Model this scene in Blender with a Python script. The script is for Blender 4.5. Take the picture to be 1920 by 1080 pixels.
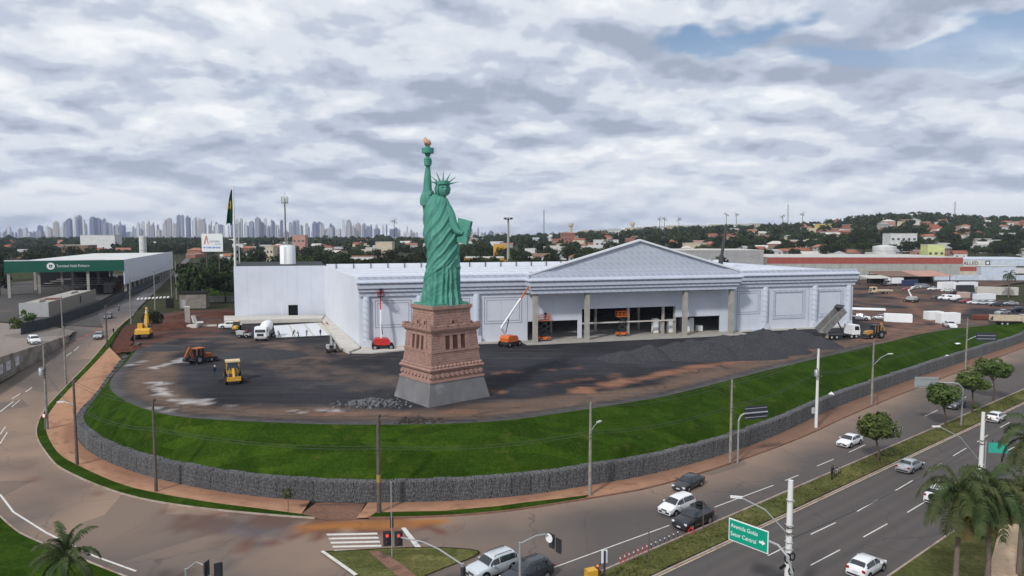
import bpy, bmesh, math, random
import numpy as np
from mathutils import Vector, Matrix, noise
from mathutils.geometry import delaunay_2d_cdt
R = math.radians
PI = math.pi
random.seed(11)
for o in list(bpy.data.objects): bpy.data.objects.remove(o)
S = bpy.context.scene
C = S.collection
# ------------------------------------------------------------------ camera
F, CX, CY, CAMH = 1330.0, 960.0, 540.0, 28.5
TILT = math.atan(100.0 / F)
cd = bpy.data.cameras.new('camera'); cam = bpy.data.objects.new('camera', cd); C.objects.link(cam)
cam.location = (0, 0, CAMH); cam.rotation_euler = (PI / 2 - TILT, 0, 0)
cd.sensor_width = 36.0; cd.lens = F / 1920 * 36; cd.clip_start = 0.5; cd.clip_end = 30000
S.camera = cam
# ------------------------------------------------------------------ light
SUN_EL, SUN_AZ = R(39), R(-146)         # azimuth measured from +Y towards +X (sun stands left, a little behind the camera)
w = bpy.data.worlds.new('World'); S.world = w; w.use_nodes = True
nt = w.node_tree; nt.nodes.clear()
def N(nt, t, **k):
    n = nt.nodes.new(t)
    for a, b in k.items():
        if a.startswith('i_'):
            key = a[2:]
            key = int(key) if key.isdigit() else key.replace('_', ' ')
            n.inputs[key].default_value = b
        else: setattr(n, a, b)
    return n
def L(nt, a, b): nt.links.new(a, b)
def math_n(nt, op, a, b=None, c=None, clamp=False):
    n = nt.nodes.new('ShaderNodeMath'); n.operation = op; n.use_clamp = clamp
    for i, v in enumerate((a, b, c)):
        if v is None: continue
        if isinstance(v, (int, float)): n.inputs[i].default_value = v
        else: nt.links.new(v, n.inputs[i])
    return n.outputs[0]
def ramp(nt, fac, stops, interp='LINEAR'):
    n = nt.nodes.new('ShaderNodeValToRGB'); n.color_ramp.interpolation = interp
    el = n.color_ramp.elements
    while len(el) < len(stops): el.new(0.5)
    for e, (p, c) in zip(el, stops):
        e.position = p; e.color = (c, c, c, 1) if isinstance(c, (int, float)) else (*c, 1)
    nt.links.new(fac, n.inputs[0]); return n.outputs[0]
def mixc(nt, fac, a, b, mode='MIX'):
    n = nt.nodes.new('ShaderNodeMix'); n.data_type = 'RGBA'; n.blend_type = mode; n.clamp_factor = True
    for sock, v in ((n.inputs[0], fac), (n.inputs[6], a), (n.inputs[7], b)):
        if isinstance(v, (int, float)): sock.default_value = v
        elif isinstance(v, (tuple, list)): sock.default_value = (*v[:3], 1)
        else: nt.links.new(v, sock)
    return n.outputs[2]
w.cycles.sampling_method = 'MANUAL'; w.cycles.sample_map_resolution = 512
sky = N(nt, 'ShaderNodeTexSky', sky_type='NISHITA', sun_disc=False, sun_elevation=SUN_EL, sun_rotation=SUN_AZ, altitude=750)
tc = N(nt, 'ShaderNodeTexCoord'); sp = N(nt, 'ShaderNodeSeparateXYZ'); L(nt, tc.outputs['Generated'], sp.inputs[0])
zc = math_n(nt, 'MAXIMUM', sp.outputs[2], 0.0)
inv = math_n(nt, 'DIVIDE', 1.0, math_n(nt, 'ADD', zc, 0.24))
px = math_n(nt, 'MULTIPLY', sp.outputs[0], inv); py = math_n(nt, 'MULTIPLY', sp.outputs[1], inv)
cb = N(nt, 'ShaderNodeCombineXYZ'); L(nt, px, cb.inputs[0]); L(nt, py, cb.inputs[1])
mp = N(nt, 'ShaderNodeMapping'); L(nt, cb.outputs[0], mp.inputs[0]); mp.inputs['Location'].default_value = (3.1, 7.7, 0.4); mp.inputs['Scale'].default_value = (0.8, 0.8, 1)
def cnoise(scale, detail, rough, off=0.0, lac=2.0, dist=0.0):
    n = N(nt, 'ShaderNodeTexNoise', noise_dimensions='3D'); m = N(nt, 'ShaderNodeVectorMath', operation='ADD')
    L(nt, mp.outputs[0], m.inputs[0]); m.inputs[1].default_value = (off, off * 1.7, off)
    L(nt, m.outputs[0], n.inputs['Vector'])
    n.inputs['Scale'].default_value = scale; n.inputs['Detail'].default_value = detail; n.inputs['Roughness'].default_value = rough
    n.inputs['Lacunarity'].default_value = lac; n.inputs['Distortion'].default_value = dist
    return n.outputs[0]
def fb(vec, scale, detail, rough, off=(0, 0, 0), dist=0.0):
    m = N(nt, 'ShaderNodeVectorMath', operation='ADD'); L(nt, vec, m.inputs[0]); m.inputs[1].default_value = off
    n = N(nt, 'ShaderNodeTexNoise', i_Scale=scale, i_Detail=detail, i_Roughness=rough, i_Distortion=dist); L(nt, m.outputs[0], n.inputs['Vector']); return n.outputs[0]
def density(vec):                               # broad cumulus masses with finer billows
    a = fb(vec, 0.9, 9.0, 0.5, (2.3, 4.1, 1), 0.0)
    bil = math_n(nt, 'ABSOLUTE', math_n(nt, 'SUBTRACT', math_n(nt, 'MULTIPLY', fb(vec, 2.4, 5.0, 0.55, (9, 1, 5)), 2.0), 1.0))
    return math_n(nt, 'ADD', math_n(nt, 'MULTIPLY', a, 1.0), math_n(nt, 'MULTIPLY', bil, 0.26))
d0 = density(mp.outputs[0])
up = N(nt, 'ShaderNodeVectorMath', operation='SCALE'); L(nt, cb.outputs[0], up.inputs[0]); up.inputs['Scale'].default_value = 0.95   # the same field a little nearer the zenith
mp2 = N(nt, 'ShaderNodeMapping'); L(nt, up.outputs[0], mp2.inputs[0]); mp2.inputs['Location'].default_value = mp.inputs['Location'].default_value; mp2.inputs['Scale'].default_value = mp.inputs['Scale'].default_value
d1 = density(mp2.outputs[0])
low = cnoise(0.6, 2, 0.5, 9.0)
far = ramp(nt, zc, [(0.0, 1.0), (0.14, 0.0)], 'EASE')
hole = cnoise(1.3, 5, 0.55, 33.0, 2.0, 0.2)
cover = math_n(nt, 'MAXIMUM', ramp(nt, hole, [(0.385, 0.0), (0.425, 1.0)], 'EASE'), ramp(nt, zc, [(0.14, 1.0), (0.27, 0.0)], 'EASE'))
lit = math_n(nt, 'MULTIPLY', math_n(nt, 'SUBTRACT', d0, d1), 2.5)
tone = math_n(nt, 'ADD', math_n(nt, 'ADD', math_n(nt, 'MULTIPLY', d0, 0.75), lit), math_n(nt, 'MULTIPLY', low, 0.3))
ccol = ramp(nt, tone, [(0.31, (3.8, 4.35, 5.5)), (0.48, (5.5, 6.1, 7.2)), (0.60, (7.4, 7.9, 8.6)), (0.80, (9.6, 9.75, 9.9))], 'EASE')
ccol = mixc(nt, math_n(nt, 'MULTIPLY', far, 0.35), ccol, (6.2, 7.0, 8.0))
full = mixc(nt, cover, sky.outputs[0], ccol)
bg = N(nt, 'ShaderNodeBackground', i_Strength=0.1); L(nt, full, bg.inputs[0])
wo = N(nt, 'ShaderNodeOutputWorld'); L(nt, bg.outputs[0], wo.inputs[0])
sd = bpy.data.lights.new('sun', 'SUN'); sd.energy = 2.7; sd.angle = R(5); sd.color = (1, 0.965, 0.92)
sun = bpy.data.objects.new('sun', sd); C.objects.link(sun)
sv = Vector((math.sin(SUN_AZ) * math.cos(SUN_EL), math.cos(SUN_AZ) * math.cos(SUN_EL), math.sin(SUN_EL)))
sun.rotation_euler = (-sv).to_track_quat('-Z', 'Y').to_euler(); sun.location = (-80, -40, 90)
S.view_settings.view_transform = 'Standard'; S.view_settings.look = 'None'; S.view_settings.gamma = 1
S.view_settings.use_curve_mapping = False; S.view_settings.exposure = 0.0
S.cycles.max_bounces = 5; S.cycles.diffuse_bounces = 3; S.cycles.glossy_bounces = 2; S.cycles.transmission_bounces = 2
S.cycles.volume_bounces = 0; S.cycles.transparent_max_bounces = 4
S.cycles.use_adaptive_sampling = True; S.cycles.adaptive_threshold = 0.02; S.cycles.use_denoising = True
S.cycles.caustics_reflective = False; S.cycles.caustics_refractive = False
# ------------------------------------------------------------------ geometry of the place
ct, st_ = math.cos(TILT), math.sin(TILT)
def at(px, py, z=0.0):
    u, v = (px - CX) / F, (py - CY) / F
    dy, dz = ct - v * st_, -st_ - v * ct
    t = (z - CAMH) / dz
    return Vector((u * t, dy * t, z))
def sm(a, b, x):
    t = min(1, max(0, (x - a) / (b - a))); return t * t * (3 - 2 * t)
HZ = [(-1500, 450), (0, 448), (480, 446), (760, 446), (960, 441), (1100, 436), (1230, 428), (1400, 424), (1520, 419), (1640, 405), (1720, 402), (1800, 408), (1920, 411), (2400, 420), (4000, 440)]
def hz(px):
    for (a, ya), (b, yb) in zip(HZ, HZ[1:]):
        if px <= b: return ya + (yb - ya) * max(0, (px - a)) / (b - a)
    return 440
def rise(x, y):                                 # the land lifts gently towards the horizon, more on the right
    top = CAMH + (440 - hz(CX + F * x / y)) * 1300 / F - 8
    return max(0, top - 6) * sm(300, 1250, y) - 14 * sm(1300, 2000, y)
def zs(x, y):                                   # street level: climbs along the avenue that runs away on the left
    z = 6.0 * sm(95, 180, y) * (1 - sm(-62, -45, x) * (1 - sm(185, 200, y)))
    return z if y < 300 else z + rise(x, y)
def zp(x, y):                                   # level of the building site
    return 6.0 - 2.3 * sm(86, 138, x)
def on(px, py, f, dz=0.0):
    z = f(0, 100)
    for _ in range(25):
        p = at(px, py, z); z = 0.5 * z + 0.5 * f(p.x, p.y)
    p.z = f(p.x, p.y) + dz; return p
def gs(px, py): return on(px, py, zs)
def gp(px, py): return on(px, py, zp)
def atY(px, py, Y):                             # point seen at a pixel, at depth Y
    u, v = (px - CX) / F, (py - CY) / F
    t = Y / (ct - v * st_)
    return Vector((u * t, Y, CAMH + (-st_ - v * ct) * t))
# ------------------------------------------------------------------ materials
MATS = {}
def mat(name, col, rough=0.7, var=0.12, scale=3.0, bump=0.0, bscale=20.0, metal=0.0, spec=0.4, coat=0.0, world=False, rnd=0.0, dirt=None, emit=None):
    if name in MATS: return MATS[name]
    m = bpy.data.materials.new(name); m.use_nodes = True; t = m.node_tree; b = t.nodes['Principled BSDF']
    tcn = N(t, 'ShaderNodeTexCoord'); vec = tcn.outputs['Object']
    if world: vec = N(t, 'ShaderNodeNewGeometry').outputs['Position']
    n = N(t, 'ShaderNodeTexNoise', i_Scale=scale, i_Detail=5.0, i_Roughness=0.6); L(t, vec, n.inputs['Vector'])
    c = mixc(t, ramp(t, n.outputs[0], [(0.3, 0.0), (0.7, 1.0)]), tuple(x * (1 - var) for x in col), tuple(min(1, x * (1 + var)) for x in col))
    if rnd:
        oi = N(t, 'ShaderNodeObjectInfo'); hs = N(t, 'ShaderNodeHueSaturation')
        L(t, c, hs.inputs['Color']); L(t, math_n(t, 'ADD', math_n(t, 'MULTIPLY', oi.outputs['Random'], rnd), 1 - rnd / 2), hs.inputs['Value'])
        L(t, math_n(t, 'ADD', math_n(t, 'MULTIPLY', oi.outputs['Random'], rnd * 0.10), 0.5 - rnd * 0.05), hs.inputs['Hue']); c = hs.outputs[0]
    if dirt:
        n2 = N(t, 'ShaderNodeTexNoise', i_Scale=dirt[2], i_Detail=6.0, i_Roughness=0.65); L(t, vec, n2.inputs['Vector'])
        c = mixc(t, ramp(t, n2.outputs[0], [(dirt[1], 0.0), (dirt[1] + 0.18, dirt[3] if len(dirt) > 3 else 0.7)]), c, dirt[0])
    L(t, c, b.inputs['Base Color'])
    b.inputs['Roughness'].default_value = rough; b.inputs['Metallic'].default_value = metal; b.inputs['Specular IOR Level'].default_value = spec if rough < 0.75 else min(spec, 0.08)
    b.inputs['Coat Weight'].default_value = coat
    if emit: b.inputs['Emission Color'].default_value = (*emit[0], 1); b.inputs['Emission Strength'].default_value = emit[1]
    if bump:
        nb = N(t, 'ShaderNodeTexNoise', i_Scale=bscale, i_Detail=4.0); L(t, vec, nb.inputs['Vector'])
        bp = N(t, 'ShaderNodeBump', i_Strength=bump, i_Distance=0.1); L(t, nb.outputs[0], bp.inputs['Height']); L(t, bp.outputs[0], b.inputs['Normal'])
    MATS[name] = m; return m
def M(n): return MATS[n]
mat('white_paint', (0.78, 0.79, 0.8), 0.55, 0.04, 0.6)
mat('marking', (0.62, 0.6, 0.56), 0.7, 0.12, 3, world=True, dirt=((0.2, 0.17, 0.15), 0.56, 1.6, 0.8))
mat('yellow_marking', (0.52, 0.43, 0.3), 0.7, 0.15, 2, world=True, dirt=((0.2, 0.16, 0.14), 0.5, 1.2, 0.8))
mat('red_marking', (0.3, 0.11, 0.08), 0.8, 0.15, 2, world=True, dirt=((0.19, 0.15, 0.14), 0.45, 0.9, 0.8))
mat('kerb_earth', (0.2, 0.11, 0.08), 0.9, 0.25, 0.8, world=True)
mat('kerb', (0.36, 0.3, 0.25), 0.85, 0.2, 1.5, world=True, dirt=((0.22, 0.11, 0.07), 0.5, 0.4, 0.8))
mat('concrete', (0.36, 0.34, 0.31), 0.85, 0.15, 0.6, 0.2, 8, dirt=((0.2, 0.16, 0.13), 0.55, 0.5, 0.5))
mat('concrete_pale', (0.52, 0.49, 0.45), 0.85, 0.12, 0.5, 0.1, 8, dirt=((0.3, 0.22, 0.16), 0.6, 0.3, 0.5))
mat('pole_concrete', (0.27, 0.25, 0.22), 0.85, 0.2, 1.2, dirt=((0.1, 0.085, 0.075), 0.5, 0.9, 0.7))
mat('pole_dark', (0.12, 0.1, 0.085), 0.9, 0.25, 1.5)
mat('pole_white', (0.68, 0.68, 0.66), 0.7, 0.06, 1.0)
mat('galv', (0.42, 0.43, 0.44), 0.45, 0.08, 2, metal=0.5)
mat('dark_metal', (0.035, 0.035, 0.04), 0.5, 0.1, 3)
mat('black_rubber', (0.018, 0.018, 0.019), 0.9, 0.2, 5)
mat('rim', (0.4, 0.41, 0.42), 0.35, 0.05, 3, metal=0.7)
mat('glass_dark', (0.016, 0.02, 0.026), 0.06, 0.0, 1, spec=0.8)
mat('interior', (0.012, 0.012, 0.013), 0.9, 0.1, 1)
mat('head_lamp', (0.75, 0.77, 0.8), 0.15, 0.02, 2, spec=0.8)
mat('tail_lamp', (0.3, 0.012, 0.012), 0.25, 0.05, 2)
mat('plate', (0.6, 0.6, 0.6), 0.5, 0.05, 2)
mat('yellow_machine', (0.62, 0.34, 0.03), 0.5, 0.1, 1.5, dirt=((0.2, 0.11, 0.06), 0.55, 1.4, 0.7))
mat('ochre_machine', (0.45, 0.25, 0.07), 0.6, 0.15, 1.5, dirt=((0.16, 0.09, 0.05), 0.52, 1.4, 0.7))
mat('cream_machine', (0.6, 0.46, 0.27), 0.6, 0.1, 1.5)
mat('orange_machine', (0.62, 0.14, 0.03), 0.5, 0.08, 1.5, dirt=((0.22, 0.1, 0.06), 0.62, 1.4, 0.6))
mat('red_machine', (0.5, 0.03, 0.025), 0.45, 0.08, 1.5)
mat('grey_machine', (0.4, 0.4, 0.4), 0.5, 0.08, 1.5)
mat('blue_machine', (0.05, 0.12, 0.4), 0.5, 0.08, 1.5)
mat('skin', (0.2, 0.1, 0.065), 0.6, 0.05, 5)
mat('hair', (0.012, 0.01, 0.008), 0.8, 0.1, 5)
for nm, c in dict(cloth_dark=(0.022, 0.023, 0.03), cloth_navy=(0.02, 0.03, 0.07), cloth_red=(0.4, 0.03, 0.02), cloth_orange=(0.6, 0.13, 0.02), cloth_grey=(0.2, 0.2, 0.21), cloth_white=(0.6, 0.6, 0.6), jeans=(0.05, 0.07, 0.12), cloth_brown=(0.1, 0.05, 0.035)).items():
    mat(nm, c, 0.9, 0.15, 6)
mat('helmet_yellow', (0.65, 0.42, 0.03), 0.4, 0.03, 2); mat('helmet_white', (0.7, 0.7, 0.7), 0.4, 0.03, 2); mat('helmet_orange', (0.7, 0.22, 0.04), 0.4, 0.03, 2)
# ------------------------------------------------------------------ mesh helpers
def link(o): C.objects.link(o); return o
def setp(o, label=None, cat=None, group=None, kind=None):
    if label: o['label'] = label
    if cat: o['category'] = cat
    if group: o['group'] = group
    if kind: o['kind'] = kind
    return o
def empty(name, loc=(0, 0, 0), rz=0.0, label=None, cat=None, group=None, kind=None):
    o = bpy.data.objects.new(name, None); o.location = loc; o.rotation_euler = (0, 0, rz); o.empty_display_size = 0.2
    link(o); return setp(o, label, cat, group, kind)
class MB:
    def __init__(s): s.v = []; s.f = []; s.mi = []; s.m = 0
    def add(s, vs, fs):
        b = len(s.v); s.v += [tuple(v) for v in vs]
        for f in fs: s.f.append(tuple(i + b for i in f)); s.mi.append(s.m)
        return s
    def quad(s, a, b, c, d): return s.add([a, b, c, d], [(0, 1, 2, 3)])
    def tri(s, a, b, c): return s.add([a, b, c], [(0, 1, 2)])
    def box(s, c, d, rot=None, taper=(1, 1)):
        x, y, z = d[0] / 2, d[1] / 2, d[2] / 2; tx, ty = taper
        vs = [Vector(p) for p in ((-x, -y, -z), (x, -y, -z), (x, y, -z), (-x, y, -z), (-x * tx, -y * ty, z), (x * tx, -y * ty, z), (x * tx, y * ty, z), (-x * tx, y * ty, z))]
        if rot is not None:
            m = rot if isinstance(rot, Matrix) else Matrix.Rotation(rot, 3, 'Z')
            vs = [m @ v for v in vs]
        c = Vector(c)
        return s.add([v + c for v in vs], [(0, 3, 2, 1), (4, 5, 6, 7), (0, 1, 5, 4), (1, 2, 6, 5), (2, 3, 7, 6), (3, 0, 4, 7)])
    def beam(s, a, b, w, h=None, up=(0, 0, 1)):      # rectangular bar from a to b
        a, b = Vector(a), Vector(b); h = h or w; d = (b - a).normalized(); u = Vector(up)
        if abs(d.dot(u)) > 0.98: u = Vector((0, 1, 0))
        r = d.cross(u).normalized(); u = r.cross(d)
        vs = [p + r * (sx * w / 2) + u * (sz * h / 2) for p in (a, b) for sx, sz in ((-1, -1), (1, -1), (1, 1), (-1, 1))]
        return s.add(vs, [(0, 3, 2, 1), (4, 5, 6, 7), (0, 1, 5, 4), (1, 2, 6, 5), (2, 3, 7, 6), (3, 0, 4, 7)])
    def tube(s, path, r, n=8, caps=True):
        path = [Vector(p) for p in path]; k = len(path); rs = r if isinstance(r, (list, tuple)) else [r] * k
        ref = None; vs = []
        for i, p in enumerate(path):
            d = (path[min(i + 1, k - 1)] - path[max(i - 1, 0)]).normalized()
            if ref is None: ref = Vector((1, 0, 0)) if abs(d.x) < 0.9 else Vector((0, 1, 0))
            a = (ref - d * ref.dot(d)).normalized(); ref = a; b = d.cross(a)
            vs += [p + (a * math.cos(2 * PI * j / n) + b * math.sin(2 * PI * j / n)) * rs[i] for j in range(n)]
        fs = [(i * n + j, i * n + (j + 1) % n, (i + 1) * n + (j + 1) % n, (i + 1) * n + j) for i in range(k - 1) for j in range(n)]
        if caps: fs += [tuple(reversed(range(n))), tuple((k - 1) * n + j for j in range(n))]
        return s.add(vs, fs)
    def cyl(s, a, b, r, n=14): return s.tube([a, b], r, n)
    def lathe(s, prof, n=16, c=(0, 0, 0)):
        c = Vector(c); k = len(prof)
        vs = [c + Vector((r * math.cos(2 * PI * j / n), r * math.sin(2 * PI * j / n), z)) for r, z in prof for j in range(n)]
        fs = [(i * n + j, i * n + (j + 1) % n, (i + 1) * n + (j + 1) % n, (i + 1) * n + j) for i in range(k - 1) for j in range(n)]
        fs += [tuple(reversed(range(n))), tuple((k - 1) * n + j for j in range(n))]
        return s.add(vs, fs)
    def extrude(s, poly, axis, a, b):                # 2D outline extruded; axis 'y': (x,z) outline, 'z': (x,y), 'x': (y,z)
        k = len(poly)
        mk = {'y': lambda p, t: (p[0], t, p[1]), 'z': lambda p, t: (p[0], p[1], t), 'x': lambda p, t: (t, p[0], p[1])}[axis]
        vs = [mk(p, a) for p in poly] + [mk(p, b) for p in poly]
        fs = [tuple(range(k)), tuple(reversed(range(k, 2 * k)))] + [(i, i + k, (i + 1) % k + k, (i + 1) % k) for i in range(k)]
        return s.add(vs, fs)
    def ell(s, c, r, n=10, m=7, rot=None):
        c = Vector(c); vs = []; 
        for i in range(m + 1):
            ph = PI * i / m
            for j in range(n):
                th = 2 * PI * j / n; v = Vector((r[0] * math.sin(ph) * math.cos(th), r[1] * math.sin(ph) * math.sin(th), r[2] * math.cos(ph)))
                vs.append(c + (rot @ v if rot is not None else v))
        fs = [(i * n + j, (i + 1) * n + j, (i + 1) * n + (j + 1) % n, i * n + (j + 1) % n) for i in range(m) for j in range(n)]
        return s.add(vs, fs)
    def mesh(s, name, mats, smooth=None, fix=True):
        me = bpy.data.meshes.new(name); me.from_pydata(s.v, [], s.f)
        for m in (mats if isinstance(mats, (list, tuple)) else [mats]): me.materials.append(MATS[m] if isinstance(m, str) else m)
        if any(s.mi): me.polygons.foreach_set('material_index', s.mi)
        if fix:
            bm = bmesh.new(); bm.from_mesh(me); bmesh.ops.recalc_face_normals(bm, faces=bm.faces); bm.to_mesh(me); bm.free()
        if smooth:
            me.polygons.foreach_set('use_smooth', [True] * len(me.polygons)); me.set_sharp_from_angle(angle=R(smooth))
        me.update(); return me
    def build(s, name, mats, parent=None, smooth=None, fix=True):
        o = bpy.data.objects.new(name, s.mesh(name, mats, smooth, fix)); link(o)
        if parent is not None: o.parent = parent
        return o
def inst(name, me, parent=None, loc=(0, 0, 0), rot=(0, 0, 0), sc=(1, 1, 1)):
    o = bpy.data.objects.new(name, me); o.location = loc; o.rotation_euler = rot; o.scale = sc; link(o)
    if parent is not None: o.parent = parent
    return o
CHILD = {}
def copy_tree(o, loc=None, rz=None, label=None, parent=None, sc=None):
    c = o.copy(); link(c); c.parent = parent
    if loc is not None: c.location = loc
    if rz is not None: c.rotation_euler = (0, 0, rz)
    if sc is not None: c.scale = sc
    if label: c['label'] = label
    for ch in list(o.children): copy_tree(ch, parent=c)
    return c
def text(s, size, name, m, parent=None, depth=0.01, align='LEFT', sx=1.0):
    cu = bpy.data.curves.new(name, 'FONT'); cu.body = s; cu.size = size; cu.extrude = depth; cu.align_x = align; cu.resolution_u = 3
    o = bpy.data.objects.new(name, cu); link(o); bpy.context.view_layer.update()
    dg = bpy.context.evaluated_depsgraph_get(); me = bpy.data.meshes.new_from_object(o.evaluated_get(dg))
    bpy.data.objects.remove(o); me.materials.clear(); me.materials.append(MATS[m])
    o = bpy.data.objects.new(name, me); link(o); o.scale = (sx, 1, 1)
    if parent is not None: o.parent = parent
    return o
def inside(pts, poly):
    x, y = pts[:, 0], pts[:, 1]; r = np.zeros(len(pts), bool); n = len(poly)
    for i in range(n):
        x1, y1 = poly[i]; x2, y2 = poly[(i + 1) % n]
        c = ((y1 > y) != (y2 > y)); 
        if y1 != y2: r ^= c & (x < (x2 - x1) * (y - y1) / (y2 - y1) + x1)
    return r
def pdist(pts, line, closed=False):               # distance of points to a polyline
    line = [np.array(p[:2], float) for p in line]
    if closed: line = line + [line[0]]
    d = np.full(len(pts), 1e9)
    for a, b in zip(line, line[1:]):
        ab = b - a; t = np.clip(((pts - a) @ ab) / max(1e-9, ab @ ab), 0, 1)
        d = np.minimum(d, np.linalg.norm(pts - a - t[:, None] * ab, axis=1))
    return d
def dense(line, step, closed=False):
    out = []; ln = list(line) + ([line[0]] if closed else [])
    for a, b in zip(ln, ln[1:]):
        a, b = Vector(a[:2]), Vector(b[:2]); k = max(1, int((b - a).length / step))
        out += [a.lerp(b, i / k) for i in range(k)]
    if not closed: out.append(Vector(ln[-1][:2]))
    return out
def smooth_line(line, it=2):
    ln = [Vector(p[:2]) for p in line]
    for _ in range(it):
        q = [ln[0]]
        for a, b in zip(ln, ln[1:]): q += [a.lerp(b, 0.25), a.lerp(b, 0.75)]
        q.append(ln[-1]); ln = q
    return ln
def sheet(name, poly, step, zf, m, colf=None, dz=0.0, parent=None, kind='structure', bstep=None):
    poly = [(p[0], p[1]) for p in dense(poly, bstep or step, True)]
    P = np.array(poly); x0, y0 = P.min(0); x1, y1 = P.max(0)
    gx, gy = np.meshgrid(np.arange(x0, x1, step), np.arange(y0, y1, step)); g = np.stack([gx.ravel(), gy.ravel()], 1)
    rs = np.random.RandomState(3); g = g + (rs.rand(*g.shape) - 0.5) * step * 0.3
    g = g[inside(g, poly)]
    if len(g): g = g[pdist(g, poly, True) > step * 0.35]
    vs = [Vector(p) for p in poly] + [Vector(p) for p in g]
    r = delaunay_2d_cdt(vs, [], [list(range(len(poly)))], 1, 1e-5)
    co = [(v.x, v.y, zf(v.x, v.y) + dz) for v in r[0]]
    me = bpy.data.meshes.new(name); me.from_pydata(co, [], [tuple(f) for f in r[2]])
    me.materials.append(MATS[m] if isinstance(m, str) else m)
    if colf is not None:
        ca = me.color_attributes.new('Col', 'FLOAT_COLOR', 'POINT')
        cc = colf(np.array([(c[0], c[1]) for c in co])); ca.data.foreach_set('color', np.hstack([cc, np.ones((len(co), 1))]).astype(np.float32).ravel())
    bm = bmesh.new(); bm.from_mesh(me)
    for f in bm.faces:
        if f.normal.z < 0: f.normal_flip()
        f.smooth = True
    bm.to_mesh(me); bm.free()
    o = bpy.data.objects.new(name, me); link(o)
    if parent is not None: o.parent = parent
    else: o['kind'] = kind
    return o
def strip(a, b, za, zb):                            # two lines of equal length -> MB faces
    mb = MB()
    for i in range(len(a) - 1):
        mb.quad((a[i][0], a[i][1], za[i]), (a[i + 1][0], a[i + 1][1], za[i + 1]), (b[i + 1][0], b[i + 1][1], zb[i + 1]), (b[i][0], b[i][1], zb[i]))
    return mb
def vnoise(pts, sc, seed=0.0):
    return np.array([noise.fractal((p[0] * sc + seed, p[1] * sc - seed, seed), 1.0, 2.0, 4) for p in pts])
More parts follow.
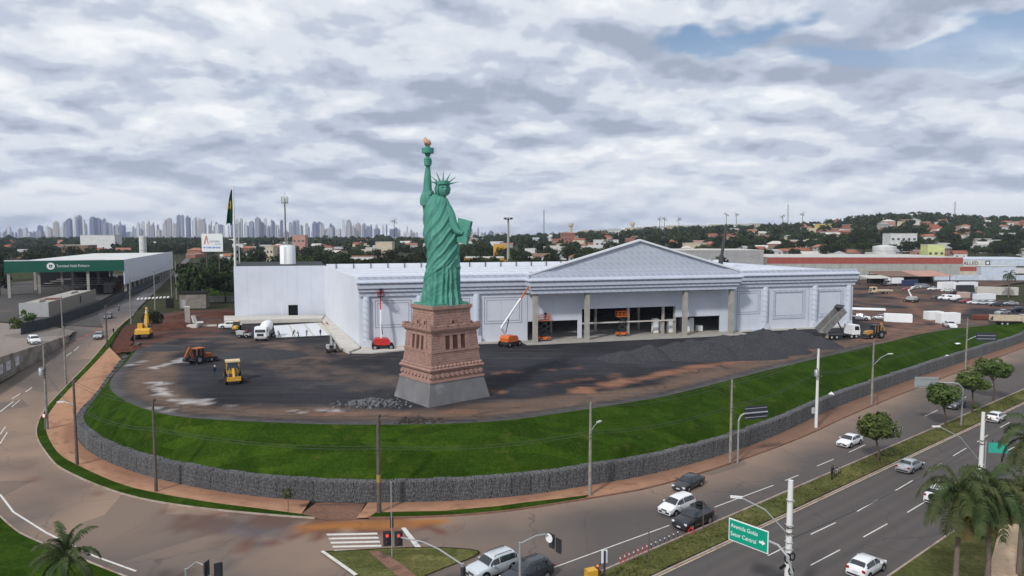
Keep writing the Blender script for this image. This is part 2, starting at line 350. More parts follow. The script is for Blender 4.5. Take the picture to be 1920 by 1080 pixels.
# ================================================================== SETTING
def surf(name, rough=0.9, fine=6.0, amt=0.25, bump=0.3, bscale=8.0, big=0.08, wet=None, stain=None, road=False, tracks=False):
    m = bpy.data.materials.new(name); m.use_nodes = True; t = m.node_tree; b = t.nodes['Principled BSDF']
    g = N(t, 'ShaderNodeNewGeometry').outputs['Position']
    a = N(t, 'ShaderNodeAttribute', attribute_name='Col')
    n1 = N(t, 'ShaderNodeTexNoise', i_Scale=fine, i_Detail=6.0, i_Roughness=0.7); L(t, g, n1.inputs['Vector'])
    n2 = N(t, 'ShaderNodeTexNoise', i_Scale=big, i_Detail=7.0, i_Roughness=0.65, i_Distortion=0.6); L(t, g, n2.inputs['Vector'])
    f = math_n(t, 'ADD', math_n(t, 'MULTIPLY', n1.outputs[0], amt * 2), 1 - amt)
    f2 = math_n(t, 'ADD', math_n(t, 'MULTIPLY', n2.outputs[0], amt * 2.6), 1 - amt * 1.3)
    mul = N(t, 'ShaderNodeVectorMath', operation='SCALE'); L(t, a.outputs['Color'], mul.inputs[0]); L(t, math_n(t, 'MULTIPLY', f, f2), mul.inputs['Scale'])
    c = mul.outputs[0]
    if stain:
        n3 = N(t, 'ShaderNodeTexNoise', i_Scale=stain[1], i_Detail=7.0, i_Roughness=0.7, i_Distortion=1.0); L(t, g, n3.inputs['Vector'])
        c = mixc(t, ramp(t, n3.outputs[0], [(stain[2], 0.0), (stain[2] + 0.12, stain[3])]), c, stain[0])
    if tracks:                                   # criss-cross ruts left by the machines
        for ang, off, amt_ in ((0.29, 0.0, .4), (0.02, 40.0, .3)):
            mp_ = N(t, 'ShaderNodeMapping'); L(t, g, mp_.inputs[0]); mp_.inputs['Rotation'].default_value = (0, 0, -ang); mp_.inputs['Scale'].default_value = (0.045, 0.95, 1); mp_.inputs['Location'].default_value = (off, off, 0)
            n4 = N(t, 'ShaderNodeTexNoise', i_Scale=1.0, i_Detail=4.0, i_Roughness=0.6, i_Distortion=0.5); L(t, mp_.outputs[0], n4.inputs['Vector'])
            c = mixc(t, ramp(t, n4.outputs[0], [(0.55, 0.0), (0.68, amt_)]), c, (0.11, 0.095, 0.088)); c = mixc(t, ramp(t, n4.outputs[0], [(0.3, amt_), (0.42, 0.0)]), c, (0.03, 0.03, 0.034))
    if road:                                     # wheel tracks, mended patches and sealed cracks
        sx_ = N(t, 'ShaderNodeSeparateXYZ'); L(t, g, sx_.inputs[0])
        u = math_n(t, 'ADD', math_n(t, 'MULTIPLY', sx_.outputs[0], 0.6335), math_n(t, 'MULTIPLY', sx_.outputs[1], -0.7737))
        wv = math_n(t, 'COSINE', math_n(t, 'MULTIPLY', math_n(t, 'ADD', u, 0.35), 2 * PI / 1.57)); wv = math_n(t, 'ADD', math_n(t, 'MULTIPLY', wv, 0.5), 0.5)
        side_ = ramp(t, math_n(t, 'ADD', math_n(t, 'MULTIPLY', u, 0.02), 0.9), [(0.05, 0.0), (0.2, 1.0)])
        c = mixc(t, math_n(t, 'MULTIPLY', math_n(t, 'MULTIPLY', wv, side_), math_n(t, 'MULTIPLY', n2.outputs[0], 0.7)), c, (0.075, 0.07, 0.07))
        v1 = N(t, 'ShaderNodeTexVoronoi', feature='F1', i_Scale=0.085); L(t, g, v1.inputs['Vector'])
        sp_ = N(t, 'ShaderNodeSeparateColor'); L(t, v1.outputs['Color'], sp_.inputs[0]); c = mixc(t, ramp(t, sp_.outputs[0], [(0.80, 0.0), (0.82, 0.4)]), c, (0.085, 0.08, 0.08))
        wp = N(t, 'ShaderNodeTexNoise', i_Scale=0.35, i_Detail=3.0); L(t, g, wp.inputs['Vector']); ad = N(t, 'ShaderNodeVectorMath', operation='MULTIPLY_ADD'); L(t, wp.outputs['Color'], ad.inputs[0]); ad.inputs[1].default_value = (3, 3, 0); L(t, g, ad.inputs[2])
        v2 = N(t, 'ShaderNodeTexVoronoi', feature='DISTANCE_TO_EDGE', i_Scale=0.11); L(t, ad.outputs[0], v2.inputs['Vector'])
        c = mixc(t, math_n(t, 'MULTIPLY', ramp(t, v2.outputs['Distance'], [(0.003, 0.45), (0.009, 0.0)]), ramp(t, n2.outputs[0], [(0.42, 0.0), (0.55, 1.0)])), c, (0.05, 0.047, 0.047))
    L(t, c, b.inputs['Base Color']); b.inputs['Specular IOR Level'].default_value = 0.05
    if wet:
        L(t, ramp(t, n2.outputs[0], [(0.35, wet), (0.5, rough)]), b.inputs['Roughness'])
    else: b.inputs['Roughness'].default_value = rough
    nb = N(t, 'ShaderNodeTexNoise', i_Scale=bscale, i_Detail=5.0, i_Roughness=0.7); L(t, g, nb.inputs['Vector'])
    bp = N(t, 'ShaderNodeBump', i_Strength=bump, i_Distance=0.25); L(t, nb.outputs[0], bp.inputs['Height']); L(t, bp.outputs[0], b.inputs['Normal'])
    MATS[name] = m; return m
surf('asphalt', 0.85, 5.0, 0.16, 0.12, 14, 0.07, stain=((0.2, 0.135, 0.1), 0.11, 0.58, 0.45), road=True)
surf('soil', 0.95, 2.2, 0.4, 0.9, 2.0, 0.16, stain=((0.028, 0.028, 0.032), 0.2, 0.55, 0.7), tracks=True)
surf('pavement', 0.9, 2.5, 0.16, 0.2, 5, 0.2, stain=((0.2, 0.1, 0.065), 0.35, 0.55, 0.6))
def grass_mat(name, c1, c2, c3):
    m = bpy.data.materials.new(name); m.use_nodes = True; t = m.node_tree; b = t.nodes['Principled BSDF']
    g = N(t, 'ShaderNodeNewGeometry').outputs['Position']
    n1 = N(t, 'ShaderNodeTexNoise', i_Scale=3.2, i_Detail=7.0, i_Roughness=0.75); L(t, g, n1.inputs['Vector'])
    n2 = N(t, 'ShaderNodeTexNoise', i_Scale=0.16, i_Detail=6.0, i_Roughness=0.65, i_Distortion=0.8); L(t, g, n2.inputs['Vector'])
    n3 = N(t, 'ShaderNodeTexNoise', i_Scale=0.6, i_Detail=4.0); L(t, g, n3.inputs['Vector'])
    c = mixc(t, ramp(t, n2.outputs[0], [(0.32, 0.0), (0.68, 1.0)]), c1, c2)
    c = mixc(t, ramp(t, n3.outputs[0], [(0.55, 0.0), (0.8, 0.6)]), c, c3)
    mpv = N(t, 'ShaderNodeMapping'); L(t, g, mpv.inputs[0]); mpv.inputs['Scale'].default_value = (0.25, 0.8, 0.8); vr = N(t, 'ShaderNodeTexVoronoi', feature='F1', i_Scale=1.0, i_Randomness=0.55); L(t, mpv.outputs[0], vr.inputs['Vector'])
    sc_ = N(t, 'ShaderNodeSeparateColor'); L(t, vr.outputs['Color'], sc_.inputs[0]); c = mixc(t, math_n(t, 'MULTIPLY', sc_.outputs[0], 0.6), c, tuple(q * 0.5 for q in c1))
    n5 = N(t, 'ShaderNodeTexNoise', i_Scale=0.45, i_Detail=6.0, i_Roughness=0.7); L(t, g, n5.inputs['Vector']); c = mixc(t, ramp(t, n5.outputs[0], [(0.60, 0.0), (0.72, 0.55)]), c, (0.11, 0.105, 0.03))
    mul = N(t, 'ShaderNodeVectorMath', operation='SCALE'); L(t, c, mul.inputs[0]); L(t, math_n(t, 'ADD', math_n(t, 'MULTIPLY', n1.outputs[0], 2.2), -0.15), mul.inputs['Scale'])
    L(t, mul.outputs[0], b.inputs['Base Color']); b.inputs['Roughness'].default_value = 0.95; b.inputs['Specular IOR Level'].default_value = 0.02
    bp = N(t, 'ShaderNodeBump', i_Strength=0.8, i_Distance=0.2); L(t, n1.outputs[0], bp.inputs['Height']); L(t, bp.outputs[0], b.inputs['Normal'])
    MATS[name] = m
grass_mat('turf', (0.024, 0.056, 0.005), (0.045, 0.088, 0.007), (0.095, 0.12, 0.015))
grass_mat('verge_grass', (0.085, 0.105, 0.03), (0.17, 0.16, 0.06), (0.27, 0.2, 0.1))
grass_mat('field', (0.035, 0.05, 0.02), (0.085, 0.075, 0.045), (0.14, 0.11, 0.08))
# --- key lines, from the photograph to the ground
KERB_L = [gs(*p) for p in ((250, 590), (207, 632), (175, 672), (125, 722), (82, 767), (66, 800), (67, 825), (95, 865), (112, 880), (175, 910), (250, 935), (350, 952), (475, 965), (610, 975))]
KERB_R = [gs(*p) for p in ((700, 973), (835, 970), (940, 961), (985, 955), (1112, 935), (1250, 911), (1490, 829), (1590, 780), (1720, 727), (1852, 678), (1920, 652))]
KERB_R.append(KERB_R[-1] + (KERB_R[-1] - KERB_R[-2]) * 3)
KERB = smooth_line(KERB_L + KERB_R, 2)
VERGE_IN = smooth_line([gs(*p) for p in ((205, 652), (180, 680), (135, 725), (95, 768), (84, 795), (88, 818), (108, 853), (142, 873), (225, 911), (300, 928), (400, 945), (475, 954), (565, 966))], 2)
WB = [Vector((-78, 146)), Vector((-76.2, 139)), Vector((-73.6, 131)), Vector((-70.3, 121)), Vector((-66.8, 112))] + [Vector(gs(*p)[:2]) for p in ((139, 807), (152, 834), (180, 856), (225, 877), (287, 897), (375, 917), (475, 932), (600, 942), (700, 944), (850, 941), (985, 931), (1100, 912), (1215, 893), (1340, 859), (1440, 825), (1560, 767), (1640, 737), (1735, 703), (1809, 678), (1920, 640))]
WB.append(WB[-1] + (WB[-1] - WB[-2]) * 1.2)
WALL = smooth_line(WB, 2)
EDGE = smooth_line([gp(*p) for p in ((252, 660), (235, 682), (207, 707), (204, 730), (225, 747), (250, 760), (295, 775), (350, 784), (475, 791), (600, 796), (710, 797), (850, 795), (950, 789), (1050, 775), (1150, 760), (1240, 745), (1315, 727), (1390, 707), (1490, 682), (1565, 665), (1640, 647), (1704, 632), (1757, 621), (1810, 614), (1863, 608), (1920, 603))], 2)
EDGE.append(EDGE[-1] + (EDGE[-1] - EDGE[-4]) * 8)
def resample(line, n):
    ln = [Vector(p[:2]) for p in line]; d = [0]
    for a, b in zip(ln, ln[1:]): d.append(d[-1] + (b - a).length)
    out = []; k = 0
    for i in range(n):
        t = d[-1] * i / (n - 1)
        while k < len(d) - 2 and d[k + 1] < t: k += 1
        out.append(ln[k].lerp(ln[k + 1], (t - d[k]) / max(1e-9, d[k + 1] - d[k])))
    return out
def offset(line, d):
    out = []
    for i, p in enumerate(line):
        t = (line[min(i + 1, len(line) - 1)] - line[max(i - 1, 0)]).normalized(); out.append(Vector((p.x - t.y * d, p.y + t.x * d)))
    return out
# --- terrain sheet out to the horizon
AX0 = Vector(gs(1250, 912)[:2]); AXD = (Vector(gs(1920, 652)[:2]) - AX0).normalized()
def perp(x, y): return -(x - AX0.x) * AXD.y + (y - AX0.y) * AXD.x
def zt(x, y):
    zl = zs(x, y) if y < 300 else 6.0 + rise(x, y)
    zr = 5.6 * sm(13, 45, perp(x, y)) * sm(150, 195, y)
    z = max(zl, zr) if y < 300 else zl
    if x < -70 and y > 100:                       # the higher ground behind the retaining wall
        xw = -92.5 - (y - 120) * 0.19
        z = max(z, 5.9 * sm(xw - 0.2, xw - 3.5, x) if x > xw - 3.5 else 5.9)
    if x > 60 and 140 < y < 480: z += (min(z, zp(x, y) - 0.25) - z) * (1 - sm(420, 480, y))
    return z
ys = list(np.arange(-60, 215, 3.0)) + list(np.geomspace(215, 1500, 70)) + [1800, 2300, 3000, 4200, 5500, 7000]
mb = MB(); cols = []
nx = 150; vs = []
for y in ys:
    half = max(230, abs(y) * 0.95)
    for i in range(nx):
        x = -half + 2 * half * i / (nx - 1); vs.append((x, y, zt(x, y) - (0.12 if y < 215 else 0.35)))
mb.add(vs, [(r * nx + i, r * nx + i + 1, (r + 1) * nx + i + 1, (r + 1) * nx + i) for r in range(len(ys) - 1) for i in range(nx - 1)])
ground = mb.build('ground', 'field', smooth=180, fix=False); ground['kind'] = 'structure'
# --- roads
def curve_mask(pts, line, a, b):
    d = pdist(pts, line); return np.clip((b - d) / (b - a), 0, 1)
MED_L = [gs(*p) for p in ((1137, 1070), (1260, 1015), (1340, 972), (1440, 951), (1565, 895), (1685, 837), (1737, 810))]
m0, m1 = Vector(MED_L[0][:2]), Vector(MED_L[-1][:2]); MD = (m1 - m0).normalized(); MN = Vector((MD.y, -MD.x))   # MN points to the near (right) side
def ml(t, off): p = m0 + MD * t + MN * off; return (p.x, p.y)
def road_col(p):
    base = np.array([0.108, 0.096, 0.092]); dust = np.array([0.3, 0.213, 0.16]); mud = np.array([0.15, 0.072, 0.05]); dark = np.array([0.085, 0.082, 0.085])
    n = vnoise(p, 0.09); n2 = vnoise(p, 0.35, 4.0)
    c = np.tile(base, (len(p), 1))
    leftness = np.clip((10 - p[:, 0]) / 30, 0, 1)
    along = -(p[:, 0] - AX0.x) * AXD.y + (p[:, 1] - AX0.y) * AXD.x
    nearlane = np.clip((along + 9.0) / 5, 0, 1)
    dk = pdist(p, KERB)
    k = np.clip(1 - dk / 6.5 + n * 0.35, 0, 1) * 0.85
    k = np.maximum(k, leftness * np.clip((15 - dk) / 5, 0, 1) * np.clip(0.72 + n * 0.5, 0, 1) * np.clip((150 - p[:, 1]) / 40, 0.15, 1))
    k = np.clip(k, 0, 0.95)[:, None]
    c = c * (1 - k) + dust * k
    lanes = np.clip(1 - np.abs(along + 12.5) / 1.6, 0, 1)[:, None] * (p[:, :1] > -12) * 0.5
    c = c * (1 - lanes) + dark * lanes
    # wet red mud washed out of the driveway between the two pavements
    dm = pdist(p, [gs(400, 975), gs(450, 990), gs(560, 988), gs(640, 982), gs(760, 979)])
    k = np.clip((3.2 + n2 * 4.5 - dm) / 1.2, 0, 1)[:, None] * 0.9; c = c * (1 - k) + mud * k
    dm = pdist(p, [gs(545, 998), gs(590, 987), gs(660, 983), gs(740, 982), gs(830, 976)])
    k = np.clip((1.1 + n2 * 0.7 - dm) / 0.7, 0, 1)[:, None] * 0.9; c = c * (1 - k) + np.array([0.36, 0.15, 0.045]) * k
    dm = pdist(p, [gs(410, 985), gs(470, 1000), gs(530, 1000)])
    k = np.clip((1.7 + n2 * 1.4 - dm) / 1.2, 0, 1)[:, None] * 0.8; c = c * (1 - k) + np.array([0.13, 0.125, 0.135]) * k
    dm = pdist(p, [gs(480, 1008), gs(490, 1030), gs(440, 1050), gs(410, 1060), gs(445, 1085)])
    k = np.clip((0.55 + n2 * 0.5 - dm) / 0.4, 0, 1)[:, None] * 0.8; c = c * (1 - k) + np.array([0.105, 0.095, 0.095]) * k
    for seg in ([(300, 960), (420, 985)], [(330, 1000), (400, 1010)], [(30, 860), (60, 900)], [(110, 745), (95, 780)], [(150, 905), (200, 930)]):
        dm = pdist(p, [gs(*q) for q in seg]); k = np.clip((0.2 + n2 * 2.2 - dm) / 0.8, 0, 1)[:, None] * 0.6; c = c * (1 - k) + mud * 1.1 * k
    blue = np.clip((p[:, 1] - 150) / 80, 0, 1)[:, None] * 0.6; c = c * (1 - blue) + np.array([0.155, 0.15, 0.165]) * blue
    return np.clip(c, 0.02, 1)
LAWN_L = [gs(*p) for p in ((-160, 800), (0, 967), (25, 990), (50, 1007), (162, 1052), (232, 1080), (330, 1118))]
kL = [Vector(p[:2]) for p in KERB]
far_r = [gs(250, 590), gs(262, 575), gs(317, 522), gs(362, 481), gs(385, 466)]
far_l = [gs(365, 465), gs(325, 507), gs(295, 531), gs(240, 561), gs(175, 588), gs(120, 613)]
road_poly = [Vector(p[:2]) for p in far_l] + [Vector(gs(113, 640)[:2]), Vector((-95.2, 142)), Vector((-91.5, 125)), Vector((-91, 112)), Vector((-140, 70)), Vector((-80, 20)), Vector((30, 20)), Vector(ml(16, 15.8)), Vector(ml(190, 15.8)), kL[-1] - (kL[-1] - kL[-2]).normalized() * 2]
road_poly += [p for p in reversed(kL)][2:] + [Vector(p[:2]) for p in far_r[1:]]
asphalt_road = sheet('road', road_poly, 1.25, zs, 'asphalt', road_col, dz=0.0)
def paint(poly, m='marking', name='lane_marking', dz=0.012):
    p = [gs(*q) if len(q) == 2 else q for q in poly]
    mb = MB(); mb.add([(q[0], q[1], zs(q[0], q[1]) + dz) for q in p], [tuple(range(len(p)))])
    o = mb.build(name, m, asphalt_road)
    return o
def dash(a, b, wd=0.13, m='marking', name='lane_marking'):
    a, b = gs(*a), gs(*b); d = (b - a).normalized(); n = Vector((-d.y, d.x, 0)) * wd / 2
    k = max(1, int((b - a).length / 6)); mb = MB()
    for i in range(k):
        p, q = a.lerp(b, i / k), a.lerp(b, (i + 1) / k)
        for v in (p, q): v.z = zs(v.x, v.y) + 0.012
        mb.quad(p - n, q - n, q + n, p + n)
    return mb.build(name, m, asphalt_road, fix=False)
for a, b in (((1520, 1002), (1567, 980)), ((1607, 959), (1646, 937)), ((1679, 920), (1711, 901)), ((1737, 885), (1765, 869)), ((1787, 855), (1812, 840)), ((1832, 829), (1852, 816)), ((1440, 1042), (1472, 1026)), ((1875, 802), (1893, 792)),
             ((1520, 1060), (1575, 1031)), ((1619, 1007), (1664, 982)), ((1701, 961), (1736, 940)), ((1770, 918), (1795, 903)), ((1826, 882), (1846, 870)), ((1880, 850), (1902, 838)),
             ((1340, 951), (1450, 910)), ((1472, 901), (1497, 891)), ((1532, 874), (1563, 861)), ((1592, 848), (1622, 834)), ((1665, 814), (1692, 802)), ((1735, 780), (1758, 769)), ((1795, 752), (1812, 744)), ((1845, 728), (1862, 720)), ((1025, 1069), (1255, 985))):
    dash(a, b)
for pts in ([(0, 927), (25, 960), (87, 999), (175, 1042), (255, 1071)], [(0, 772), (25, 753)], [(22, 748), (38, 738)], [(48, 735), (58, 728)]):
    for a, b in zip(pts, pts[1:]): dash(a, b, 0.2)
for a, b in (((22, 763), (37, 750)), ((48, 735), (60, 726)), ((124, 668), (134, 661)), ((139, 658), (148, 650)), ((0, 832), (14, 810)), ((0, 815), (10, 800))): dash(a, b, 0.14)
for i in range(5):                                # zebra crossing
    y = 1001 + i * 7.6; x = 612 + i * 3.6
    paint([(x, y), (x + 95 - i * 1.2, y - 2.2), (x + 96 - i * 1.2, y + 1.4), (x + 1.5, y + 3.2)], name='crossing_bar')
paint([(752, 990), (760, 989), (790, 1026), (779, 1027)], name='stop_line')
for i in range(9):                                # far zebra on the avenue
    paint([(256 + i * 7, 562 - i * 0.4), (260 + i * 7, 562 - i * 0.4), (262 + i * 7, 558.5 - i * .4), (258 + i * 7, 558.5 - i * .4)], name='crossing_bar')
for i in range(6):
    a = (112 + i * 15, 655 - i * 8.5); paint([a, (a[0] + 14, a[1] - 6), (a[0] + 17, a[1] - 5), (a[0] + 4, a[1] + 2)], 'red_marking', 'red_marking')
for off in (-0.25, 3.45):                         # worn edge lines by the median
    for k in range(16):
        t0, t1 = k * 8 - 6, k * 8 + 2
        p = [ml(t0, off - .07), ml(t1, off - .07), ml(t1, off + .07), ml(t0, off + .07)]
        mb = MB(); mb.add([(q[0], q[1], 0.012) for q in p], [(0, 1, 2, 3)]); mb.build('edge_line', 'yellow_marking', asphalt_road)
mb = MB(); p = [gs(1745, 1029), gs(1778, 1027), gs(1792, 1034), gs(1762, 1043)]
mb.add([(q.x, q.y, 0.011) for q in p], [(0, 1, 2, 3)]); mb.build('manhole_patch', 'pole_dark', asphalt_road)
# --- kerbs
def kerb(name, line, w_=0.18, h=0.14, zf=zs, m='kerb', step=2.0):
    ln = dense([(p[0], p[1]) for p in line], step); a = offset(ln, 0); b = offset(ln, w_); mb = MB()
    z = [zf(p.x, p.y) for p in ln]
    hi = [q + h for q in z]; lo = [q - 0.1 for q in z]
    for A, B, za, zb in ((a, b, hi, hi), (a, a, lo, hi), (b, b, hi, lo)):
        q = strip(A, B, za, zb); mb.add(q.v, q.f)
    o = mb.build(name, m, fix=False); o['kind'] = 'structure'; return o
i_gap = min(range(len(KERB)), key=lambda i: (KERB[i] - Vector(gs(612, 975)[:2])).length); j_gap = min(range(len(KERB)), key=lambda i: (KERB[i] - Vector(gs(698, 973)[:2])).length)
kerb('kerb', list(KERB)[:i_gap]); kerb('kerb', list(KERB)[j_gap:], m='kerb_earth')
kerb('kerb', [Vector(ml(t, 0.0)) for t in range(-4, 180, 4)]); kerb('kerb', [Vector(ml(t, 3.2)) for t in range(176, -5, -4)])
kerb('kerb', smooth_line(LAWN_L, 2)[::-1])
# --- pavements and verges
def pave_col(p):
    n = vnoise(p, 0.12); n2 = vnoise(p, 0.5, 6.0); d = pdist(p, WALL); c = np.tile(np.array([0.4, 0.225, 0.14]), (len(p), 1))
    for dd in (1.5, 2.9):
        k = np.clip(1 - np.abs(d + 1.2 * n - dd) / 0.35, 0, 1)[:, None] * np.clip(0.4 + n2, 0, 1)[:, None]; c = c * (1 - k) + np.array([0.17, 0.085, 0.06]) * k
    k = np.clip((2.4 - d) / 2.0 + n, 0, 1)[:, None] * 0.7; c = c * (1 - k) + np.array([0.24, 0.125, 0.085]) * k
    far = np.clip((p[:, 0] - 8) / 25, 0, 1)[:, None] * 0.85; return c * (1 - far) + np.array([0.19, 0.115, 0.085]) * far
zk = lambda x, y: zs(x, y) + 0.12
vi = [Vector(p) for p in VERGE_IN]; ko = [p for p in KERB]
koL = offset(ko[:i_gap], 0.18)
i_w = min(range(len(WALL)), key=lambda i: (WALL[i] - Vector(gs(600, 942)[:2])).length)
wl = offset(WALL, -0.1)
sheet('verge', koL + vi[::-1], 1.5, zk, 'turf', dz=0.02)
w_start = min(range(i_w), key=lambda i: (WALL[i] - Vector((-76, 138))).length)
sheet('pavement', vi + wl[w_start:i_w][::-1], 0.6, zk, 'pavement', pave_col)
i_w2 = min(range(len(WALL)), key=lambda i: (WALL[i] - Vector(gs(690, 944)[:2])).length)
sheet('driveway', [Vector(gs(612, 976)[:2]), Vector(gs(560, 968)[:2]), Vector(gs(592, 944)[:2])] + wl[i_w:i_w2] + [Vector(gs(685, 945)[:2]), Vector(gs(668, 975)[:2])], 1.0, lambda x, y: zs(x, y) + 0.04, 'soil', lambda p: np.tile(np.array([0.2, 0.11, 0.08]), (len(p), 1)))
koR = offset(ko[j_gap:], 0.18)
j_ve = min(range(len(koR)), key=lambda i: (koR[i] - Vector(gs(1112, 935)[:2])).length)
vin2 = [Vector(gs(*p)[:2]) for p in ((705, 963), (835, 960), (935, 951), (985, 944), (1050, 937), (1105, 930))]
sheet('verge', koR[:j_ve + 1] + vin2[::-1], 1.2, zk, 'turf', dz=0.02)
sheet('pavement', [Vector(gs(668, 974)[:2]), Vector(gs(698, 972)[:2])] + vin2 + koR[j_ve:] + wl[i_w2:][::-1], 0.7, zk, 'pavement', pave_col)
# --- gabion wall of stone baskets
WH = 2.3
random.seed(5)
mat('gabion', (0.14, 0.14, 0.145), 0.95, 0.6, 4.0, rnd=0.2); mat('gabion_core', (0.04, 0.04, 0.042), 0.95, 0.2, 3)
gab = empty('gabion_wall', (WALL[0].x, WALL[0].y, 0), 0, 'long curved grey stone gabion wall along the foot of the grass bank', 'wall')
def stone(mb, c, r, n=6):
    a = random.random() * 6.28; vs = []
    top = []
    for ring, (rr, dy) in enumerate(((1.0, 0.0), (0.62, -0.75))):
        for k in range(n):
            th = a + 2 * PI * k / n; q = r * rr * random.uniform(0.8, 1.12)
            vs.append((c[0] + q * math.cos(th), c[1] + r * dy * random.uniform(0.7, 1.1), c[2] + q * math.sin(th) * 0.85))
    fs = [(k, (k + 1) % n, n + (k + 1) % n, n + k) for k in range(n)] + [tuple(range(n, 2 * n))]
    mb.add(vs, fs)
BASK = []
for v in range(6):
    mb = MB(); mb.m = 1; mb.box((1.0, 0.5, WH / 2 - 0.2), (2.02, 0.96, WH + 0.3)); mb.m = 0
    z = 0.02
    while z < WH - 0.05:
        x = random.uniform(0.0, 0.15)
        while x < 1.96:
            r = random.uniform(0.055, 0.11); stone(mb, (x + r, 0.03, z + 0.07), r); x += r * 1.9
        z += 0.135
    y = 0.12                                     # stones on top
    while y < 0.95:
        x = random.uniform(0, 0.15)
        while x < 1.96:
            r = random.uniform(0.09, 0.15); mb.box((x + r, y, WH - 0.02), (r * 1.6, r * 1.6, r * 1.2), random.random() * 3, (0.7, 0.7)); x += r * 2
        y += 0.24
    BASK.append(mb.mesh('gabion_basket', ['gabion', 'gabion_core'], fix=True))
wd = dense(WALL, 0.25); acc = 0; pts = [wd[0]]
for a, b in zip(wd, wd[1:]):
    if (b - pts[-1]).length >= 1.96: pts.append(b)
for i in range(len(pts) - 1):
    a, b = pts[i], pts[i + 1]; d = b - a; z = zs((a.x + b.x) / 2, (a.y + b.y) / 2)
    inst('gabion_basket', BASK[random.randrange(6)], gab, (a.x - WALL[0].x, a.y - WALL[0].y, z), (0, 0, math.atan2(d.y, d.x)), (d.length / 2.0 * .985, 1, random.uniform(.965, 1.03)))
# --- grass bank
NB = 260
wi = resample(offset(WALL, 1.0), NB); eo = resample(EDGE, NB)
# match by nearest progress so that the rungs stay short
E = dense(EDGE, 0.6); rung = []; j = 0
W_in = dense(offset(WALL, 0.98), 1.2)
for p in W_in:
    best = min(range(max(0, j - 5), min(len(E), j + 60)), key=lambda k: (E[k] - p).length); j = max(j, best); rung.append(E[j])
mb = MB(); rows = 7; vs = []
for p, q in zip(W_in, rung):
    z0 = zs(p.x, p.y) + WH - 0.12; z1 = zp(q.x, q.y) + 0.03
    for r in range(rows):
        t = r / (rows - 1); x = p.lerp(q, t); bulge = 0.35 * math.sin(PI * t) + 0.12 * noise.noise((x.x * 0.25, x.y * 0.25, 2))
        vs.append((x.x, x.y, z0 + (z1 - z0) * t + (bulge if 0 < r < rows - 1 else 0)))
mb.add(vs, [(i * rows + r, (i + 1) * rows + r, (i + 1) * rows + r + 1, i * rows + r + 1) for i in range(len(W_in) - 1) for r in range(rows - 1)])
o = mb.build('grass_bank', 'turf', smooth=180, fix=False); o['kind'] = 'structure'
# --- the building site
def pad_col(p):
    n = vnoise(p, 0.06); n2 = vnoise(p, 0.22, 3.0); n3 = vnoise(p, 0.5, 8.0)
    c = np.tile(np.array([0.036, 0.037, 0.043]), (len(p), 1)) * (1 + 0.45 * n[:, None])
    def lay(col, k):
        nonlocal c
        k = np.clip(k, 0, 1)[:, None]; c = c * (1 - k) + np.array(col) * k
    d = pdist(p, EDGE)
    lay((0.17, 0.115, 0.085), np.clip((9.0 + 3 * n - d) / 2.5, 0, 1) * np.clip((d - 1.6) / 1.0, 0, 1) * 0.85)
    lay((0.1, 0.095, 0.095), np.clip((1.8 - d) / 0.8, 0, 1))
    dd = pdist(p, [gp(470, 655), gp(560, 690), gp(720, 715)]); lay((0.125, 0.095, 0.08), (7 + 9 * n2 - dd) / 6 * 0.7)
    dd = pdist(p, [gp(290, 640), gp(360, 632), gp(480, 640), gp(640, 668)]); lay((0.15, 0.1, 0.08), (5 + 9 * n2 - dd) / 5 * 0.75)
    red = inside(p, [tuple(gp(*q)[:2]) for q in ((215, 655), (245, 622), (300, 590), (445, 560), (440, 612), (400, 628), (300, 640), (260, 655))])
    lay((0.13, 0.06, 0.042), red * np.clip(0.75 + 0.9 * n2, 0, 1))
    for ln, wd_ in (([(930, 735), (1010, 722), (1150, 704)], 0.8), ([(610, 775), (800, 776), (905, 770)], 0.9), ([(930, 700), (1080, 690)], 0.5), ([(1080, 735), (1300, 690), (1540, 650)], 2.0)):
        dd = pdist(p, [gp(*q) for q in ln]); lay((0.26, 0.13, 0.085), (wd_ + 2.2 * n2 - dd) / 1.0 * 0.7)
    yard = np.clip((p[:, 0] - 84) / 10, 0, 1) * np.clip((p[:, 1] - 150) / 20, 0, 1)
    lay((0.16, 0.088, 0.062), yard * np.clip(0.55 + 1.6 * n, 0, 1)); lay((0.085, 0.078, 0.078), yard * np.clip(2.4 * n2 - 0.2, 0, 1) * 0.8)
    for ln in ([(1620, 640), (1740, 600), (1700, 560), (1640, 545)], [(1640, 655), (1760, 612), (1800, 570)]):
        dd = pdist(p, [gp(*q) for q in ln]); lay((0.22, 0.12, 0.085), (3 + 3 * n2 - dd) / 3)
    for ln, ww in (([(290, 690), (335, 678), (350, 672)], 1.0), ([(292, 716), (295, 730), (330, 752), (390, 758)], 0.9), ([(405, 765), (430, 762)], 0.4), ([(560, 772), (640, 768)], 0.4), ([(245, 684), (255, 678)], 0.8), ([(270, 762), (300, 772)], 0.3)):
        dd = pdist(p, [gp(*q) for q in ln]); lay((0.5, 0.47, 0.46), np.where((ww + 2.2 * n3 - dd) > 0, np.clip((ww + 2.2 * n3 - dd) / 0.5, 0, 1), 0) * 0.85)
    return np.clip(c, 0.02, 1)
def zpad(x, y): return zp(x, y) + 0.05 * noise.noise((x * 0.15, y * 0.15, 0))
pad_poly = [p for p in EDGE] + [Vector((EDGE[-1].x, 300)), Vector((300, 398)), Vector((110, 398)), Vector((60, 215)), Vector((-30, 215)), Vector((-92, 214)), Vector((-105, 200)), Vector((-93, 176)), Vector((-86, 160)), Vector((-79, 147))]
sheet('site_ground', pad_poly, 1.15, zpad, 'soil', pad_col, bstep=1.5)
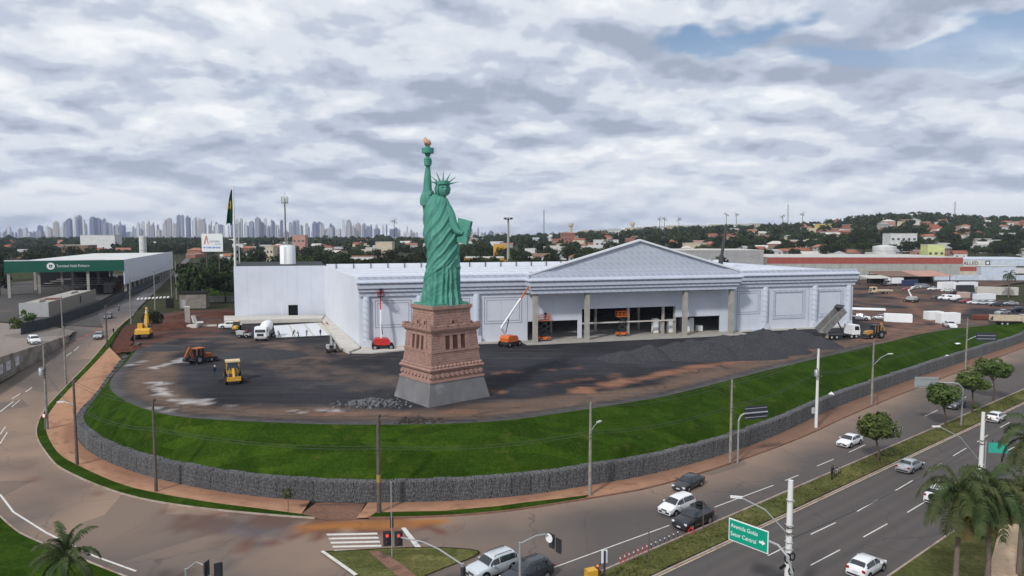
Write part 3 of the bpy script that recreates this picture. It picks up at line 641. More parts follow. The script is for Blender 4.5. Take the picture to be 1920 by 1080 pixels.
# raw earth face where the excavator has dug beside the pavement
mb = MB(); A = [Vector(q) for q in ((-79, 147, 0), (-82, 151, 0), (-86, 160, 0), (-93, 176, 0))]; vs = []
for k in range(19):
    t = k / 18 * 3; i = min(2, int(t)); p = A[i].lerp(A[i + 1], t - i)
    for r in range(5):
        q = p + Vector((-3.2, -1.2, 0)) * (r / 4) * random.uniform(0.85, 1.1); zl = zs(q.x, q.y)
        z = zp(p.x, p.y) + (zl - zp(p.x, p.y)) * min(1, r / 3.2) + (0.35 * noise.noise(q * 0.8) if 0 < r < 4 else 0); vs.append((q.x, q.y, z + 0.02))
mb.add(vs, [(i * 5 + r, i * 5 + r + 1, (i + 1) * 5 + r + 1, (i + 1) * 5 + r) for i in range(18) for r in range(4)])
mat('raw_earth', (0.085, 0.035, 0.024), 0.95, 0.35, 1.2, 0.8, 3, world=True)
o = mb.build('earth_cut', 'raw_earth', smooth=180, fix=False); o['kind'] = 'structure'
# --- median with rough grass, traffic island, lawn and near pavement
zm = lambda x, y: 0.13 + 0.05 * noise.noise((x * 0.7, y * 0.7, 5))
med = sheet('median', [ml(-4, 0.18), ml(180, 0.18), ml(180, 3.02), ml(-4, 3.02)], 0.8, zm, 'verge_grass')
isl = [gs(*p) for p in ((605, 1036), (650, 1034), (785, 1027), (872, 1030), (905, 1036), (885, 1050), (835, 1067), (760, 1100), (690, 1115), (667, 1080))]
isl = smooth_line([Vector(p[:2]) for p in isl] + [Vector(isl[0][:2])], 1)[:-1]
def isl_col(p): return np.tile(np.array([0.1, 0.11, 0.04]), (len(p), 1))
sheet('traffic_island', isl, 0.8, lambda x, y: 0.13, 'verge_grass')
kerb('kerb', isl[::-1] + [isl[-1]], 0.15, 0.13, m='kerb')
mb = MB(); a, b = [gs(*p) for p in ((604, 1036), (668, 1081))]; d = (b - a).normalized(); n = Vector((-d.y, d.x, 0)) * 0.16
mb.quad(a - n + Vector((0, 0, .15)), b - n + Vector((0, 0, .15)), b + n + Vector((0, 0, .15)), a + n + Vector((0, 0, .15))); mb.build('lane_marking', 'marking', asphalt_road)
path = [gs(*p) for p in ((690, 1036), (715, 1036), (745, 1055), (790, 1090), (760, 1095), (720, 1062))]
sheet('worn_path', [Vector(p[:2]) for p in path], 0.5, lambda x, y: 0.15, 'soil', lambda p: np.tile(np.array([0.22, 0.125, 0.09]), (len(p), 1)))
LL = smooth_line(LAWN_L, 2)
sheet('lawn', [p for p in offset(LL, -0.2)] + [Vector((-14, 30)), Vector((-100, 20)), Vector((-130, 60))], 2.0, lambda x, y: 0.12, 'turf')
kerb('kerb', [Vector(ml(t, 15.6)) for t in range(14, 186, 4)][::-1])
def near_col(p): return np.tile(np.array([0.2, 0.14, 0.09]), (len(p), 1))
sheet('near_verge', [ml(14, 15.8), ml(186, 15.8), ml(186, 34), ml(14, 34)], 1.6, lambda x, y: 0.11, 'verge_grass')
fp = [gs(*p) for p in ((1850, 1085), (1862, 1040), (1872, 1000), (1880, 985), (1925, 985), (1915, 1010), (1910, 1040), (1908, 1085))]
sheet('footpath', [Vector(p[:2]) for p in fp] + [Vector((36, 40)), Vector((32, 40))], 0.7, lambda x, y: 0.14, 'pavement', lambda p: np.tile(np.array([0.55, 0.4, 0.27]), (len(p), 1)))
# rough tufts: countless blades on the median, island and along the bank's crest
random.seed(9)
mb = MB()
def tuft(x, y, z, h):
    for _ in range(3):
        a = random.random() * 6.28; q = random.uniform(0.03, 0.09); dx, dy = math.cos(a), math.sin(a)
        mb.tri((x - dy * q, y + dx * q, z), (x + dy * q, y - dx * q, z), (x + dx * h * 0.5, y + dy * h * 0.5, z + h * random.uniform(0.6, 1.1)))
for _ in range(6000):
    t = random.uniform(-3, 150); p = ml(t, random.uniform(0.25, 3.0)); 
    if noise.noise((p[0] * 0.4, p[1] * 0.4, 1)) > -0.25: tuft(p[0], p[1], 0.12, random.uniform(0.06, 0.2))
o = mb.build('median_grass', 'verge_grass', fix=False); setp(o, 'rough unmown grass growing along the median strip', 'grass', kind='stuff')
# --- retaining wall and higher service road on the left
mat('retaining', (0.27, 0.24, 0.21), 0.9, 0.2, 0.5, 0.2, 4, dirt=((0.09, 0.08, 0.075), 0.48, 0.35, 0.75))
rw = empty('retaining_wall', (-92, 122, 0), 0, 'stained concrete retaining wall with pasted posters below the side road', 'wall')
A = [Vector((-85, 80)), Vector((-91.5, 118)), Vector((-95.2, 142)), Vector((-98.2, 156))]
for a, b in zip(A, A[1:]):
    k = max(1, int((b - a).length / 6)); 
    for i in range(k):
        p, q = a.lerp(b, i / k), a.lerp(b, (i + 1) / k); d = (q - p).normalized(); n_ = Vector((-d.y, d.x)) * 0.4; mb = MB(); vs = []
        for (u, zlo) in ((p, 0), (q, 0)):
            zb = zs(u.x, u.y) - 0.3; zt_ = 6.35 if u.y > 100 else 6.35 - (100 - u.y) * 0.15
            for off in (0, 1): vs += [(u.x + n_.x * off + 92 - d.x * (0.02 if u is q else -0.02), u.y + n_.y * off - 122 - d.y * (0.02 if u is q else -0.02), zb), (u.x + n_.x * off + 92, u.y + n_.y * off - 122, zt_)]
        mb.add(vs, [(0, 4, 5, 1), (2, 3, 7, 6), (1, 5, 7, 3), (0, 1, 3, 2), (4, 6, 7, 5)]); mb.build('wall_panel', 'retaining', rw)
mat('poster', (0.5, 0.5, 0.52), 0.8, 0.3, 1.5)
for t in (0.12, 0.3, 0.38, 0.47, 0.6):
    p = A[1].lerp(A[2], t); d = (A[2] - A[1]).normalized(); mb = MB(); z = zs(p.x, p.y) + 1.2
    q = p + d * random.uniform(1.0, 1.6); nn = Vector((d.y, -d.x)) * 0.03
    mb.add([(u.x + nn.x + 92, u.y + nn.y - 122, zz) for u, zz in ((p, z), (q, z + .2), (q, z + 1.9), (p, z + 1.7))], [(0, 1, 2, 3)]); mb.build('poster', 'poster', rw)
sheet('service_road', [Vector((-92, 118)), Vector((-95.7, 142)), Vector((-98.8, 157)), Vector((-103, 166)), Vector((-118, 176)), Vector((-160, 190)), Vector((-190, 150)), Vector((-150, 90)), Vector((-110, 84))], 3, lambda x, y: 6.02, 'asphalt', lambda p: np.tile(np.array([0.25, 0.215, 0.19]), (len(p), 1)))

sheet('terminal_yard', [Vector(q) for q in ((-137, 232), (-100, 172), (-119, 178), (-160, 192), (-215, 230), (-230, 300), (-240, 400), (-192, 402), (-150, 265))], 6, lambda x, y: zs(x, y) + 0.05 if y > 180 else 6.03, 'asphalt', lambda p: np.tile(np.array([0.085, 0.08, 0.076]), (len(p), 1)))  # asphalt tone darkened to carry the shade under the terminal roof
# ================================================================== THE STORE UNDER CONSTRUCTION
BL = Vector((-29.98, 139.6)); BR = Vector((83.56, 173.27)); BD = (BR - BL).normalized(); BA = math.atan2(BD.y, BD.x); BLEN = (BR - BL).length
def bx(px, off=0.0):                              # distance along the facade seen at pixel column px (off: metres in front of it)
    u = (px - CX) / F / ct * 0.997; n = Vector((BD.y, -BD.x)); o = BL + n * off
    return (u * o.y - o.x) / (BD.x - u * BD.y)
def film_mat(name, col, ink, dashes=True):        # white metal cladding under printed protective film
    m = bpy.data.materials.new(name); m.use_nodes = True; t = m.node_tree; b = t.nodes['Principled BSDF']
    tcn = N(t, 'ShaderNodeTexCoord'); s = N(t, 'ShaderNodeSeparateXYZ'); L(t, tcn.outputs['Object'], s.inputs[0])
    h = math_n(t, 'ADD', s.outputs[0], math_n(t, 'MULTIPLY', s.outputs[1], 0.6))
    u = math_n(t, 'ADD', math_n(t, 'MULTIPLY', h, 0.62), math_n(t, 'MULTIPLY', s.outputs[2], 0.78))
    v = math_n(t, 'SUBTRACT', math_n(t, 'MULTIPLY', h, 0.78), math_n(t, 'MULTIPLY', s.outputs[2], 0.62))
    row = math_n(t, 'FLOOR', math_n(t, 'DIVIDE', u, 0.95))
    a = math_n(t, 'LESS_THAN', math_n(t, 'FRACT', math_n(t, 'DIVIDE', u, 0.95)), 0.13)
    b2 = math_n(t, 'LESS_THAN', math_n(t, 'FRACT', math_n(t, 'ADD', math_n(t, 'DIVIDE', v, 1.9), math_n(t, 'MULTIPLY', row, 0.37))), 0.5)
    n = N(t, 'ShaderNodeTexNoise', i_Scale=0.35, i_Detail=4.0); L(t, tcn.outputs['Object'], n.inputs['Vector'])
    c = mixc(t, ramp(t, n.outputs[0], [(0.3, 0.0), (0.7, 1.0)]), tuple(x * 0.92 for x in col), col)
    if dashes: c = mixc(t, math_n(t, 'MULTIPLY', math_n(t, 'MULTIPLY', a, b2), 0.6), c, ink)
    L(t, c, b.inputs['Base Color']); b.inputs['Roughness'].default_value = 0.5
    MATS[name] = m
film_mat('film', (0.5, 0.54, 0.62), (0.16, 0.19, 0.28)); film_mat('cladding', (0.6, 0.635, 0.71), (0.3, 0.3, 0.35), False); film_mat('cladding_skylit', (0.66, 0.69, 0.745), (0.3, 0.3, 0.35), False)  # side wall copy is paler: sky light put into its colour
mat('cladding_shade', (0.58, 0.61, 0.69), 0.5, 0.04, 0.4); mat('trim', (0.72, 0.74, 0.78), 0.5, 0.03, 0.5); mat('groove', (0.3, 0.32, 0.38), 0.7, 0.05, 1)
mat('metal_roof', (0.62, 0.66, 0.74), 0.35, 0.07, 0.12, metal=0.15); mat('roof_dark', (0.05, 0.055, 0.06), 0.8, 0.2, 0.3)
store = empty('store_building', (BL.x, BL.y, 6.0), BA, 'long white film wrapped store hall with gabled entrance portico behind the statue', 'building')
H = 14.1
def wallbox(name, x0, x1, y0, y1, z0, z1, m='cladding'):
    return MB().box(((x0 + x1) / 2, (y0 + y1) / 2, (z0 + z1) / 2), (x1 - x0, y1 - y0, z1 - z0)).build(name, m, store)
PX0, PX1 = bx(1000, 3.5), bx(1378, 3.5)           # portico
FWD = 3.6
def door(px0, px1): return bx(px0), bx(px1)
# front wall as panels round the openings
o1, o2, o3, o4 = door(1000, 1084), door(1092, 1268), door(1290, 1303), door(1312, 1352)
segs = [(0, o1[0] - 1.2, 0, 10.4)]
segs.append((o1[0] - 1.2, o1[1], 4.1, 10.4)); segs.append((o1[1], o2[0], 0, 10.4)); segs.append((o2[0], o2[1], 6.4, 10.4)); segs.append((o2[1], o3[0], 3.9, 10.4))
segs.append((o3[0], o4[1], 3.9, 10.4)); segs.append((o4[1], PX1 + 0.6, 0, 10.4)); segs.append((PX1 + 0.6, BLEN, 0, 10.4))
for x0, x1, z0, z1 in segs:
    k = max(1, round((x1 - x0) / 6))
    for i in range(k):
        a, b = x0 + (x1 - x0) * i / k, x0 + (x1 - x0) * (i + 1) / k
        wallbox('wall_panel', a + 0.01, b - 0.01, 0.0, 0.25, z0, z1)
# hall behind the openings
wallbox('hall_floor', 20, 100, 0.3, 56, -0.25, 0.05, 'concrete')
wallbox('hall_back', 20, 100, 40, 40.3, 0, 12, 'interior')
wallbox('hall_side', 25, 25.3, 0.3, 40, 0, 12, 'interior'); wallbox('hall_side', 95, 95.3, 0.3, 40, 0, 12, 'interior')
for k in range(6): wallbox('hall_column', 32 + k * 11, 32.5 + k * 11, 9, 9.5, 0, 12, 'concrete')
# side wall of the hall (recedes), set-back wing
P_l, Q_l = Vector((-4.77, 57.7)), Vector((-28.3, 59.4))
def wallpoly(name, a, b, z0, z1, th, m, k):
    for i in range(k):
        p, q = a.lerp(b, i / k), a.lerp(b, (i + 1) / k); d = (q - p).normalized(); n = Vector((d.y, -d.x)) * th; p = p + d * 0.008; q = q - d * 0.008
        mb = MB(); mb.extrude([(p.x, p.y), (q.x, q.y), (q.x + n.x, q.y + n.y), (p.x + n.x, p.y + n.y)], 'z', z0, z1); mb.build(name, m, store)
wallpoly('wall_panel', Vector((0, 0.02)), P_l, 0.3, H - 0.15, -0.3, 'cladding_skylit', 9)
D1, D2 = P_l.lerp(Q_l, 0.42), P_l.lerp(Q_l, 0.315)
wallpoly('wall_panel', P_l, D2, 0.6, H, -0.3, 'cladding', 2); wallpoly('wall_panel', D2, D1, 3.5, H, -0.3, 'cladding', 1); wallpoly('wall_panel', D1, Q_l, 0.6, H, -0.3, 'cladding', 4)
mb = MB(); mb.extrude([(P_l.x, P_l.y + .32), (Q_l.x, Q_l.y + .32), (Q_l.x - 1, Q_l.y + 40), (P_l.x, P_l.y + 40)], 'z', 0, H - 0.3); mb.build('wing_core', 'roof_dark', store)
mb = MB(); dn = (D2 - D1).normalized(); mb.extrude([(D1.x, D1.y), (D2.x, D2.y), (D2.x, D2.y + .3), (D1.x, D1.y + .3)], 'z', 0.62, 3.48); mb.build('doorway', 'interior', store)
mb = MB(); mb.tube([(D1.x - 1.7, D1.y - 0.1, 0.6), (D1.x - 1.7, D1.y - 0.1, 4.5)], 0.12, 8); mb.build('downpipe', 'trim', store)
# roof with long low ridges, rear parapet with posts
for k in range(5):
    y0, y1 = 1.0 + k * 11.4, 1.0 + (k + 1) * 11.4; ym = (y0 + y1) / 2; xa = -4.5 * (k + 1) / 5 + .3
    mb = MB(); mb.add([(xa, y0, H - 1.2), (BLEN, y0, H - 1.2), (BLEN, ym, H - 0.75), (xa, ym, H - 0.75), (xa, y1, H - 1.2), (BLEN, y1, H - 1.2)], [(0, 1, 2, 3), (3, 2, 5, 4)]); r = mb.build('roof_bay', 'metal_roof', store)
    mb = MB()
    for i in range(60):
        x = xa + 1 + i * (BLEN - xa - 2) / 59
        mb.beam((x, y0, H - 1.17), (x, ym, H - 0.72), 0.08, 0.06)
    mb.build('roof_rib', 'trim', r)
    mb = MB(); mb.beam((xa, ym, H - 0.7), (BLEN, ym, H - 0.7), 0.5, 0.08); mb.build('ridge_cap', 'trim', r)
wallbox('rear_parapet', -4.5, BLEN, 58.3, 58.5, H - 1.6, H + 0.35, 'trim')
for k in range(26): wallbox('parapet_post', -2 + k * 4.7, -1.85 + k * 4.7, 58.0, 58.27, H - 1.3, H + 0.45, 'roof_dark')
wallbox('right_wall', BLEN - 0.3, BLEN - 0.02, 0.3, 58, 0, H - 0.4, 'cladding')
# cornice
prof = [(0.0, 10.3), (0.4, 10.3), (0.4, 11.05), (0.75, 11.2), (0.75, 11.75), (1.05, 11.9), (1.05, 12.75), (1.4, 12.95), (1.4, 13.15), (0.7, 13.6), (0.7, 14.2), (0.0, 14.2)]
def cornice(x0, x1, yf, name='cornice', parent=store):
    for (a, b) in zip(prof, prof[1:]): pass
    mb = MB(); k = len(prof)
    def ring(x, miter): return [(x + miter * o_, yf - o_, z) for o_, z in prof]
    vs = ring(x0[0], x0[1]) + ring(x1[0], x1[1])
    mb.add(vs, [tuple(range(k)), tuple(reversed(range(k, 2 * k)))] + [(i, i + k, (i + 1) % k + k, (i + 1) % k) for i in range(k)])
    return mb.build(name, 'film', parent)
c1 = cornice((0, -0.6), (PX0 - 0.3, 0), 0.0); c3 = cornice((PX1 + 0.3, 0), (BLEN, 0.6), 0.0)
c2 = cornice((PX0, -1), (PX1, 1), -FWD)
for sx, x in ((-1, PX0), (1, PX1)):               # returns of the portico cornice
    mb = MB(); k = len(prof)
    vs = [(x + sx * o_, -FWD - o_, z) for o_, z in prof] + [(x + sx * o_, 0.0, z) for o_, z in prof]
    mb.add(vs, [tuple(range(k)), tuple(reversed(range(k, 2 * k)))] + [(i, i + k, (i + 1) % k + k, (i + 1) % k) for i in range(k)]); mb.build('cornice_return', 'film', store)
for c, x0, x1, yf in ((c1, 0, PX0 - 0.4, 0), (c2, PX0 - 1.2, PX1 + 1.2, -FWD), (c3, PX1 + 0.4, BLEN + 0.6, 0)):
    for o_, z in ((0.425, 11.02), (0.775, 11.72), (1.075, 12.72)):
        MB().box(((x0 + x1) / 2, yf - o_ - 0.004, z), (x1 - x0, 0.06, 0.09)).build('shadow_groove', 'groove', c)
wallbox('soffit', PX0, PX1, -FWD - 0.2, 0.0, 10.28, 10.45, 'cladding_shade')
# pediment: gable face, rake trims and roof running back
xm = (PX0 + PX1) / 2; zpk = 21.1; xa, xb = PX0 - 1.0, PX1 + 1.0
mb = MB(); mb.extrude([(xa, 14.2), (xb, 14.2), (xm, zpk)], 'y', -FWD - 0.1, -FWD + 0.3); ped = mb.build('pediment', 'film', store)
for x0, sx in ((xa - 0.6, 1), (xb + 0.6, -1)):
    mb = MB(); mb.beam((x0, -FWD - 0.3, 14.25), (xm, -FWD - 0.3, zpk + 0.25), 0.7, 0.38); mb.build('rake_trim', 'trim', store)
MB().box((xm, -FWD - 0.25, 14.55), (xb - xa, 0.5, 0.7)).build('pediment_band', 'film', store)
mb = MB(); mb.extrude([(xa, 14.2), (xb, 14.2), (xm, zpk)], 'y', -FWD + 0.32, -FWD + 1.4); mb.build('gable_back', 'metal_roof', store)
for k in range(9):
    x = xa + 4 + k * (xb - xa - 8) / 8; hgt_ = 14.2 + (zpk - 14.2) * (1 - abs(x - xm) / (xb - xm)); mb = MB(); mb.beam((x, -FWD + 1.4, hgt_ - .4), (x, -FWD + 1.4 + (hgt_ - 13) * .6, 13.0), 0.15); mb.build('gable_brace', 'galv', store)
# portico columns and openings' posts
for px in (1005, 1103, 1288, 1375):
    x = bx(px, FWD); wallbox('column', x - 0.45, x + 0.45, -FWD, -FWD + 0.9, -0.1, 10.3, 'concrete')
for px in (1181, 1247, 1088, 1269):
    x = bx(px); wallbox('door_post', x - 0.25, x + 0.25, 0.3, 0.8, 0, 6.5, 'concrete')
xa_, xb_ = o2; wallbox('transom', xa_ + .02, xb_ - .02, 0.05, 0.4, 3.1, 3.4, 'concrete_pale')
wallbox('entrance_slab', PX0 - 2, PX1 + 3, -FWD - 2.2, -0.02, -0.3, 0.12, 'concrete')
wallbox('plinth', 0, PX0 - 2.1, -1.6, -0.02, -0.3, 0.35, 'concrete_pale'); wallbox('plinth', PX1 + 3.1, BLEN + 0.5, -1.3, -0.02, -0.3, 0.3, 'concrete_pale')
# pilasters wrapped in film, raised mouldings
for px in (686, 786, 893, 1436, 1529, 1592):
    x = bx(px); mb = MB(); mb.lathe([(0.62, 0.35), (0.75, 0.36), (0.75, 9.9), (0.62, 10.28)], 12, (x, -0.1, 0)); mb.build('pilaster', 'film', store, 40)
    wallbox('pilaster_base', x - 0.8, x + 0.8, -0.9, -0.02, 0.352, 1.6, 'cladding')
def moulding(x0, x1, z0, z1, w_=0.14, m='groove', out=0.05):
    mb = MB()
    for (ax, az, bx_, bz) in ((x0, z0, x1, z0), (x0, z1, x1, z1), (x0, z0, x0, z1), (x1, z0, x1, z1)):
        if az == bz: mb.box(((ax + bx_) / 2, -out / 2, az), (x1 - x0 + w_, out, w_))
        else: mb.box((ax, -out / 2 - 0.003, (az + bz) / 2), (w_, out, z1 - z0 - w_))
    return mb.build('panel_moulding', m, store)
for a, b in ((702, 770), (800, 880), (908, 978), (1384, 1427)):
    x0, x1 = bx(a), bx(b); moulding(x0, x1, 4.0, 9.4); moulding(x0 + 0.5, x1 - 0.5, 4.5, 8.9, 0.1)
for a, b in ((1453, 1510), (1535, 1582)):
    x0, x1 = bx(a), bx(b); moulding(x0, x1, 2.9, 9.2, 0.6, 'film', 0.12); moulding(x0 + 0.5, x1 - 0.5, 3.4, 8.7, 0.1)
for px in (989, 1384, 1519): x = bx(px); wallbox('panel_joint', x - .05, x + .05, -0.03, -0.005, 0.4, 10.2, 'groove')
# apron slabs at the loading side
def slab(name, pts, z0, z1, m): 
    mb = MB(); mb.extrude([(p.x, p.y) for p in pts], 'z', z0, z1); o = mb.build(name, m); o['kind'] = 'structure'; return o
slab('apron', [at(600, 594, 6.6), at(612, 591, 6.6), at(675, 652, 6.5), at(655, 661, 6.3), at(640, 655, 6.3)], 5.8, 6.55, 'concrete_pale')
slab('dock_ledge', [at(420, 592, 6.9), at(608, 591, 6.9), at(603, 597, 6.9), at(420, 601, 6.9)], 5.8, 6.92, 'concrete_pale')
ls = slab('loading_slab', [at(513, 611, 6.1), at(602, 605, 6.1), at(627, 628, 6.1), at(518, 633, 6.1)], 5.8, 6.15, 'concrete_pale')
mat('sheeting', (0.62, 0.63, 0.65), 0.5, 0.06, 0.6)
for a, b in ((0.0, 0.3), (0.34, 0.62), (0.66, 0.9)):
    q = [at(513, 611, 6.16), at(602, 605, 6.16), at(627, 628, 6.16), at(518, 633, 6.16)]
    p0, p1, p2, p3 = q[0].lerp(q[1], a), q[0].lerp(q[1], b), q[3].lerp(q[2], b), q[3].lerp(q[2], a); mb = MB(); mb.quad(p0, p1, p2, p3); mb.build('plastic_sheet', 'sheeting', ls)
slab('front_apron', [at(655, 661, 6.2), at(677, 653, 6.2), at(770, 645, 6.2), at(770, 655, 6.2), at(700, 661, 6.2)], 5.8, 6.22, 'concrete_pale')
# white water tank with railing
tkp = atY(540, 500, 212); tk = empty('water_tank', (tkp.x, tkp.y, 12), 0, 'round white water tank with top railing behind the white wing', 'tank')
mb = MB(); mb.lathe([(2.25, 0), (2.25, 13.0), (2.0, 13.35), (0.1, 13.5)], 24); mb.build('shell', 'white_paint', tk, 40)
for k in range(10):
    a = k * 2 * PI / 10; mb = MB(); mb.tube([(2.15 * math.cos(a), 2.15 * math.sin(a), 13.1), (2.15 * math.cos(a), 2.15 * math.sin(a), 14.3)], 0.05, 5); mb.build('railing_post', 'galv', tk)
for z in (13.7, 14.3):
    mb = MB(); mb.tube([(2.15 * math.cos(k * PI / 12), 2.15 * math.sin(k * PI / 12), z) for k in range(25)], 0.05, 5); mb.build('rail', 'galv', tk)
mb = MB(); mb.beam((-0.3, -2.32, 0), (-0.3, -2.32, 13), 0.05, 0.05); mb.beam((0.15, -2.32, 0), (0.15, -2.32, 13), 0.05, 0.05)
for k in range(26): mb.beam((-0.3, -2.32, 0.5 * k + .2), (0.15, -2.32, 0.5 * k + .2), 0.03)
mb.build('ladder', 'galv', tk)
# ================================================================== PEDESTAL AND STATUE
PA = R(40); pu = Vector((math.cos(PA), math.sin(PA))); pv = Vector((-math.sin(PA), math.cos(PA)))
pc = Vector((-10.86, 91.19)) + pu * 5.0 + pv * 4.3
ZP0 = 6.0
def brick_mat(name, c1, c2, mort):
    m = bpy.data.materials.new(name); m.use_nodes = True; t = m.node_tree; b = t.nodes['Principled BSDF']
    g = N(t, 'ShaderNodeTexCoord').outputs['Object']; n = N(t, 'ShaderNodeTexNoise', i_Scale=1.6, i_Detail=5.0); L(t, g, n.inputs['Vector'])
    n2 = N(t, 'ShaderNodeTexNoise', i_Scale=7.0, i_Detail=4.0); L(t, g, n2.inputs['Vector'])
    c = mixc(t, ramp(t, n.outputs[0], [(0.35, 0.0), (0.65, 1.0)]), c1, c2); c = mixc(t, ramp(t, n2.outputs[0], [(0.5, 0.0), (0.8, 0.6)]), c, mort)
    L(t, c, b.inputs['Base Color']); b.inputs['Roughness'].default_value = 0.9; b.inputs['Specular IOR Level'].default_value = 0.08
    bp = N(t, 'ShaderNodeBump', i_Strength=0.4, i_Distance=0.08); L(t, n2.outputs[0], bp.inputs['Height']); L(t, bp.outputs[0], b.inputs['Normal']); MATS[name] = m
brick_mat('brown_stone', (0.3, 0.185, 0.152), (0.38, 0.24, 0.2), (0.22, 0.13, 0.11)); brick_mat('brown_stone_deep', (0.16, 0.085, 0.065), (0.2, 0.105, 0.08), (0.13, 0.07, 0.055)); mat('window_recess', (0.085, 0.045, 0.036), 0.9, 0.15, 2)
mat('grey_plinth', (0.17, 0.17, 0.175), 0.85, 0.15, 0.5, 0.1, 6, dirt=((0.36, 0.36, 0.37), 0.6, 0.45, 0.7))
pede = empty('pedestal', (pc.x, pc.y, ZP0), PA, 'brown stone block pedestal on a tapered grey concrete plinth under the green statue', 'pedestal')
HX, HY = 5.0, 4.3
def fr(k): return HX * k, HY * k                  # half sizes scale
def frustum(mb, z0, k0, z1, k1, add=0.0):
    a0, b0 = fr(k0); a1, b1 = fr(k1); a0 += add; b0 += add; a1 += add; b1 += add
    mb.add([(-a0, -b0, z0), (a0, -b0, z0), (a0, b0, z0), (-a0, b0, z0), (-a1, -b1, z1), (a1, -b1, z1), (a1, b1, z1), (-a1, b1, z1)], [(0, 3, 2, 1), (4, 5, 6, 7), (0, 1, 5, 4), (1, 2, 6, 5), (2, 3, 7, 6), (3, 0, 4, 7)]); return mb
frustum(MB(), -0.3, 1.03, 3.0, 0.885).build('plinth', 'grey_plinth', pede)
LEV = dict(frz0=3.0, frz1=4.45, cor1=5.0, mid=7.0, win0=7.3, win1=9.55, bal0=9.75, bal1=10.75, up1=12.75, cap1=13.35)
frustum(MB(), 3.0, 0.885, 4.5, 0.845, -0.12).build('frieze', 'brown_stone', pede)
frustum(MB(), 4.5, 0.86, 4.75, 0.88, 0.14).build('moulding', 'brown_stone', pede); frustum(MB(), 4.75, 0.88, 5.05, 0.83, 0.1).build('moulding', 'brown_stone', pede)
frustum(MB(), 3.02, 0.885, 3.25, 0.88, 0.1).build('moulding', 'brown_stone', pede)
frustum(MB(), 5.0, 0.8, 9.8, 0.725).build('shaft', 'brown_stone_deep', pede)
frustum(MB(), 7.0, 0.772, 7.22, 0.77, 0.16).build('string_course', 'brown_stone', pede)
frustum(MB(), 9.62, 0.73, 9.9, 0.76, 0.15).build('moulding', 'brown_stone', pede); frustum(MB(), 9.9, 0.79, 10.15, 0.81, 0.1).build('moulding', 'brown_stone', pede)
frustum(MB(), 10.15, 0.81, 10.4, 0.81, 0.12).build('balcony', 'brown_stone', pede)
frustum(MB(), 10.4, 0.62, 12.75, 0.585).build('upper_block', 'brown_stone_deep', pede)
frustum(MB(), 12.6, 0.6, 12.85, 0.63, 0.05).build('moulding', 'brown_stone', pede); frustum(MB(), 12.85, 0.63, 13.3, 0.63, 0.12).build('cap_slab', 'brown_stone', pede)
def face_pt(side, u, z, k0, z0, k1, z1, out):     # u in -1..1 along the face
    k = k0 + (k1 - k0) * (z - z0) / (z1 - z0); a, b = fr(k)
    if side == 0: return (u * a, -b - out, z)
    if side == 1: return (a + out, u * b, z)
    if side == 2: return (-u * a, b + out, z)
    return (-a - out, -u * b, z)
def blocks(z0, z1, rows, k0, zk0, k1, zk1, n, skip, out=0.09, gap=0.035, parent=pede):
    mb = MB(); hgt = (z1 - z0) / rows
    for side in range(4):
        nn = n if side % 2 == 0 else max(3, round(n * HY / HX)); Lh = HX if side % 2 == 0 else HY
        for r in range(rows):
            za, zb = z0 + r * hgt + gap / 2, z0 + (r + 1) * hgt - gap / 2; cuts = [-1]; off = 0.5 if r % 2 else 0
            for i in range(nn + 1):
                q = -1 + 2 * (i + off) / nn + random.uniform(-.12, .12) / nn
                if -0.97 < q < 0.97: cuts.append(q)
            cuts.append(1)
            for a, b in zip(cuts, cuts[1:]):
                um = (a + b) / 2
                if skip and skip(side, a, b, (za + zb) / 2): continue
                g = gap / 2 / Lh; a2, b2 = a + (g if a > -1 else -0.012), b - (g if b < 1 else -0.012); o_ = out * random.uniform(0.7, 1.25)
                vs = [face_pt(side, u, z, k0, zk0, k1, zk1, d) for d in (-0.02, o_) for u, z in ((a2, za), (b2, za), (b2, zb), (a2, zb))]
                mb.add(vs, [(4, 5, 6, 7), (0, 1, 5, 4), (1, 2, 6, 5), (2, 3, 7, 6), (3, 0, 4, 7)])
    o = mb.build('stone_blocks', 'brown_stone', parent); o['kind'] = 'stuff'; return o
random.seed(3)
blocks(5.05, 6.98, 6, 0.8, 5.0, 0.725, 9.8, 11, lambda s, a, b, z: False)
blocks(7.22, 9.6, 7, 0.8, 5.0, 0.725, 9.8, 11, lambda s, a, b, z: max(abs(a), abs(b)) < 0.66 or min(abs(a), abs(b)) < 0.5)
blocks(10.42, 12.58, 6, 0.62, 10.4, 0.585, 12.75, 8, None, 0.07)
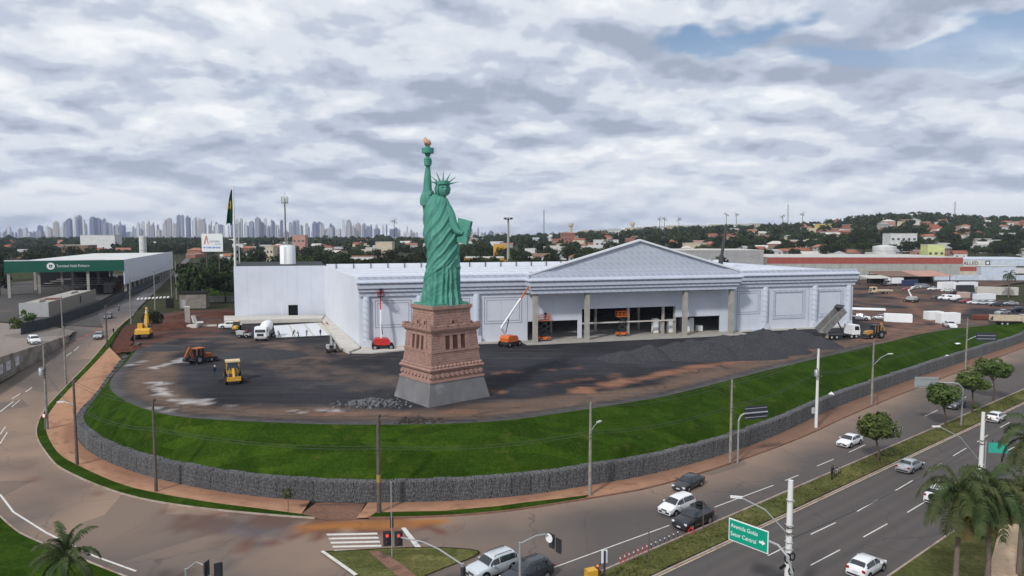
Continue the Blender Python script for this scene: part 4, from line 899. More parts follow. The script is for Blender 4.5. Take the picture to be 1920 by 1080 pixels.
for side in range(4):                             # window bay: pilaster strips, arched recesses, lintel
    f = lambda u, z, d: face_pt(side, u, z, 0.8, 5.0, 0.725, 9.8, d)
    for u0, u1 in ((-0.64, -0.44), (-0.24, -0.12), (0.12, 0.24), (0.44, 0.64)):
        mb = MB(); mb.add([f(u, z, d) for d in (0.0, 0.13) for u, z in ((u0, 7.25), (u1, 7.25), (u1, 9.6), (u0, 9.6))], [(4, 5, 6, 7), (0, 1, 5, 4), (1, 2, 6, 5), (2, 3, 7, 6), (3, 0, 4, 7)]); mb.build('pilaster', 'brown_stone', pede)
    mb = MB(); mb.add([f(u, z, d) for d in (0.0, 0.17) for u, z in ((-0.66, 9.25), (0.66, 9.25), (0.66, 9.6), (-0.66, 9.6))], [(4, 5, 6, 7), (0, 1, 5, 4), (1, 2, 6, 5), (2, 3, 7, 6), (3, 0, 4, 7)]); mb.build('lintel', 'brown_stone', pede)
    for uc in (-0.34, 0, 0.34):
        pts = [(uc - .085, 7.5), (uc + .085, 7.5), (uc + .085, 8.95)] + [(uc + .085 * math.cos(t), 8.95 + 0.28 * math.sin(t)) for t in (0.6, 1.2, 1.57, 1.94, 2.54)] + [(uc - .085, 8.95)]
        mb = MB(); mb.add([f(u, z, 0.05) for u, z in pts], [tuple(range(len(pts)))]); mb.build('window', 'window_recess', pede)
    f2 = lambda u, z, d: face_pt(side, u, z, 0.885, 3.0, 0.845, 4.5, d - 0.12)
    n = 11 if side % 2 == 0 else 9
    for i in range(n):                            # round discs on the frieze
        uc = -0.92 + 1.84 * i / (n - 1); rr = 0.42; aa = rr / (HX if side % 2 == 0 else HY) / 0.86; pts = [(uc + aa * math.cos(t), 3.9 + rr * math.sin(t)) for t in [k * PI / 6 for k in range(12)]]
        mb = MB(); v1 = [f2(u, z, 0.0) for u, z in pts]; v2 = [f2(uc + (u - uc) * 0.75, 3.9 + (z - 3.9) * 0.75, 0.2) for u, z in pts]; mb.add(v1 + v2, [tuple(range(12, 24))] + [(k, (k + 1) % 12, 12 + (k + 1) % 12, 12 + k) for k in range(12)]); mb.build('disc', 'brown_stone', pede)
    n = 9 if side % 2 == 0 else 8
    for i in range(n):                            # merlons of the balcony and leafy studs of the lower cornice
        u0, u1 = -1 + 2 * (i + 0.1) / n, -1 + 2 * (i + 0.9) / n
        if i == 0: u0 = -1.0
        if i == n - 1: u1 = 1.0
        mb = MB(); mb.add([face_pt(side, u, z, 0.81, 10.15, 0.81, 10.75, d) for d in (-0.35, 0.1) for u, z in ((u0, 10.41), (u1, 10.41), (u1, 10.78 if i % 2 == 0 or i in (0, n - 1) else 10.62), (u0, 10.78 if i % 2 == 0 or i in (0, n - 1) else 10.62))], [(4, 5, 6, 7), (0, 3, 2, 1), (0, 1, 5, 4), (1, 2, 6, 5), (2, 3, 7, 6), (3, 0, 4, 7)]); mb.build('merlon', 'brown_stone', pede)
    for i in range(14):
        uc = -0.95 + 1.9 * i / 13; p = face_pt(side, uc, 5.1, 0.86, 4.5, 0.83, 5.2, 0.02); mb = MB(); mb.ell(p, (0.26, 0.26, 0.22), 7, 5); mb.build('stud', 'brown_stone', pede, 60)
    for uc in ((0.0,) if side % 2 == 0 else (-0.35, 0.3)):
        f3 = lambda u, z, d: face_pt(side, u, z, 0.62, 10.4, 0.585, 12.75, d); mb = MB(); mb.add([f3(uc + u, z, d) for d in (0.0, 0.2) for u, z in ((-.12, 10.5), (.12, 10.5), (.12, 11.45), (-.12, 11.45))], [(4, 5, 6, 7), (0, 1, 5, 4), (1, 2, 6, 5), (2, 3, 7, 6), (3, 0, 4, 7)]); q = mb.build('dormer', 'brown_stone', pede)
        mb = MB(); mb.add([f3(uc + u, z, 0.205) for u, z in ((-.07, 10.65), (.07, 10.65), (.07, 11.2), (-.07, 11.2))], [(0, 1, 2, 3)]); mb.build('opening', 'window_recess', q)
# ---- statue
def patina_mat():
    m = bpy.data.materials.new('patina'); m.use_nodes = True; t = m.node_tree; b = t.nodes['Principled BSDF']; g = N(t, 'ShaderNodeTexCoord').outputs['Object']
    n = N(t, 'ShaderNodeTexNoise', i_Scale=.6, i_Detail=5.0); L(t, g, n.inputs['Vector']); c = mixc(t, ramp(t, n.outputs[0], [(.3, 0.0), (.7, 1.0)]), (.062, .235, .18), (.1, .31, .24))
    mp_ = N(t, 'ShaderNodeMapping'); L(t, g, mp_.inputs[0]); mp_.inputs['Scale'].default_value = (2.2, 2.2, .16); n2 = N(t, 'ShaderNodeTexNoise', i_Scale=1.0, i_Detail=6.0, i_Roughness=.65); L(t, mp_.outputs[0], n2.inputs['Vector'])
    c = mixc(t, ramp(t, n2.outputs[0], [(.52, 0.0), (.68, .65)]), c, (.05, .15, .125)); c = mixc(t, ramp(t, n2.outputs[0], [(.3, .5), (.42, 0.0)]), c, (.24, .45, .37))
    L(t, c, b.inputs['Base Color']); b.inputs['Roughness'].default_value = .6; b.inputs['Specular IOR Level'].default_value = .15; MATS['patina'] = m
patina_mat(); mat('copper_flame', (0.45, 0.27, 0.17), 0.5, 0.15, 1.5)
pede.scale = (1, 1, .975); ZS = ZP0 + 13.3 * .975; MPP = pc.y / F / 1.0
sta = empty('statue', (pc.x, pc.y, ZS), 0, 'green robed crowned woman statue raising a torch and holding a tablet', 'statue')
MB().box((0, 0, 0.12), (HX * 2 * 0.58, HY * 2 * 0.58, 0.26), PA).build('base_plate', 'patina', sta)
sc = MPP
def sx(px): return (px - 826.8) * sc
def szz(py): return (572 - py) * sc * 0.976
face = Vector((math.sin(R(38)), -math.cos(R(38)), 0))
prof_ = [(574, 787, 869, .96), (566, 789, 867, .93), (556, 792, 865, .9), (545, 794, 863, .86), (528, 797, 862, .84), (512, 799, 863, .84), (500, 800, 863, .84), (485, 801, 862, .84), (470, 801, 861, .84), (455, 798, 860, .84), (440, 794, 858, .82), (428, 795, 857, .8), (415, 795, 855, .78), (400, 794, 852, .76), (390, 794, 849, .74), (380, 792, 846, .7), (373, 791, 843, .64), (367, 793, 839, .55), (363, 801, 837, .45), (361, 811, 837, .42), (359, 818, 836, .5)]
def interp(py):
    for a, b in zip(prof_, prof_[1:]):
        if a[0] >= py >= b[0]:
            t = (a[0] - py) / (a[0] - b[0]); t2 = t; return [a[i] + (b[i] - a[i]) * t2 for i in (1, 2, 3)]
    return prof_[-1][1:]
NA, NZ = 128, 150; vs = []
fa = math.atan2(face.y, face.x)
def tri(x): x = x - math.floor(x); return 1 - abs(2 * x - 1) * 2
def fold(x): 
    s = math.sin(2 * PI * x); return 1 - 2 * abs(s) ** 0.7 if False else (1 - abs(s)) ** 1.4 * 2 - 0.7
for i in range(NZ + 1):
    py = 574 - (574 - 359) * i / NZ; l, r_, dk = interp(py); cx, hw = (sx(l) + sx(r_)) / 2, (sx(r_) - sx(l)) / 2; z = szz(py); hgt = i / NZ
    for j in range(NA):
        th = 2 * PI * j / NA; rel = (th - fa + PI) % (2 * PI) - PI      # angle from the facing direction
        # lower skirt: vertical folds; upper: folds sweeping from the left shoulder down to the right hip
        low = 1 - sm(0.2, 0.42, hgt); wob = noise.noise((math.cos(th) * 1.5, math.sin(th) * 1.5, z * 0.035)) * 0.8
        a = fold(rel * 11 / (2 * PI) + wob * 0.35 + 0.02 * z) * 0.1 * low
        diag = rel * 0.95 - z * 0.36 + 0.10 * math.sin(z * 0.4) + wob * 0.1
        b = fold(diag * 0.8) * 0.05 * (1 - low) * (1 - sm(0.86, 0.95, hgt)) + fold(diag * 1.7 + 0.3) * 0.022 * (0.4 + 0.6 * (1 - low))
        hem = 0.28 + 0.0875 * (rel + 1.3) if rel < 0.35 else (0.34 - 0.04 * (rel - 0.35))           # edge of the upper mantle
        cl = 0.07 * sm(hem - 0.006, hem + 0.006, hgt) * (1 - sm(0.75, 0.95, hgt))
        hem2 = 0.09 + 0.1 * (rel + 1.2) ; cl2 = 0.05 * sm(hem2 - 0.006, hem2 + 0.006, hgt) * low
        sweep = fold((hgt * 9 - rel * 1.1) * 0.55) * 0.03 * low * sm(0.05, 0.1, hgt) * (1 if rel < 0.2 else 0.2)
        k = 0.915 + a + b + cl + cl2 + sweep
        if hgt > 0.96: k = 0.98
        vs.append((cx + hw * k * math.cos(th), hw * dk * k * math.sin(th) * 1.02, z))
mb = MB(); mb.add(vs, [(i * NA + j, i * NA + (j + 1) % NA, (i + 1) * NA + (j + 1) % NA, (i + 1) * NA + j) for i in range(NZ) for j in range(NA)] + [tuple(reversed(range(NA))), tuple(NZ * NA + j for j in range(NA))])
robe = mb.build('robe', 'patina', sta, 50, fix=False)
def P3(px, py, d=0.0): return Vector((sx(px), d, szz(py)))
# raised arm with sleeve and hand closed round the torch handle
mb = MB(); mb.tube([P3(806, 380, .1), P3(803, 366, 0), P3(803, 352, -.1), P3(803.5, 335, -.15), P3(804, 320, -.2), P3(804.5, 312, -.2), P3(804.5, 306, -.2)], [1.1, 0.85, 0.6, 0.52, 0.4, 0.32, 0.34], 14)
mb.build('raised_arm', 'patina', sta, 60)
mb = MB(); pts = []
for k, (py, wd_, fl) in enumerate(((384, 1.0, 0), (376, 1.12, .1), (368, 1.05, .1), (360, 0.86, .1), (355, 0.72, .05))): pts.append((P3(803 + k * .3, py, .05), wd_))
mb.tube([p for p, _ in pts], [w_ for _, w_ in pts], 18); mb.build('sleeve', 'patina', sta, 60)
for k in range(4):
    mb = MB(); a = -0.5 + k * 0.25; mb.tube([P3(798.5 + k, 378 - k * 5, -.75), P3(806 + k, 382 - k * 6, -.95), P3(813, 372 - k * 6, -.55)], [0.05, 0.09, 0.03], 8); mb.build('sleeve_fold', 'patina', sta, 60)
mb = MB(); mb.ell(P3(804.3, 301, -.2), (0.46, 0.42, 0.62), 12, 8); hand = mb.build('hand', 'patina', sta, 60)
for k in range(4):
    mb = MB(); z = 295.5 + k * 3.6; mb.tube([P3(798.7, z, -.1), P3(799.5, z + .4, -.55), P3(803, z + .7, -.75), P3(807.5, z + .9, -.62), P3(809.4, z + 1, -.2)], [0.13, 0.16, 0.17, 0.16, 0.12], 7); mb.build('finger', 'patina', hand, 60)
mb = MB(); mb.tube([P3(809, 306, -.3), P3(810.2, 300, -.4), P3(809, 294, -.45)], [0.16, 0.16, 0.12], 7); mb.build('thumb', 'patina', hand, 60)
mb = MB(); mb.lathe([(0.15, szz(312)), (0.24, szz(308)), (0.2, szz(300)), (0.26, szz(291)), (0.42, szz(288)), (0.34, szz(286.5)), (0.5, szz(285.2))], 12, (sx(804.3), -.2, 0)); torch = mb.build('torch_handle', 'patina', sta, 50)
mb = MB(); mb.lathe([(0.55, szz(285.6)), (0.82, szz(285)), (0.82, szz(275.5)), (0.72, szz(275.4)), (0.7, szz(278)), (0.3, szz(278)), (0.32, szz(272)), (0.1, szz(271.8))], 16, (sx(804.3), -.2, 0)); mb.build('torch_gallery', 'patina', torch, 40)
mb = MB(); q = P3(803.5, 268, -.2); NV = 14; vs = []
for i, (r_, z, ox) in enumerate(((0.2, -0.28, .05), (0.42, -0.05, .05), (0.5, 0.15, 0), (0.42, 0.4, -.08), (0.25, 0.65, -.2), (0.06, 0.92, -.3))):
    for j in range(NV):
        t = 2 * PI * j / NV; k = 1 + 0.2 * math.sin(3 * t + z * 5); vs.append((q.x + ox + r_ * k * math.cos(t), q.y + r_ * k * math.sin(t), q.z + z))
mb.add(vs, [(i * NV + j, i * NV + (j + 1) % NV, (i + 1) * NV + (j + 1) % NV, (i + 1) * NV + j) for i in range(5) for j in range(NV)] + [tuple(reversed(range(NV))), tuple(5 * NV + j for j in range(NV))])
fl = mb.build('flame', 'copper_flame', torch, 50)
for dx, h, s in ((-0.36, 0.55, -.12), (0.3, 0.5, .1)):
    mb = MB(); mb.tube([(q.x + dx * .6, q.y - .1, q.z), (q.x + dx, q.y - .1, q.z + h * .6), (q.x + dx + s, q.y - .1, q.z + h * 1.3)], [0.22, 0.16, 0.02], 7); mb.build('flame_tongue', 'copper_flame', fl, 60)
# head, hair, crown and rays
hc = P3(831.5, 353, -.35); fdir = Vector((math.sin(R(30)), -math.cos(R(30)), 0)); side = Vector((fdir.y, -fdir.x, 0)) * -1
rot = Matrix((side, -fdir, Vector((0, 0, 1)))).transposed()
mb = MB(); n, m = 80, 60; vs = []
for i in range(m + 1):
    ph = PI * i / m
    for j in range(n):
        th = 2 * PI * j / n; v = Vector((0.8 * math.sin(ph) * math.cos(th), 0.92 * math.sin(ph) * math.sin(th), 1.12 * math.cos(ph)))
        if v.y < 0:                                # the face: brow, eye sockets, nose, lips, chin
            f_ = min(1, -v.y / 0.92)
            nose_ = math.exp(-(v.x / 0.13) ** 2) * math.exp(-((v.z + 0.05) / 0.26) ** 2) * 0.24
            brow = math.exp(-((v.z - 0.3) / 0.09) ** 2) * 0.07 * (abs(v.x) < 0.6)
            eye = (math.exp(-((abs(v.x) - 0.3) / 0.14) ** 2) * math.exp(-((v.z - 0.14) / 0.09) ** 2)) * 0.1
            lips = math.exp(-(v.x / 0.24) ** 2) * math.exp(-((v.z + 0.46) / 0.06) ** 2) * 0.07
            chin = math.exp(-(v.x / 0.25) ** 2) * math.exp(-((v.z + 0.8) / 0.16) ** 2) * 0.14
            v.y -= (nose_ * 1.3 + brow * 1.7 - eye * 1.9 + lips * 1.5 + chin) * f_
            if v.z < -0.3: v.x *= 1 - 0.3 * (-v.z - 0.3)
        vs.append(hc + rot @ v)
mb.add(vs, [(i * n + j, (i + 1) * n + j, (i + 1) * n + (j + 1) % n, i * n + (j + 1) % n) for i in range(m) for j in range(n)])
head = mb.build('head', 'patina', sta, 70)
mb = MB(); mb.tube([hc + Vector((0, .1, -0.7)), hc + Vector((-.05, .15, -1.35)), hc + Vector((-.15, .2, -2.1))], [0.5, 0.5, 0.9], 14); mb.build('neck', 'patina', sta, 60)
for k in range(9):                                # hair waves round the back of the head
    a = -0.2 + k * (PI + 0.4) / 8; v = Vector((0.86 * math.cos(a), 0.95 * math.sin(a), 0.0)); mb = MB()
    mb.tube([hc + rot @ (v * 0.8 + Vector((0, 0, 0.65))), hc + rot @ (v * 1.02 + Vector((0, 0, 0.1))), hc + rot @ (v * 0.95 + Vector((0, .1, -0.45))), hc + rot @ (v * 0.7 + Vector((0, .1, -0.8)))], [0.18, 0.26, 0.24, 0.1], 8); mb.build('hair_lock', 'patina', head, 60)
mb = MB(); vs = []
for i, (r_, z) in enumerate(((0.9, 0.42), (1.02, 0.5), (1.0, 0.95), (0.86, 1.0))):
    for j in range(24):
        t = 2 * PI * j / 24; vs.append(hc + rot @ Vector((r_ * math.cos(t) * 0.95, r_ * math.sin(t) * 1.05, z - 0.16 * math.sin(t))))
mb.add(vs, [(i * 24 + j, i * 24 + (j + 1) % 24, (i + 1) * 24 + (j + 1) % 24, (i + 1) * 24 + j) for i in range(3) for j in range(24)]); crown = mb.build('crown', 'patina', sta, 50)
for k in range(7):
    a = R(-84 + 28 * k); base = hc + rot @ Vector((0.86 * math.sin(a) * 1.05, -0.15, 0.72 + 0.3 * math.cos(a))); d = rot @ Vector((math.sin(a), -0.12, 0.12 + math.cos(a) * 0.9)); d.normalize()
    mb = MB(); mb.tube([base, base + d * 1.45], [0.13, 0.02], 6); mb.build('ray', 'patina', crown)
# left arm under the mantle and the tablet
mb = MB(); mb.tube([P3(840, 386, -.3), P3(847, 402, -.6), P3(851, 420, -.9), P3(859, 433, -1.2), P3(870, 437, -1.4)], [0.55, 0.6, 0.62, 0.45, 0.3], 14); mb.build('left_arm', 'patina', sta, 60)
tb = [P3(860, 407, -.6), P3(885, 414, -1.9), P3(876, 458, -2.0), P3(856, 452, -.7)]; nrm = (tb[1] - tb[0]).cross(tb[3] - tb[0]).normalized() * 0.42
mb = MB(); mb.add([p for p in tb] + [p + nrm for p in tb], [(0, 1, 2, 3), (7, 6, 5, 4), (0, 4, 5, 1), (1, 5, 6, 2), (2, 6, 7, 3), (3, 7, 4, 0)]); tab = mb.build('tablet', 'patina', sta)
for k in range(4):
    mb = MB(); a = tb[1].lerp(tb[2], 0.35 + k * 0.08); mb.tube([a + nrm * 1.2 + Vector((.05, 0, 0)), a + Vector((.16, -.02, 0)), a + Vector((-.25, .1, 0)) - nrm * .25], 0.11, 6); mb.build('finger', 'patina', tab, 60)
# ================================================================== CARS
PAINT = {}
def paint_mat(name, col, metal=0.0):
    if name not in MATS: mat('paint_' + name, col, 0.28, 0.02, 1, metal=metal, spec=0.5, coat=0.5)
    return 'paint_' + name
for nm, c, mt in (('white', (0.74, 0.75, 0.76), 0), ('black', (0.012, 0.013, 0.016), 0), ('silver', (0.42, 0.44, 0.46), 0.4), ('grey', (0.13, 0.135, 0.14), 0.3), ('graphite', (0.03, 0.035, 0.045), 0.2), ('pale', (0.56, 0.6, 0.64), 0.2), ('red', (0.28, 0.02, 0.025), 0), ('bluegrey', (0.1, 0.13, 0.18), .2)): paint_mat(nm, c, mt)
# side profile stations: x, z of belt, z of top, roof half width factor
STY = {
 'sedan': dict(L=4.45, W=1.76, st=[(2.22, .42, .5, .9), (2.16, .58, .66, .9), (1.95, .7, .78, .88), (1.15, .84, .95, .84), (0.4, .92, 1.4, .66), (-0.35, .95, 1.47, .66), (-1.05, .96, 1.4, .66), (-1.72, .96, 1.06, .8), (-2.1, .94, 1.0, .84), (-2.2, .8, .86, .9), (-2.22, .45, .55, .9)], wind=(3, 4), rear=(6, 7), cab=(3, 7), wb=(1.38, -1.28), r=.33),
 'hatch': dict(L=4.05, W=1.74, st=[(2.02, .42, .5, .9), (1.97, .6, .68, .9), (1.75, .74, .82, .88), (1.05, .88, 1.0, .84), (0.35, .95, 1.45, .66), (-0.4, .98, 1.52, .66), (-1.35, 1.0, 1.46, .66), (-1.85, 1.0, 1.08, .78), (-2.0, .86, .92, .9), (-2.03, .45, .55, .9)], wind=(3, 4), rear=(6, 7), cab=(3, 7), wb=(1.28, -1.25), r=.32),
 'mpv': dict(L=4.36, W=1.76, st=[(2.18, .42, .5, .9), (2.12, .66, .74, .9), (1.9, .82, .9, .88), (1.35, .95, 1.08, .84), (0.55, 1.0, 1.56, .68), (-0.4, 1.03, 1.67, .68), (-1.6, 1.05, 1.63, .68), (-2.0, 1.05, 1.18, .78), (-2.14, .9, .98, .9), (-2.18, .45, .55, .9)], wind=(3, 4), rear=(6, 7), cab=(3, 7), wb=(1.33, -1.3), r=.33),
 'suv': dict(L=4.6, W=1.86, st=[(2.3, .5, .6, .9), (2.24, .76, .86, .92), (2.0, .96, 1.04, .9), (1.12, 1.04, 1.14, .86), (0.5, 1.08, 1.62, .7), (-0.4, 1.1, 1.72, .7), (-1.75, 1.12, 1.68, .7), (-2.15, 1.12, 1.24, .8), (-2.27, .95, 1.02, .9), (-2.3, .5, .6, .9)], wind=(3, 4), rear=(6, 7), cab=(3, 7), wb=(1.42, -1.4), r=.38),
 'pickup': dict(L=5.2, W=1.86, st=[(2.6, .55, .65, .9), (2.54, .8, .9, .92), (2.3, .98, 1.06, .9), (1.35, 1.06, 1.16, .86), (0.75, 1.1, 1.66, .7), (0.0, 1.12, 1.74, .7), (-0.75, 1.12, 1.7, .7), (-0.98, 1.1, 1.14, .86), (-2.45, 1.08, 1.12, .9), (-2.57, .95, 1.0, .92), (-2.6, .55, .65, .9)], wind=(3, 4), rear=(6, 7), cab=(3, 7), wb=(1.6, -1.55), r=.39),
 'van': dict(L=5.0, W=1.95, st=[(2.5, .5, .6, .9), (2.44, .8, .9, .92), (2.2, 1.0, 1.1, .9), (1.8, 1.12, 1.25, .86), (1.15, 1.2, 1.95, .8), (0.0, 1.22, 2.1, .8), (-2.2, 1.22, 2.08, .8), (-2.42, 1.22, 1.7, .84), (-2.47, .95, 1.05, .9), (-2.5, .5, .6, .9)], wind=(3, 4), rear=(6, 7), cab=(3, 6), wb=(1.6, -1.55), r=.35),
}
PROTO = {}
def car_meshes(style):
    if style in PROTO: return PROTO[style]
    q = STY[style]; W = q['W'] / 2; st = q['st']; me = {}
    def sec(x, zb, zt, k):
        taper = 1.0 - 0.10 * max(0, (abs(x) - q['L'] / 2 + 0.5)) / 0.5
        w_ = W * taper; lo = 0.24
        zm_ = lo + (zb - lo) * 0.55
        return [(x, w_ * 0.86, lo), (x, w_ * 0.97, lo + 0.1), (x, w_, zm_), (x, w_ * 0.97, zb), (x, W * k * taper + 0.02, zt - 0.05), (x, W * k * taper * 0.8, zt), (x, 0, zt + 0.015)]
    secs = [sec(*s) for s in st]; n = len(secs[0]); mb = MB(); vs = []; ring = 2 * n - 1
    for s in secs: vs += s + [(p[0], -p[1], p[2]) for p in reversed(s[:-1])]
    fs = [(i * ring + j, (i + 1) * ring + j, (i + 1) * ring + j + 1, i * ring + j + 1) for i in range(len(secs) - 1) for j in range(ring - 1)]
    fs += [(i * ring, i * ring + ring - 1, (i + 1) * ring + ring - 1, (i + 1) * ring) for i in range(len(secs) - 1)]
    fs += [tuple(range(ring)), tuple((len(secs) - 1) * ring + j for j in reversed(range(ring)))]
    mb.add(vs, fs); me['body'] = mb
    def lerp3(a, b, t): return tuple(a[i] + (b[i] - a[i]) * t for i in range(3))
    def scr(i, j, a0, a1):                        # windscreen between stations i and j
        A, B = secs[i], secs[j]; g = MB()
        p = [lerp3(A[5], B[5], a0), lerp3(A[5], B[5], a1)]
        rows = []
        for t in (a0, a1):
            e = lerp3(A[4], B[4], t); m_ = lerp3(A[5], B[5], t); c_ = lerp3(A[6], B[6], t); rows.append([(e[0], e[1] - 0.03, e[2]), m_, c_, (m_[0], -m_[1], m_[2]), (e[0], -e[1] + 0.03, e[2])])
        nx = 0.03 if i == q['wind'][0] else -0.03
        for k in range(4):
            g.quad(*[(v[0] + nx, v[1], v[2] + 0.02) for v in (rows[0][k], rows[0][k + 1], rows[1][k + 1], rows[1][k])])
        return g
    me['windscreen'] = scr(*q['wind'], 0.1, 0.93); me['rear_window'] = scr(*q['rear'], 0.1, 0.82)
    c0, c1 = q['cab']
    for side in (1, -1):
        for nm, (ia, ta, ib, tb) in (('front', (c0, 0.5, c0 + 1, 1.0)), ('rear', (c0 + 1, 1.0, c1, -0.0))):
            g = MB()
            xs = []
            st0 = secs[c0][0][0] + (secs[c0 + 1][0][0] - secs[c0][0][0]) * 0.42
            xmid = (secs[c0 + 1][0][0] + secs[c0 + 2][0][0]) / 2 - 0.12; xend = secs[c1][0][0] * 0.45 + secs[c1 - 1][0][0] * 0.55
            x0, x1 = (st0, xmid - 0.04) if nm == 'front' else (xmid + 0.04 - 0.08, xend)
            if nm == 'rear': x0 = xmid - 0.05
            if nm == 'front': x1 = xmid + 0.03
            m_ = 6; pts = []
            for i in range(m_ + 1):
                x = x0 + (x1 - x0) * i / m_
                for k in range(len(secs) - 1):
                    xa, xb = secs[k][0][0], secs[k + 1][0][0]
                    if xa >= x >= xb: t = (xa - x) / (xa - xb); lo = lerp3(secs[k][3], secs[k + 1][3], t); hi = lerp3(secs[k][4], secs[k + 1][4], t); break
                a_, b_ = lerp3(lo, hi, 0.1), lerp3(lo, hi, 0.88); pts.append((a_, b_))
            for (a_, b_), (c_, d_) in zip(pts, pts[1:]):
                if b_[2] - a_[2] < 0.06 and d_[2] - c_[2] < 0.06: continue
                g.quad(*[(v[0], (v[1] + 0.022) * side, v[2] + 0.008) for v in (a_, c_, d_, b_)])
            me['side_window_%s_%d' % (nm, side)] = g
    r = q['r']
    t = MB(); t.tube([(0, -0.11, 0), (0, -0.1, 0), (0, 0.1, 0), (0, 0.11, 0)], [r * 0.93, r, r, r * 0.93], 18); me['tyre'] = t
    t = MB(); t.cyl((0, -0.122, 0), (0, 0.122, 0), r * 0.6, 12); me['rim'] = t
    t = MB(); t.cyl((0, -0.045, 0), (0, 0.045, 0), r * 1.2, 18); me['arch'] = t
    xf, xr = st[1][0], st[-2][0]; zf = st[1][1] + 0.06; zr = st[-3][1] - 0.12
    t = MB(); t.box((0, 0, 0), (0.16, 0.36, 0.15)); me['headlight'] = t
    t = MB(); t.box((0, 0, 0), (0.1, 0.26, 0.2)); me['tail_light'] = t
    t = MB(); t.box((st[0][0] + 0.005, 0, 0.42), (0.05, W * 1.5, 0.2)); t.box((st[0][0] - 0.03, 0, .64 if style in ('suv', 'pickup', 'mpv', 'van') else .56), (0.1, W * 0.8, 0.12)); me['grille'] = t
    t = MB(); t.box((st[-1][0] - 0.0, 0, 0.4), (0.06, W * 1.6, 0.16)); me['bumper'] = t
    t = MB(); t.box((0, 0, 0), (0.02, 0.42, 0.13)); me['plate'] = t
    t = MB(); t.box((0, 0, 0), (0.14, 0.2, 0.12)); me['mirror'] = t
    mats_ = dict(body='paint_white', windscreen='glass_dark', rear_window='glass_dark', tyre='black_rubber', rim='rim', arch='black_rubber', headlight='head_lamp', tail_light='tail_lamp', grille='dark_metal', bumper='dark_metal', plate='plate', mirror='paint_white')
    out = {}
    for k, v in me.items():
        if not v.f: continue
        out[k] = v.mesh(k, mats_.get(k, 'glass_dark'), 42 if k in ('body', 'tyre') else None, fix=k in ('body', 'tyre', 'rim', 'arch'))
    out['q'] = q; out['pos'] = (xf, xr, zf, zr); PROTO[style] = out; return out
BODYC = {}
def car(style, paint, loc, rz, label, name='car', cat='car', group=None, detail=True, rails=False, spare=False, rack=None, z=None):
    m = car_meshes(style); q = m['q']; W = q['W'] / 2
    e = empty(name, loc, rz, label, cat, group)
    key = (style, paint)
    if key not in BODYC:
        b = m['body'].copy(); b.materials.clear(); b.materials.append(MATS['paint_' + paint]); mi = m['mirror'].copy(); mi.materials.clear(); mi.materials.append(MATS['paint_' + paint]); BODYC[key] = (b, mi)
    b, mi = BODYC[key]
    inst('body', b, e); inst('windscreen', m['windscreen'], e); inst('rear_window', m['rear_window'], e)
    for s in (1, -1):
        for k in ('front', 'rear'):
            if style == 'van' and k == 'rear' and paint == 'white': continue
            kk = 'side_window_%s_%d' % (k, s)
            if kk in m: inst('side_window', m[kk], e)
        for x in q['wb']:
            wl_ = inst('wheel', m['tyre'], e, (x, s * (W - 0.09), q['r'])); inst('rim', m['rim'], wl_)
            inst('wheel_arch', m['arch'], e, (x, s * (W - 0.04), q['r'] + 0.03))
        if detail:
            xf, xr, zf, zr = m['pos']
            inst('headlight', m['headlight'], e, (xf - 0.04, s * W * 0.72, zf - 0.02), (0, 0, -s * 0.35)); inst('tail_light', m['tail_light'], e, (xr + 0.0, s * W * 0.76, zr), (0, 0, s * 0.3))
            i0 = q['cab'][0]; inst('mirror', mi, e, (q['st'][i0][0] - 0.42, s * (W + 0.1), q['st'][i0][1] + 0.12))
    if detail:
        inst('grille', m['grille'], e); inst('bumper', m['bumper'], e)
        inst('plate', m['plate'], e, (q['st'][0][0] + 0.04, 0, 0.44)); inst('plate', m['plate'], e, (q['st'][-1][0] - 0.03, 0, 0.72))
    zt_ = max(s_[2] for s_ in q['st'])
    if rails:
        for s in (1, -1):
            mb = MB(); mb.tube([(0.3, s * W * 0.6, zt_ - .06), (0.15, s * W * 0.6, zt_ + .07), (-1.4, s * W * 0.6, zt_ + .06), (-1.55, s * W * 0.6, zt_ - .06)], 0.03, 6); mb.build('roof_rail', 'dark_metal', e)
    if spare:
        mb = MB(); x = q['st'][-2][0] - 0.12; mb.tube([(x - .1, 0, .95), (x - .09, 0, .95), (x + .09, 0, .95), (x + .1, 0, .95)], [.3, .34, .34, .3], 16); mb.build('spare_wheel', 'black_rubber', e, 40)
    if rack:
        mb = MB()
        for x in (-1.4, -.9, -.4): mb.beam((x, -.62, zt_ + .08), (x, .62, zt_ + .08), .06)
        for y in (-.6, .6): mb.beam((-1.5, y, zt_ + .1), (-.2, y, zt_ + .1), .06)
        mb.build('roof_rack', 'dark_metal', e)
        mb = MB(); mb.ell((-.9, .1, zt_ + .25), (.5, .45, .2), 10, 6); mb.build('roof_bag', 'black_rubber', e, 60)
    return e
AV = math.atan2(MD.y, MD.x); DOWN = AV + PI
def street(px, py): return gs(px, py)
car('sedan', 'graphite', gs(1291, 914), DOWN + 0.1, 'dark grey sedan driving nearest to the kerb beneath the gabion wall')
car('mpv', 'white', gs(1270, 958), DOWN, 'white people carrier driving between the dark sedan and the black SUV')
car('suv', 'black', gs(1300, 984), DOWN, 'black SUV with loaded roof rack beside the median', rack=True)
car('suv', 'pale', gs(925, 1074), DOWN - 0.02, 'pale silver SUV with roof rails at the traffic island', rails=True)
car('suv', 'graphite', gs(988, 1090), DOWN, 'dark grey SUV at the bottom edge beside the pale SUV', rails=True)
car('sedan', 'white', gs(1593, 834), DOWN, 'white sedan passing in front of the round median tree')
car('suv', 'grey', gs(1791, 764), DOWN, 'grey SUV half hidden behind a median tree')
car('hatch', 'white', gs(1868, 789), AV, 'white hatchback driving away beyond the far white pole')
car('sedan', 'silver', gs(1706, 881), AV, 'silver sedan driving away beside the grassy median')
